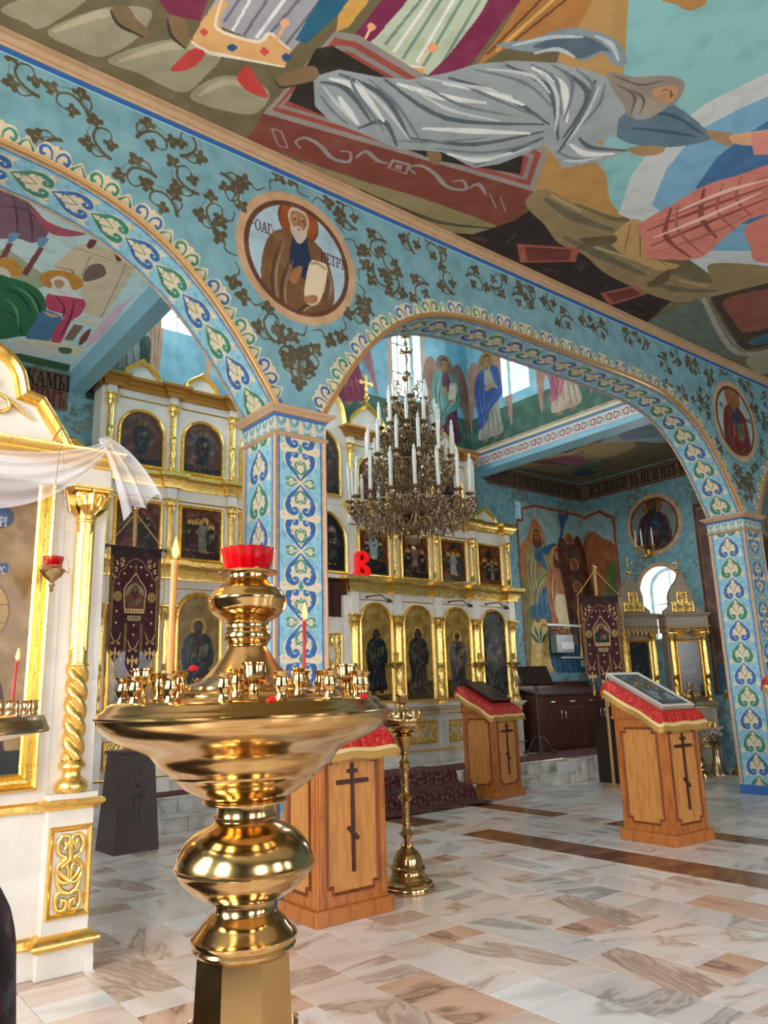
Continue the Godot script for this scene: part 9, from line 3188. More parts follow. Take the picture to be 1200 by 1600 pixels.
const NAVE_FRESCO := [
	["f", 196, 157, 96, [3.45, -2.39, 3.3, -2.16, 3.55, -1.97, 4.04, -2.34, 4.65, -3.02, 4.1, -3.23]],
	["f", 147, 207, 210, [3.54, -1.98, 4.31, -1.3, 4.91, -1.57, 4.7, -2.14, 4.74, -2.55, 4.95, -2.93, 5.29, -3.28, 5.02, -3.23, 4.64, -3.03, 4.02, -2.35]],
	["c", 196, 151, 86, [4.13, -3.16, 4.63, -3, 5.07, -3.22, 5.36, -3.32, 4.88, -3.42, 4.44, -3.55]],
	["f", 214, 223, 225, [5.3, -3.3, 4.95, -2.93, 4.74, -2.55, 4.7, -2.14, 4.78, -1.75, 4.94, -1.42, 7.95, -2.65, 6.93, -3.37, 5.58, -3.27]],
	["f", 131, 187, 222, [5.42, -3.05, 5.11, -2.72, 4.91, -2.34, 4.94, -2.06, 4.99, -1.86, 5.16, -1.51, 7.47, -2.45, 6.51, -3.14]],
	["f", 72, 121, 171, [5.51, -2.7, 5.3, -2.4, 5.25, -2.17, 5.23, -1.97, 5.42, -1.62, 7, -2.26, 6.12, -2.89]],
	["c", 168, 161, 132, [0.88, -4.21, 1.1, -3.85, 1.32, -3.71, 1.33, -3.94, 1.21, -4.21, 1.04, -4.25]],
	["c", 168, 161, 132, [0.62, -4.22, 0.77, -3.99, 1, -3.83, 0.85, -4.21, 0.76, -4.23]],
	["c", 168, 161, 132, [1.24, -4.21, 1.53, -3.8, 1.79, -3.76, 1.79, -3.98, 1.73, -4.2, 1.45, -4.21]],
	["c", 168, 161, 132, [1.78, -4.2, 1.89, -3.9, 2.18, -3.84, 2.22, -4.08, 2.01, -4.19]],
	["c", 168, 161, 132, [9.26, -4.21, 9.2, -3.86, 9.67, -3.88, 9.91, -4.33]],
	["s", 198, 189, 158, [0.91, -4.2, 1.1, -3.9, 1.27, -3.8], 0.06],
	["s", 198, 189, 158, [1.3, -4.19, 1.54, -3.86, 1.75, -3.8], 0.06],
	["s", 198, 189, 158, [1.83, -4.16, 1.93, -3.94, 2.14, -3.89], 0.06],
	["c", 136, 111, 80, [1.13, -3.85, 1.19, -3.76, 1.28, -3.82, 1.37, -3.86, 1.36, -3.92, 1.28, -3.92, 1.21, -3.92]],
	["c", 145, 116, 80, [1.42, -3.71, 1.48, -3.63, 1.58, -3.75, 1.6, -3.85, 1.53, -3.82, 1.46, -3.78]],
	["s", 64, 58, 47, [1.13, -3.85, 1.21, -3.92, 1.36, -3.92], 0.025],
	["s", 64, 58, 47, [1.42, -3.71, 1.49, -3.81, 1.6, -3.85], 0.025],
	["f", 135, 46, 79, [1.29, -3.59, 1.55, -3.4, 1.58, -3.61, 1.48, -3.65, 1.41, -3.67]],
	["f", 175, 175, 184, [1.59, -3.4, 2.13, -3, 2.14, -3.3, 2.14, -3.49, 1.94, -3.54, 1.7, -3.57, 1.59, -3.52]],
	["s", 117, 119, 133, [1.7, -3.32, 1.7, -3.53], 0.05],
	["s", 117, 119, 133, [1.83, -3.22, 1.84, -3.55], 0.05],
	["s", 117, 119, 133, [1.98, -3.11, 1.96, -3.5], 0.05],
	["s", 117, 119, 133, [2.08, -3.06, 2.08, -3.47], 0.05],
	["s", 249, 249, 253, [1.75, -3.28, 1.77, -3.56], 0.05],
	["s", 249, 249, 253, [1.91, -3.16, 1.91, -3.52], 0.05],
	["f", 37, 105, 136, [2.07, -3.05, 2.21, -2.94, 2.22, -3.08, 2.18, -3.37, 2.11, -3.39]],
	["f", 227, 173, 88, [2.21, -2.94, 2.31, -2.87, 2.32, -3.12, 2.28, -3.19, 2.22, -3.08]],
	["f", 240, 185, 120, [1.6, -3.78, 1.59, -3.58, 1.61, -3.39, 1.66, -3.4, 1.67, -3.53, 1.72, -3.6, 1.93, -3.54, 1.95, -3.47, 1.97, -3.42, 2.05, -3.45, 2.13, -3.47, 2.17, -3.61, 1.84, -3.73, 1.72, -3.79]],
	["s", 255, 242, 220, [1.6, -3.78, 1.72, -3.79, 1.85, -3.74, 2.17, -3.61], 0.035],
	["s", 255, 242, 220, [1.62, -3.4, 1.66, -3.56, 1.72, -3.6, 1.93, -3.54, 1.96, -3.44, 2.06, -3.46, 2.13, -3.47], 0.03],
	["f", 223, 82, 73, [1.61, -3.68, 1.62, -3.64, 1.66, -3.65, 1.65, -3.7]],
	["f", 223, 82, 73, [1.98, -3.6, 1.98, -3.55, 2.03, -3.56, 2.02, -3.61]],
	["c", 37, 93, 140, [1.8, -3.69, 1.81, -3.65, 1.85, -3.65, 1.84, -3.7]],
	["c", 37, 93, 140, [2.11, -3.55, 2.12, -3.51, 2.16, -3.52, 2.15, -3.57]],
	["s", 255, 191, 147, [2.02, -3.47, 2, -3.32], 0.06],
	["c", 255, 192, 147, [1.97, -3.34, 1.98, -3.29, 2.02, -3.3, 2.01, -3.35]],
	["c", 210, 69, 62, [1.59, -4.05, 1.63, -3.83, 1.71, -3.81, 1.7, -3.95, 1.64, -4.04]],
	["c", 210, 69, 62, [1.96, -3.86, 1.97, -3.74, 2.04, -3.78, 2.21, -3.9, 2.07, -3.93]],
	["f", 133, 39, 84, [2.38, -3.44, 2.38, -3.09, 2.37, -2.82, 2.5, -2.72, 2.51, -3.07, 2.46, -3.42]],
	["f", 203, 221, 194, [2.5, -3.08, 2.49, -2.74, 2.86, -2.46, 2.92, -2.61, 2.99, -2.89, 2.97, -3.11, 2.48, -3.23]],
	["s", 133, 160, 142, [2.55, -2.69, 2.58, -3.09], 0.06],
	["s", 133, 160, 142, [2.64, -2.62, 2.74, -3.11], 0.06],
	["s", 133, 160, 142, [2.74, -2.55, 2.89, -3.09], 0.06],
	["s", 133, 160, 142, [2.83, -2.51, 2.97, -2.99], 0.06],
	["s", 255, 255, 250, [2.59, -2.66, 2.66, -3.1], 0.06],
	["s", 255, 255, 250, [2.7, -2.58, 2.83, -3.08], 0.06],
	["f", 135, 41, 81, [2.96, -3.24, 2.96, -2.92, 2.91, -2.61, 2.87, -2.45, 3.02, -2.34, 3.05, -2.54, 3.12, -2.86, 3.07, -3.1]],
	["f", 190, 131, 71, [3.17, -2.93, 3.1, -2.6, 3.02, -2.34, 3.36, -2.09, 3.46, -2.29, 3.45, -2.39, 3.23, -2.62, 3.19, -2.75]],
	["s", 119, 78, 43, [3.12, -2.27, 3.15, -2.76], 0.05],
	["s", 119, 78, 43, [3.24, -2.18, 3.21, -2.66], 0.05],
	["s", 240, 189, 111, [3.18, -2.22, 3.18, -2.71], 0.05],
	["f", 238, 180, 115, [2.36, -3.43, 2.45, -3.24, 2.51, -3.23, 2.67, -3.19, 2.9, -3.07, 2.97, -3.24, 2.76, -3.33, 2.49, -3.39]],
	["s", 255, 242, 220, [2.45, -3.24, 2.68, -3.19, 2.9, -3.08], 0.035],
	["f", 223, 82, 73, [2.54, -3.34, 2.55, -3.28, 2.61, -3.29, 2.59, -3.35]],
	["c", 37, 93, 140, [2.39, -3.36, 2.41, -3.33, 2.45, -3.34, 2.44, -3.38]],
	["s", 255, 216, 172, [2.85, -3.08, 2.83, -2.93], 0.05],
	["c", 255, 179, 130, [2.81, -2.95, 2.81, -2.9, 2.87, -2.91, 2.86, -2.96]],
	["s", 255, 216, 172, [2.48, -3.23, 2.43, -3.03], 0.05],
	["c", 255, 179, 130, [2.41, -3.05, 2.41, -3.01, 2.46, -3.02, 2.45, -3.06]],
	["f", 161, 154, 148, [2.26, -4.05, 2.27, -3.19, 2.4, -3.13, 4.18, -3.12, 4.47, -3.52]],
	["f", 169, 82, 71, [2.29, -3.99, 2.3, -3.23, 2.42, -3.18, 4.16, -3.18, 4.38, -3.49]],
	["f", 154, 149, 143, [2.31, -3.94, 2.34, -3.27, 2.43, -3.22, 4.13, -3.22, 4.31, -3.46]],
	["f", 166, 79, 68, [2.33, -3.9, 2.37, -3.3, 2.44, -3.26, 4.12, -3.27, 4.25, -3.45]],
	["f", 44, 38, 33, [2.34, -3.85, 2.25, -3.37, 2.32, -3.29, 4.08, -3.29, 4.21, -3.44, 3.55, -3.71]],
	["f", 135, 68, 55, [2.26, -4.05, 4.47, -3.52, 4.67, -3.85, 4.67, -4.02, 2.29, -4.36]],
	["s", 161, 155, 152, [2.38, -4.14, 2.51, -4.27], 0.035],
	["s", 161, 155, 152, [2.45, -4.13, 2.58, -4.25], 0.035],
	["s", 161, 155, 152, [4.19, -3.75, 4.38, -3.86], 0.035],
	["s", 161, 155, 152, [4.29, -3.73, 4.49, -3.85], 0.035],
	["s", 161, 155, 152, [2.38, -4.14, 2.45, -4.13], 0.035],
	["s", 161, 155, 152, [2.51, -4.27, 2.58, -4.25], 0.035],
	["s", 161, 155, 152, [2.66, -4.2, 2.59, -4.16, 2.63, -4.08, 2.76, -4.09, 2.91, -4.15, 3.03, -4.11, 2.98, -4.02, 2.91, -4.05], 0.04],
	["s", 161, 155, 152, [3.05, -4.05, 3.07, -3.94, 3.2, -3.97, 3.29, -3.95], 0.04],
	["s", 161, 155, 152, [3.54, -3.92, 3.45, -3.89, 3.51, -3.82, 3.66, -3.83, 3.85, -3.89, 3.99, -3.83, 3.9, -3.76, 3.84, -3.82], 0.04],
	["s", 161, 155, 152, [4, -3.82, 4.03, -3.72, 4.18, -3.78], 0.04],
	["f", 164, 157, 155, [3.31, -3.99, 3.28, -3.89, 3.43, -3.85, 3.49, -3.97]],
	["f", 135, 68, 55, [3.33, -3.98, 3.31, -3.91, 3.42, -3.88, 3.46, -3.96]],
	["f", 164, 157, 155, [3.36, -3.96, 3.34, -3.92, 3.39, -3.9, 3.42, -3.95]],
	["c", 154, 140, 98, [2.73, -4.32, 3.22, -4.24, 3.78, -4.12, 4.67, -4.02, 4.77, -4.04, 4.4, -4.31, 3.92, -4.44, 3.31, -4.36]],
	["s", 87, 80, 60, [3.29, -4.33, 3.81, -4.32, 4.2, -4.26, 4.67, -4.02], 0.05],
	["f", 47, 35, 31, [4.14, -4.45, 4.49, -4.24, 4.64, -3.88, 4.63, -3.68, 4.91, -3.78, 5.23, -3.89, 5.56, -3.86, 6.11, -3.95, 7.08, -3.89, 7.33, -4.4, 6.95, -4.52, 6.02, -4.48, 4.83, -4.5]],
	["c", 156, 136, 96, [4.53, -3.67, 4.51, -3.45, 4.93, -3.43, 5.37, -3.38, 5.55, -3.24, 5.67, -3.48, 5.42, -3.78, 6.06, -3.59, 6.6, -3.58, 7.08, -3.45, 6.73, -3.25, 7.5, -2.88, 8.12, -3.17, 7.4, -3.67, 7.06, -3.91, 6.13, -3.97, 5.58, -3.88, 5.23, -3.89, 4.91, -3.78]],
	["s", 115, 106, 83, [4.61, -3.53, 5.04, -3.55, 5.48, -3.47], 0.1],
	["s", 115, 106, 83, [5.18, -3.8, 5.74, -3.79, 6.4, -3.75], 0.1],
	["s", 115, 106, 83, [6.51, -3.82, 6.92, -3.72, 7.29, -3.5], 0.1],
	["s", 193, 171, 122, [4.62, -3.47, 5.01, -3.46], 0.08],
	["s", 193, 171, 122, [5.55, -3.73, 6.04, -3.65], 0.08],
	["s", 193, 171, 122, [6.75, -3.62, 7.12, -3.51], 0.08],
	["f", 177, 94, 78, [4.92, -4.12, 5.45, -3.83, 5.61, -4, 5.19, -4.32]],
	["f", 118, 55, 46, [5.02, -4.11, 5.41, -3.89, 5.53, -4.02, 5.22, -4.26]],
	["f", 177, 94, 78, [6.31, -4.24, 6.48, -3.93, 6.74, -3.96, 6.62, -4.34]],
	["f", 118, 55, 46, [6.37, -4.21, 6.49, -3.98, 6.68, -4, 6.6, -4.28]],
	["s", 115, 101, 92, [4.51, -4.3, 4.68, -4.23], 0.03],
	["s", 115, 101, 92, [4.83, -4.17, 4.81, -4.02], 0.03],
	["s", 115, 101, 92, [5.46, -4.26, 5.61, -4.21], 0.03],
	["s", 115, 101, 92, [5.79, -4.1, 5.73, -4], 0.03],
	["s", 115, 101, 92, [5.42, -4.47, 5.56, -4.43], 0.03],
	["s", 115, 101, 92, [6.24, -4.09, 6.26, -4.14], 0.03],
	["s", 115, 101, 92, [6.83, -4.15, 6.94, -4.13], 0.03],
	["c", 144, 162, 175, [3.14, -2.68, 3.29, -2.51, 3.4, -2.33, 3.59, -2.23, 3.75, -2.2, 3.94, -2.27, 3.89, -2.33, 3.74, -2.32, 3.7, -2.43, 3.53, -2.46, 3.37, -2.58]],
	["c", 91, 114, 131, [3.34, -2.55, 3.46, -2.35, 3.62, -2.28, 3.78, -2.28, 3.72, -2.31, 3.66, -2.43, 3.52, -2.45]],
	["c", 102, 131, 151, [4.28, -2.53, 4.45, -2.31, 4.96, -2.29, 5.07, -2.32, 4.95, -2.51, 4.7, -2.68, 4.44, -2.72]],
	["f", 168, 180, 184, [2.36, -3.57, 2.46, -3.42, 2.7, -3.32, 2.89, -3.21, 3.05, -3.02, 3.15, -2.86, 3.32, -2.7, 3.57, -2.54, 3.83, -2.44, 4.05, -2.4, 4.3, -2.47, 4.33, -2.61, 4.46, -2.72, 4.39, -2.87, 4.69, -2.76, 4.58, -3, 4.43, -3.19, 4.23, -3.13, 4.1, -3.1, 4.07, -3.23, 3.99, -3.45, 3.86, -3.6, 3.54, -3.61, 3.24, -3.78, 2.91, -3.81, 2.68, -3.84, 2.51, -3.78]],
	["s", 93, 106, 115, [2.42, -3.58, 2.6, -3.53, 2.91, -3.67], 0.045],
	["s", 93, 106, 115, [2.48, -3.45, 2.84, -3.43, 3.24, -3.64], 0.045],
	["s", 93, 106, 115, [2.75, -3.31, 3.33, -3.33, 3.94, -2.96], 0.045],
	["s", 93, 106, 115, [3.08, -3.05, 3.51, -2.94, 3.97, -2.94], 0.045],
	["s", 93, 106, 115, [3.31, -2.75, 3.71, -2.72, 4.15, -3.01], 0.045],
	["s", 93, 106, 115, [3.24, -3.64, 3.67, -3.41, 3.99, -3.01], 0.045],
	["s", 93, 106, 115, [3.65, -2.56, 3.97, -2.6, 4.16, -2.97], 0.045],
	["s", 93, 106, 115, [3.89, -2.48, 4.12, -2.79, 4.26, -3.11], 0.045],
	["s", 93, 106, 115, [2.88, -3.78, 2.99, -3.62, 3.22, -3.76], 0.045],
	["s", 93, 106, 115, [3.84, -3.58, 3.94, -3.34, 4.04, -3.05], 0.045],
	["s", 93, 106, 115, [4.25, -2.9, 4.42, -2.91, 4.67, -2.77], 0.045],
	["s", 241, 248, 248, [2.45, -3.52, 2.66, -3.48, 2.99, -3.62], 0.06],
	["s", 241, 248, 248, [2.84, -3.29, 3.16, -3.2, 3.45, -3.06], 0.06],
	["s", 241, 248, 248, [3.08, -3.11, 3.37, -2.98, 3.68, -2.92], 0.06],
	["s", 241, 248, 248, [3.25, -3.51, 3.57, -3.31, 3.93, -3.08], 0.06],
	["s", 241, 248, 248, [3.46, -2.66, 3.76, -2.65, 4.05, -2.85], 0.06],
	["s", 241, 248, 248, [4.25, -2.98, 4.44, -2.98, 4.62, -2.85], 0.06],
	["s", 241, 248, 248, [2.59, -3.61, 2.73, -3.69, 2.86, -3.75], 0.06],
	["s", 241, 248, 248, [3.58, -3.6, 3.83, -3.51, 3.97, -3.3], 0.06],
	["s", 123, 136, 145, [2.54, -3.42, 2.7, -3.53, 3.05, -3.69], 0.028],
	["s", 123, 136, 145, [2.66, -3.37, 2.96, -3.44, 3.36, -3.63], 0.028],
	["s", 123, 136, 145, [2.93, -3.2, 3.32, -3.18, 3.68, -3.04], 0.028],
	["s", 123, 136, 145, [3.17, -2.9, 3.53, -2.78, 3.88, -2.82], 0.028],
	["s", 123, 136, 145, [3.44, -2.65, 3.68, -2.64, 3.96, -2.83], 0.028],
	["s", 123, 136, 145, [3.54, -2.57, 3.79, -2.59, 4.03, -2.86], 0.028],
	["s", 123, 136, 145, [3.71, -2.5, 3.95, -2.54, 4.13, -2.83], 0.028],
	["s", 123, 136, 145, [3.97, -2.46, 4.1, -2.61, 4.17, -2.83], 0.028],
	["s", 123, 136, 145, [3.47, -3.61, 3.81, -3.42, 4.04, -3.11], 0.028],
	["s", 123, 136, 145, [2.49, -3.68, 2.64, -3.75, 2.8, -3.79], 0.028],
	["s", 123, 136, 145, [3.18, -3.04, 3.4, -3.01, 3.9, -2.93], 0.028],
	["s", 123, 136, 145, [4.23, -3.09, 4.37, -3.08, 4.54, -3], 0.028],
	["s", 123, 136, 145, [3.18, -3.72, 3.46, -3.53, 3.7, -3.3], 0.028],
	["s", 216, 225, 227, [2.46, -3.6, 2.61, -3.67, 2.8, -3.74], 0.03],
	["s", 216, 225, 227, [2.6, -3.43, 2.89, -3.5, 3.25, -3.65], 0.03],
	["s", 216, 225, 227, [2.95, -3.15, 3.27, -3.01, 3.55, -2.91], 0.03],
	["s", 216, 225, 227, [3.23, -2.85, 3.51, -2.71, 3.74, -2.74], 0.03],
	["s", 216, 225, 227, [3.53, -2.64, 3.8, -2.73, 4.06, -2.96], 0.03],
	["s", 216, 225, 227, [3.96, -2.5, 4.11, -2.73, 4.23, -3], 0.03],
	["s", 216, 225, 227, [3.69, -3.57, 3.93, -3.39, 4.04, -3.18], 0.03],
	["s", 216, 225, 227, [4.36, -3.13, 4.47, -3.06, 4.57, -2.93], 0.03],
	["s", 216, 225, 227, [2.92, -3.26, 3.27, -3.26, 3.65, -3.13], 0.03],
	["s", 205, 220, 229, [3.23, -2.62, 3.38, -2.43, 3.54, -2.31], 0.035],
	["s", 205, 220, 229, [3.39, -2.58, 3.48, -2.47, 3.63, -2.44], 0.035],
	["s", 205, 220, 229, [3.59, -2.26, 3.73, -2.24, 3.88, -2.29], 0.035],
	["s", 69, 96, 116, [4.42, -2.49, 4.61, -2.36, 4.98, -2.33], 0.035],
	["s", 69, 96, 116, [4.48, -2.61, 4.72, -2.48, 4.97, -2.37], 0.035],
	["c", 185, 147, 106, [4.96, -2.3, 5.05, -2.24, 5.17, -2.2, 5.27, -2.27, 5.17, -2.31, 5.08, -2.32]],
	["c", 185, 147, 106, [4.65, -2.76, 4.74, -2.65, 4.87, -2.58, 4.9, -2.65, 4.8, -2.75]],
	["c", 156, 147, 136, [3.9, -2.39, 4.08, -2.31, 4.24, -2.18, 4.38, -2.13, 4.49, -2.21, 4.52, -2.31, 4.39, -2.36, 4.46, -2.48, 4.38, -2.55, 4.21, -2.5, 4.05, -2.46]],
	["c", 204, 157, 115, [4.29, -2.31, 4.34, -2.21, 4.41, -2.19, 4.48, -2.26, 4.45, -2.34]],
	["c", 171, 164, 153, [4.27, -2.39, 4.42, -2.34, 4.5, -2.32, 4.5, -2.47, 4.4, -2.54]],
	["s", 105, 99, 92, [3.96, -2.38, 4.17, -2.33, 4.28, -2.2], 0.02],
	["s", 105, 99, 92, [4.05, -2.42, 4.23, -2.41, 4.36, -2.53], 0.02],
	["s", 105, 99, 92, [4.16, -2.39, 4.31, -2.39, 4.41, -2.49], 0.02],
	["s", 64, 58, 47, [4.34, -2.27, 4.36, -2.24], 0.02],
	["s", 64, 58, 47, [4.44, -2.26, 4.44, -2.24], 0.02],
	["s", 118, 89, 66, [4.38, -2.23, 4.44, -2.26, 4.44, -2.28], 0.018],
	["c", 145, 116, 83, [2.17, -3.74, 2.23, -3.59, 2.32, -3.49, 2.39, -3.56, 2.33, -3.67, 2.24, -3.77]],
	["c", 148, 119, 85, [3.44, -3.67, 3.55, -3.63, 3.61, -3.74, 3.53, -3.74]],
	["s", 64, 58, 47, [2.17, -3.74, 2.24, -3.77, 2.33, -3.67], 0.02],
	["c", 202, 166, 106, [5.56, -3.56, 5.47, -3.26, 5.77, -3.32, 6.1, -3.54, 6.5, -3.45, 6.42, -3.62, 6.04, -3.65, 5.78, -3.65]],
	["s", 135, 106, 65, [5.51, -3.32, 5.82, -3.6], 0.03],
	["s", 135, 106, 65, [5.71, -3.36, 6.06, -3.59], 0.03],
	["s", 135, 106, 65, [6.06, -3.49, 6.39, -3.53], 0.03],
	["c", 227, 140, 127, [5.59, -3.29, 5.56, -2.95, 5.55, -2.65, 5.64, -2.43, 5.84, -2.07, 6.44, -2.34, 6.31, -2.66, 6.41, -2.95, 6.54, -3.25, 6.35, -3.44, 6.1, -3.54, 5.82, -3.41]],
	["s", 155, 79, 74, [5.72, -3.3, 5.83, -2.87, 5.98, -2.34], 0.05],
	["s", 155, 79, 74, [5.97, -3.43, 6.05, -2.94, 6.15, -2.42], 0.05],
	["s", 155, 79, 74, [5.6, -2.98, 5.95, -3.25, 6.46, -3.31], 0.05],
	["s", 155, 79, 74, [5.58, -2.67, 5.94, -2.9, 6.36, -2.99], 0.05],
	["s", 182, 102, 93, [5.68, -3.15, 5.77, -2.72, 5.86, -2.28], 0.03],
	["s", 182, 102, 93, [6.09, -3.48, 6.24, -2.99, 6.24, -2.52], 0.03],
	["s", 182, 102, 93, [5.61, -2.92, 5.95, -3.13, 6.52, -3.21], 0.03],
	["s", 182, 102, 93, [5.64, -2.54, 5.97, -2.77, 6.38, -2.82], 0.03],
	["s", 182, 102, 93, [5.69, -2.41, 5.93, -2.58, 6.29, -2.63], 0.03],
	["s", 255, 210, 194, [5.87, -3.33, 5.96, -2.89, 6.02, -2.41], 0.06],
	["s", 255, 210, 194, [5.69, -2.97, 5.76, -2.6, 5.9, -2.3], 0.06],
	["c", 227, 135, 122, [6.47, -2.79, 6.38, -2.65, 6.52, -2.38, 7.32, -2.74, 7.05, -2.97, 6.76, -2.88]],
	["c", 111, 91, 64, [5.33, -3.74, 5.44, -3.61, 5.56, -3.51, 5.65, -3.59, 5.54, -3.72]],
	["c", 111, 91, 64, [6.58, -3.86, 6.5, -3.67, 6.49, -3.54, 6.65, -3.66, 6.68, -3.82]],
	["c", 242, 190, 146, [5.15, -2.22, 5.23, -2.12, 5.32, -2.02, 5.43, -1.88, 5.64, -1.98, 5.42, -2.16, 5.27, -2.24]],
	["f", 240, 158, 144, [5.26, -2.12, 5.43, -1.88, 5.75, -2.03, 5.51, -2.22]],
	["f", 107, 120, 109, [7.3, -4.38, 7.27, -3.71, 9.18, -4.26, 8.24, -4.46]],
	["s", 89, 105, 96, [7.37, -4.23, 7.41, -4.02, 7.88, -4.06, 8.12, -4.29], 0.03],
	["f", 72, 60, 47, [7.35, -3.62, 7.68, -2.84, 9.22, -3.53, 8.96, -4.1]],
	["c", 146, 86, 74, [7.54, -3.57, 7.63, -3.27, 7.88, -2.93, 8.54, -3.23, 8.53, -3.8, 8.06, -3.74]],
	["c", 70, 106, 128, [8.71, -3.84, 8.84, -3.36, 9.04, -3.45, 8.95, -3.93]],
	["s", 176, 174, 161, [7.31, -3.67, 9.02, -4.14, 9.29, -3.48], 0.14],
	["s", 128, 126, 117, [7.34, -3.65, 8.96, -4.1, 9.22, -3.45], 0.04],
	["c", 190, 141, 79, [3.7, -1.86, 3.8, -1.73, 3.93, -1.71, 3.91, -1.8, 3.8, -1.83]],
]

const LEFT_FRESCO := [
	["f", 226, 255, 255, [0.32, -5.04, 1.73, -4.02, 4.02, -9.07, 1.11, -11]],
	["c", 189, 201, 167, [1.1, -6.32, 1.37, -6.44, 1.57, -6.65, 1.27, -7.14]],
	["c", 147, 109, 127, [0.83, -5.5, 1.02, -5.49, 1.15, -5.56, 1.3, -5.74, 1.35, -5.92, 1.28, -6.07, 1.17, -6.07, 0.97, -6.15]],
	["s", 104, 75, 93, [1, -5.5, 1.09, -5.75, 1.17, -6.07], 0.02],
	["s", 104, 75, 93, [1.12, -5.57, 1.21, -5.8, 1.28, -6.07], 0.02],
	["s", 104, 75, 93, [0.94, -5.73, 1.11, -5.64, 1.28, -5.76], 0.02],
	["c", 204, 99, 119, [1.15, -5.6, 1.3, -5.7, 1.43, -5.72, 1.59, -5.7, 1.46, -5.83, 1.33, -5.83]],
	["f", 146, 77, 81, [1.12, -6.19, 1.16, -6.17, 1.17, -6.49, 1.12, -6.5]],
	["f", 146, 77, 81, [1.34, -6.1, 1.38, -6.1, 1.38, -6.63, 1.33, -6.61]],
	["c", 128, 177, 217, [1.1, -6.04, 1.17, -5.99, 1.16, -6.11, 1.13, -6.18]],
	["c", 128, 177, 217, [1.3, -5.98, 1.37, -5.93, 1.37, -6.07, 1.34, -6.1]],
	["f", 245, 227, 194, [1.51, -6.33, 1.57, -5.94, 1.65, -5.8, 2.08, -5.86, 2.11, -6.18, 2.17, -7.04, 1.99, -7.03, 1.82, -6.57]],
	["s", 159, 141, 115, [1.57, -5.94, 2.01, -5.97], 0.02],
	["s", 159, 141, 115, [2.01, -5.97, 2.15, -7.03], 0.02],
	["s", 159, 141, 115, [1.72, -6, 1.76, -6.36], 0.02],
	["s", 159, 141, 115, [1.52, -6.34, 1.67, -6.32, 1.7, -6.47], 0.02],
	["c", 137, 114, 103, [1.77, -6.35, 1.76, -6.15, 1.84, -6.07, 1.92, -6.23, 1.82, -6.43]],
	["f", 149, 131, 111, [1.98, -7.31, 2.07, -7.29, 2.08, -7.69, 2, -7.71]],
	["f", 255, 248, 217, [1.83, -7.12, 2.2, -7.13, 2.21, -7.21, 1.86, -7.21]],
	["c", 134, 67, 82, [1.64, -5.76, 1.69, -5.75, 1.69, -5.88, 1.65, -5.87]],
	["c", 134, 67, 82, [1.86, -5.82, 1.95, -5.91, 1.92, -5.94]],
	["c", 146, 79, 79, [2.14, -7.31, 2.19, -7.56, 2.17, -7.76, 2.12, -7.55]],
	["f", 255, 218, 229, [2.24, -6.55, 2.19, -6.74, 2.18, -7.4, 2.24, -7.78, 2.3, -7.49, 2.25, -6.36]],
	["c", 228, 166, 72, [1.13, -6.46, 1.22, -6.41, 1.31, -6.53, 1.33, -6.66, 1.18, -6.71]],
	["c", 228, 161, 67, [1.48, -6.62, 1.49, -6.46, 1.6, -6.36, 1.75, -6.39, 1.82, -6.52, 1.77, -6.65, 1.59, -6.73]],
	["c", 242, 235, 220, [1.16, -6.6, 1.23, -6.63, 1.27, -6.73, 1.21, -6.82]],
	["c", 50, 126, 88, [1.15, -6.86, 1.29, -6.74, 1.46, -6.77, 1.6, -6.93, 1.72, -7.32, 1.77, -7.69, 1.63, -7.87, 1.39, -8.01]],
	["s", 26, 75, 53, [1.27, -6.95, 1.43, -7.03, 1.59, -7.31], 0.03],
	["s", 26, 75, 53, [1.42, -6.85, 1.6, -7.1, 1.7, -7.56], 0.03],
	["s", 26, 75, 53, [1.35, -7.38, 1.5, -7.48, 1.62, -7.81], 0.03],
	["s", 116, 187, 140, [1.32, -6.87, 1.49, -6.98, 1.68, -7.35], 0.03],
	["s", 116, 187, 140, [1.31, -7.16, 1.43, -7.27, 1.56, -7.66], 0.03],
	["c", 87, 139, 184, [1.65, -7.39, 1.67, -7.18, 1.85, -7.25, 1.88, -7.72, 1.88, -7.98, 1.69, -7.93]],
	["c", 220, 86, 124, [1.61, -6.92, 1.65, -6.72, 1.91, -6.77, 1.97, -7.06, 1.94, -7.28, 1.99, -7.77, 1.92, -7.88, 1.86, -7.56, 1.85, -7.18, 1.69, -7.14]],
	["s", 142, 41, 75, [1.68, -6.85, 1.8, -7.01, 1.85, -7.24], 0.025],
	["s", 142, 41, 75, [1.84, -6.83, 1.91, -7.19, 1.95, -7.67], 0.025],
	["s", 142, 41, 75, [1.65, -6.97, 1.75, -7.05], 0.025],
	["c", 255, 255, 253, [1.56, -6.57, 1.6, -6.47, 1.68, -6.49, 1.76, -6.63, 1.89, -6.75, 1.77, -6.79, 1.61, -6.83, 1.6, -6.67]],
	["c", 219, 170, 128, [1.59, -6.58, 1.63, -6.52, 1.68, -6.58, 1.67, -6.68, 1.63, -6.67]],
	["s", 73, 51, 40, [1.62, -6.6, 1.63, -6.59], 0.01],
	["s", 73, 51, 40, [1.65, -6.59, 1.66, -6.58], 0.01],
	["c", 242, 190, 146, [1.67, -7.21, 1.76, -7.21, 1.82, -7.23, 1.75, -7.28]],
	["f", 255, 248, 221, [1.89, -7.83, 2.26, -7.79, 2.24, -8, 1.97, -8.12, 1.57, -7.96, 1.72, -7.88]],
	["f", 238, 243, 238, [1.58, -7.98, 1.95, -7.98, 1.96, -8.2, 1.73, -8.28, 1.65, -8.31]],
	["c", 79, 128, 94, [2.01, -7.93, 2.12, -7.88, 2.15, -8, 2.07, -8.05]],
	["f", 68, 113, 79, [1.62, -8.36, 1.74, -8.3, 2.24, -8.3, 2.28, -8.52, 1.54, -8.85, 1.18, -8.63]],
]

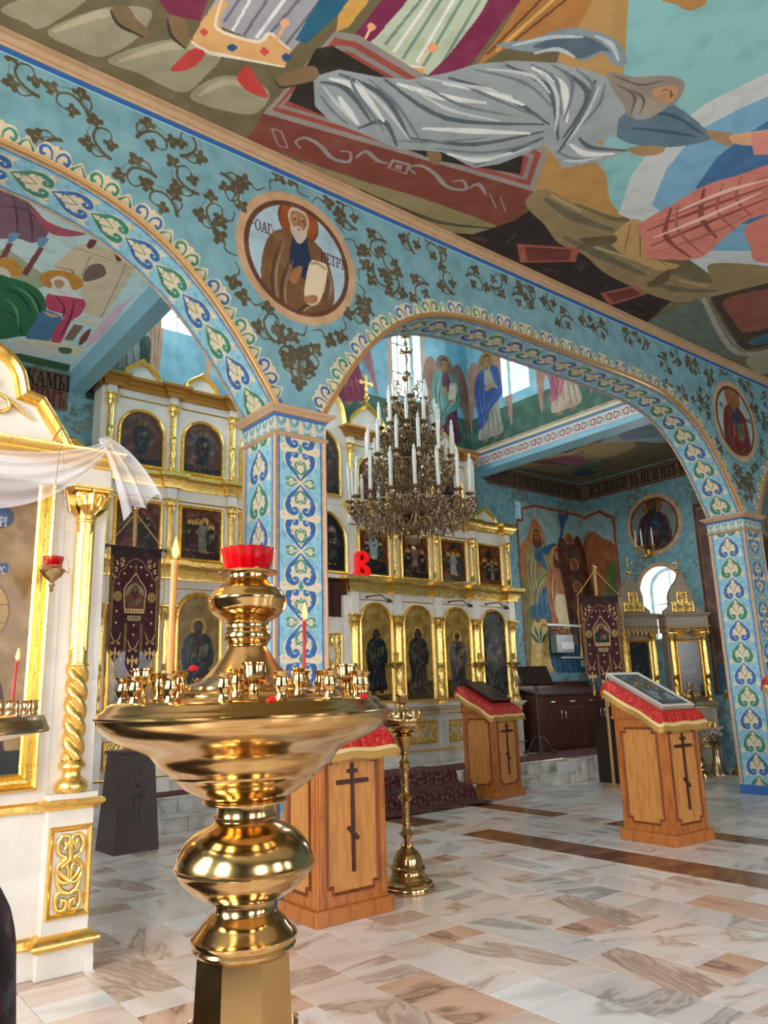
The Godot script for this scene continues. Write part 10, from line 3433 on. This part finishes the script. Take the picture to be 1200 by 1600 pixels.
const RIGHT_FRESCO := [
	["f", 121, 106, 77, [10.78, -11.7, 16.4, -8.37, 8.19, -3.93, 5.46, -5.8]],
	["c", 148, 126, 85, [9.3, -8.78, 9.17, -8.07, 9.33, -7.51, 9.52, -6.87, 9.97, -6.83, 10.2, -7.42, 9.78, -8.07, 9.67, -8.76]],
	["c", 166, 141, 98, [9.62, -7.06, 9.69, -6.68, 10.05, -6.44, 10.37, -6.66, 10.41, -7.09, 10.1, -7.29]],
	["c", 99, 83, 58, [9.45, -8.58, 10.05, -8.31, 10.79, -8.28, 10.38, -8.76]],
	["c", 183, 159, 112, [9.49, -7.68, 9.61, -7.33, 9.68, -7.02, 9.8, -7.48, 9.77, -7.79]],
	["c", 154, 174, 188, [9.69, -6.76, 9.51, -6.55, 9.44, -5.9, 9.58, -5.53, 10.54, -6.13, 10.15, -6.38, 9.8, -6.6]],
	["c", 119, 142, 162, [9.56, -6.35, 9.55, -5.98, 9.8, -5.67, 10.15, -5.89, 9.93, -6.44]],
	["c", 135, 77, 99, [9.64, -8.01, 9.64, -7.77, 9.77, -7.46, 10.03, -7.38, 10.38, -7.54, 10.4, -7.73, 10.07, -7.74, 10.06, -8]],
	["s", 85, 43, 63, [9.77, -7.88, 9.91, -7.6, 10.27, -7.56], 0.06],
	["c", 80, 104, 89, [10.4, -7.88, 10.41, -7.67, 10.52, -7.46, 10.55, -7.24, 10.77, -7.65, 10.78, -7.96]],
	["c", 53, 67, 102, [10.72, -8.1, 10.63, -7.84, 10.81, -7.83, 11.04, -7.79, 11.01, -8.14]],
	["c", 70, 88, 95, [9.35, -7.41, 9.43, -7.18, 9.6, -7.16, 9.63, -7.41]],
	["c", 103, 115, 85, [9.32, -6.75, 9.5, -6.59, 9.62, -6.68, 9.5, -6.8]],
	["s", 81, 68, 50, [9.36, -8.34, 9.69, -7.93, 10.27, -7.86], 0.12],
	["s", 186, 161, 119, [9.62, -6.89, 9.72, -6.7, 9.92, -6.53], 0.1],
]


func lay_fresco(p: Paint, data: Array) -> void:
	for e in data:
		var pts := []
		for i in range(0, e[4].size(), 2):
			pts.append(V(e[4][i], -e[4][i + 1]))
		var col := Color8(e[1], e[2], e[3])
		match e[0]:
			"f":
				p.fill(pts, col)
			"c":
				p.fill(curve(pts, 5, true), col)
			"s":
				p.stroke(curve(pts, 5) if pts.size() > 2 else pts, e[5] * 0.35, e[5], e[5] * 0.35, col)


func nave_fresco() -> StandardMaterial3D:
	# x 0 to 11.4, z from the arcade to 0.2
	var p := Paint.new(XR, 0.2 - ZF, 178.0, Color(0.46, 0.42, 0.3), V(0, -ZF))
	lay_fresco(p, NAVE_FRESCO)
	var m := painted(p, 0.8, 0.12)
	m.texture_repeat = false
	return m


func left_fresco() -> StandardMaterial3D:
	var p := Paint.new(BL - 0.02, ZB - ZW, 230.0, Color(0.66, 0.78, 0.8), V(0, -ZW))
	lay_fresco(p, LEFT_FRESCO)
	var m := painted(p, 0.8, 0.1)
	m.texture_repeat = false
	return m


func right_fresco() -> StandardMaterial3D:
	var p := Paint.new(XR - BR - 0.28, ZB - ZW, 130.0, Color(0.45, 0.39, 0.27), V(BR + 0.28, -ZW))
	lay_fresco(p, RIGHT_FRESCO)
	var m := painted(p, 0.8, 0.12)
	m.texture_repeat = false
	return m

# ---------------------------------------------------------------- the scene

const DAY := 0.4

func _ready() -> void:
	rng.seed = 7
	# camera
	var cam := Camera3D.new()
	cam.name = "camera"
	cam.fov = 67.3
	cam.near = 0.05
	cam.far = 60.0
	cam.transform = Transform3D(Basis(Vector3(0.7865, -0.03002, 0.61687), Vector3(-0.11651, 0.97367, 0.19593), Vector3(-0.60651, -0.22597, 0.76229)).orthonormalized(), Vector3(0, 1.27, 0))
	add_child(cam)
	cam.current = true
	# overcast daylight
	var env := Environment.new()
	env.background_mode = Environment.BG_SKY
	var sky := Sky.new()
	var sm := ProceduralSkyMaterial.new()
	sm.sky_top_color = Color(0.78, 0.87, 0.97)
	sm.sky_horizon_color = Color(0.93, 0.95, 0.98)
	sm.ground_bottom_color = Color(0.42, 0.43, 0.4)
	sm.ground_horizon_color = Color(0.8, 0.82, 0.82)
	sm.sky_energy_multiplier = 3.0
	sm.ground_energy_multiplier = 2.0
	sky.sky_material = sm
	env.sky = sky
	env.tonemap_mode = Environment.TONE_MAPPER_LINEAR
	env.tonemap_exposure = 1.0
	env.sdfgi_enabled = true
	env.ssao_enabled = true
	env.ssil_enabled = true
	var we := WorldEnvironment.new()
	we.name = "world_environment"
	we.environment = env
	add_child(we)
	make_materials()
	M.pale_line = mat(Color(0.62, 0.78, 0.84), 0.6)
	M.cream = mat(CREAM, 0.6)
	M.gold_trim = mat(Color(0.78, 0.62, 0.42), 0.38, 0.55)
	M.sky_scroll = scroll_wall()
	M.gold_matte = mat(Color(0.7, 0.5, 0.24), 0.55, 0.9)
	M.velvet_red = mat(Color(0.2, 0.01, 0.02), 0.8)
	M.white_cloth = mat(Color(0.86, 0.86, 0.88), 0.8)
	M.white_stone = mat(Color(0.8, 0.79, 0.77), 0.35)
	M.roundel = mat(Color(0.28, 0.3, 0.36), 0.3, 0.6)
	M.silver_frame = tri_mat(noise_tex(0.05, [[0.0, Color(0.66, 0.64, 0.58)], [1.0, Color(0.84, 0.82, 0.78)]], 0.0, false, 256, 81), Vector3(6, 6, 6), 0.4)
	M.bronze_frame = tri_mat(noise_tex(0.05, [[0.0, Color(0.2, 0.07, 0.05)], [0.6, Color(0.3, 0.12, 0.09)], [1.0, Color(0.45, 0.42, 0.38)]], 0.0, false, 256, 82), Vector3(6, 6, 6), 0.35)
	M.bulb = mat(Color(0.85, 0.84, 0.8), 0.15)
	M.pole = mat(Color(0.66, 0.5, 0.3), 0.4)
	M.board = mat(Color(0.16, 0.085, 0.045), 0.5)
	M.grey_box = mat(Color(0.5, 0.52, 0.53), 0.4)
	M.cream_paint = mat(Color(0.56, 0.5, 0.42), 0.45)
	M.frieze_ink = mat(Color(0.1, 0.06, 0.05), 0.8)
	M.west_dark = mat(Color(0.3, 0.24, 0.2), 0.7)  # unseen wall, coloured dark so the brass reflects something dark
	M.red_oil = mat(Color(0.5, 0.01, 0.02), 0.2)
	M.sheer = mat(Color(0.93, 0.92, 0.95, 0.4), 0.8)
	M.sheer.transparency = BaseMaterial3D.TRANSPARENCY_ALPHA
	M.carpet = carpet_mat(Color(0.34, 0.1, 0.13), Color(0.48, 0.26, 0.28), 71, 4.0)
	M.rug = carpet_mat(Color(0.26, 0.05, 0.07), Color(0.55, 0.42, 0.36), 72, 5.0)
	build_shell()
	build_arcade()
	build_floor()
	build_platform()
	build_iconostasis()
	build_shrine()
	build_lecterns()
	slim_stand(Vector3(3.45, 0, -4.2), "slim twisted brass candle stand beside the orange lectern")
	build_big_stand()
	build_left_stand()
	build_chandelier()
	banner("wine velvet banner with a mother and child, hanging left of the brass bowl", Vector3(2.7, 0, -7.3), 0.0, 2.7, true)
	banner("wine velvet banner with a bearded figure, hanging before the right-hand shrines", Vector3(8.42, 0, -6.15), deg_to_rad(-38), 2.38, false)
	build_cabinet()
	small_shrine("pale shrine with gilded drops, partly behind the right banner", Vector3(10.0, 0, -6.72), deg_to_rad(-22), 0)
	small_shrine("pale shrine with gilded swags, nearest the right pier", Vector3(10.72, 0, -6.35), deg_to_rad(-36), 1)
	slim_stand(Vector3(10.66, 0, -5.66), "brass candle stand half hidden by the right pier")
	slim_stand(Vector3(10.1, 0, -6.0), "brass candle stand before the shrine with gilded swags")
	lectern(Vector3(7.62, 0, -3.3), deg_to_rad(-8), "wooden lectern cut off by the right edge")
	lectern_cloth(Vector3(7.62, 0, -3.3), deg_to_rad(-8), "corner of a red fringed cloth at the right edge")
	build_wall_pictures()
	build_person()


func scroll_wall() -> StandardMaterial3D:
	var ground := SKY.darkened(0.04)
	var p := Paint.new(1.2, 1.2, 340.0, ground, V(0, 1.2))
	for q in [[0.15, 0.15, 0.4], [0.75, 0.2, -0.5], [0.45, 0.72, 2.4], [1.05, 0.75, -2.2], [0.2, 1.0, 3.6], [0.8, 1.05, 0.2]]:
		for ox in [-1.2, 0.0, 1.2]:
			for oy in [-1.2, 0.0, 1.2]:
				scroll(p, V(q[0] + ox, q[1] + oy), q[2], 0.34, 1.0 if q[2] > 0.0 else -1.0, ground.lerp(UMBER, 0.45), ground.lerp(CREAM, 0.2), ground)
	var m := painted(p)
	m.uv1_triplanar = true
	m.uv1_world_triplanar = true
	m.uv1_scale = Vector3(1 / 1.2, 1 / 1.2, 1 / 1.2)
	return m


func carpet_mat(a: Color, b: Color, seed_: int, scale: float) -> StandardMaterial3D:
	var t := noise_tex(0.03, [[0.0, a.darkened(0.5)], [0.42, a], [0.58, a], [0.62, b], [0.7, a.lightened(0.1)], [0.78, b], [1.0, a.darkened(0.6)]], 12.0, false, 256, seed_, 3)
	var m := tri_mat(t, Vector3(scale, scale, scale) * 0.5, 0.95)
	return m
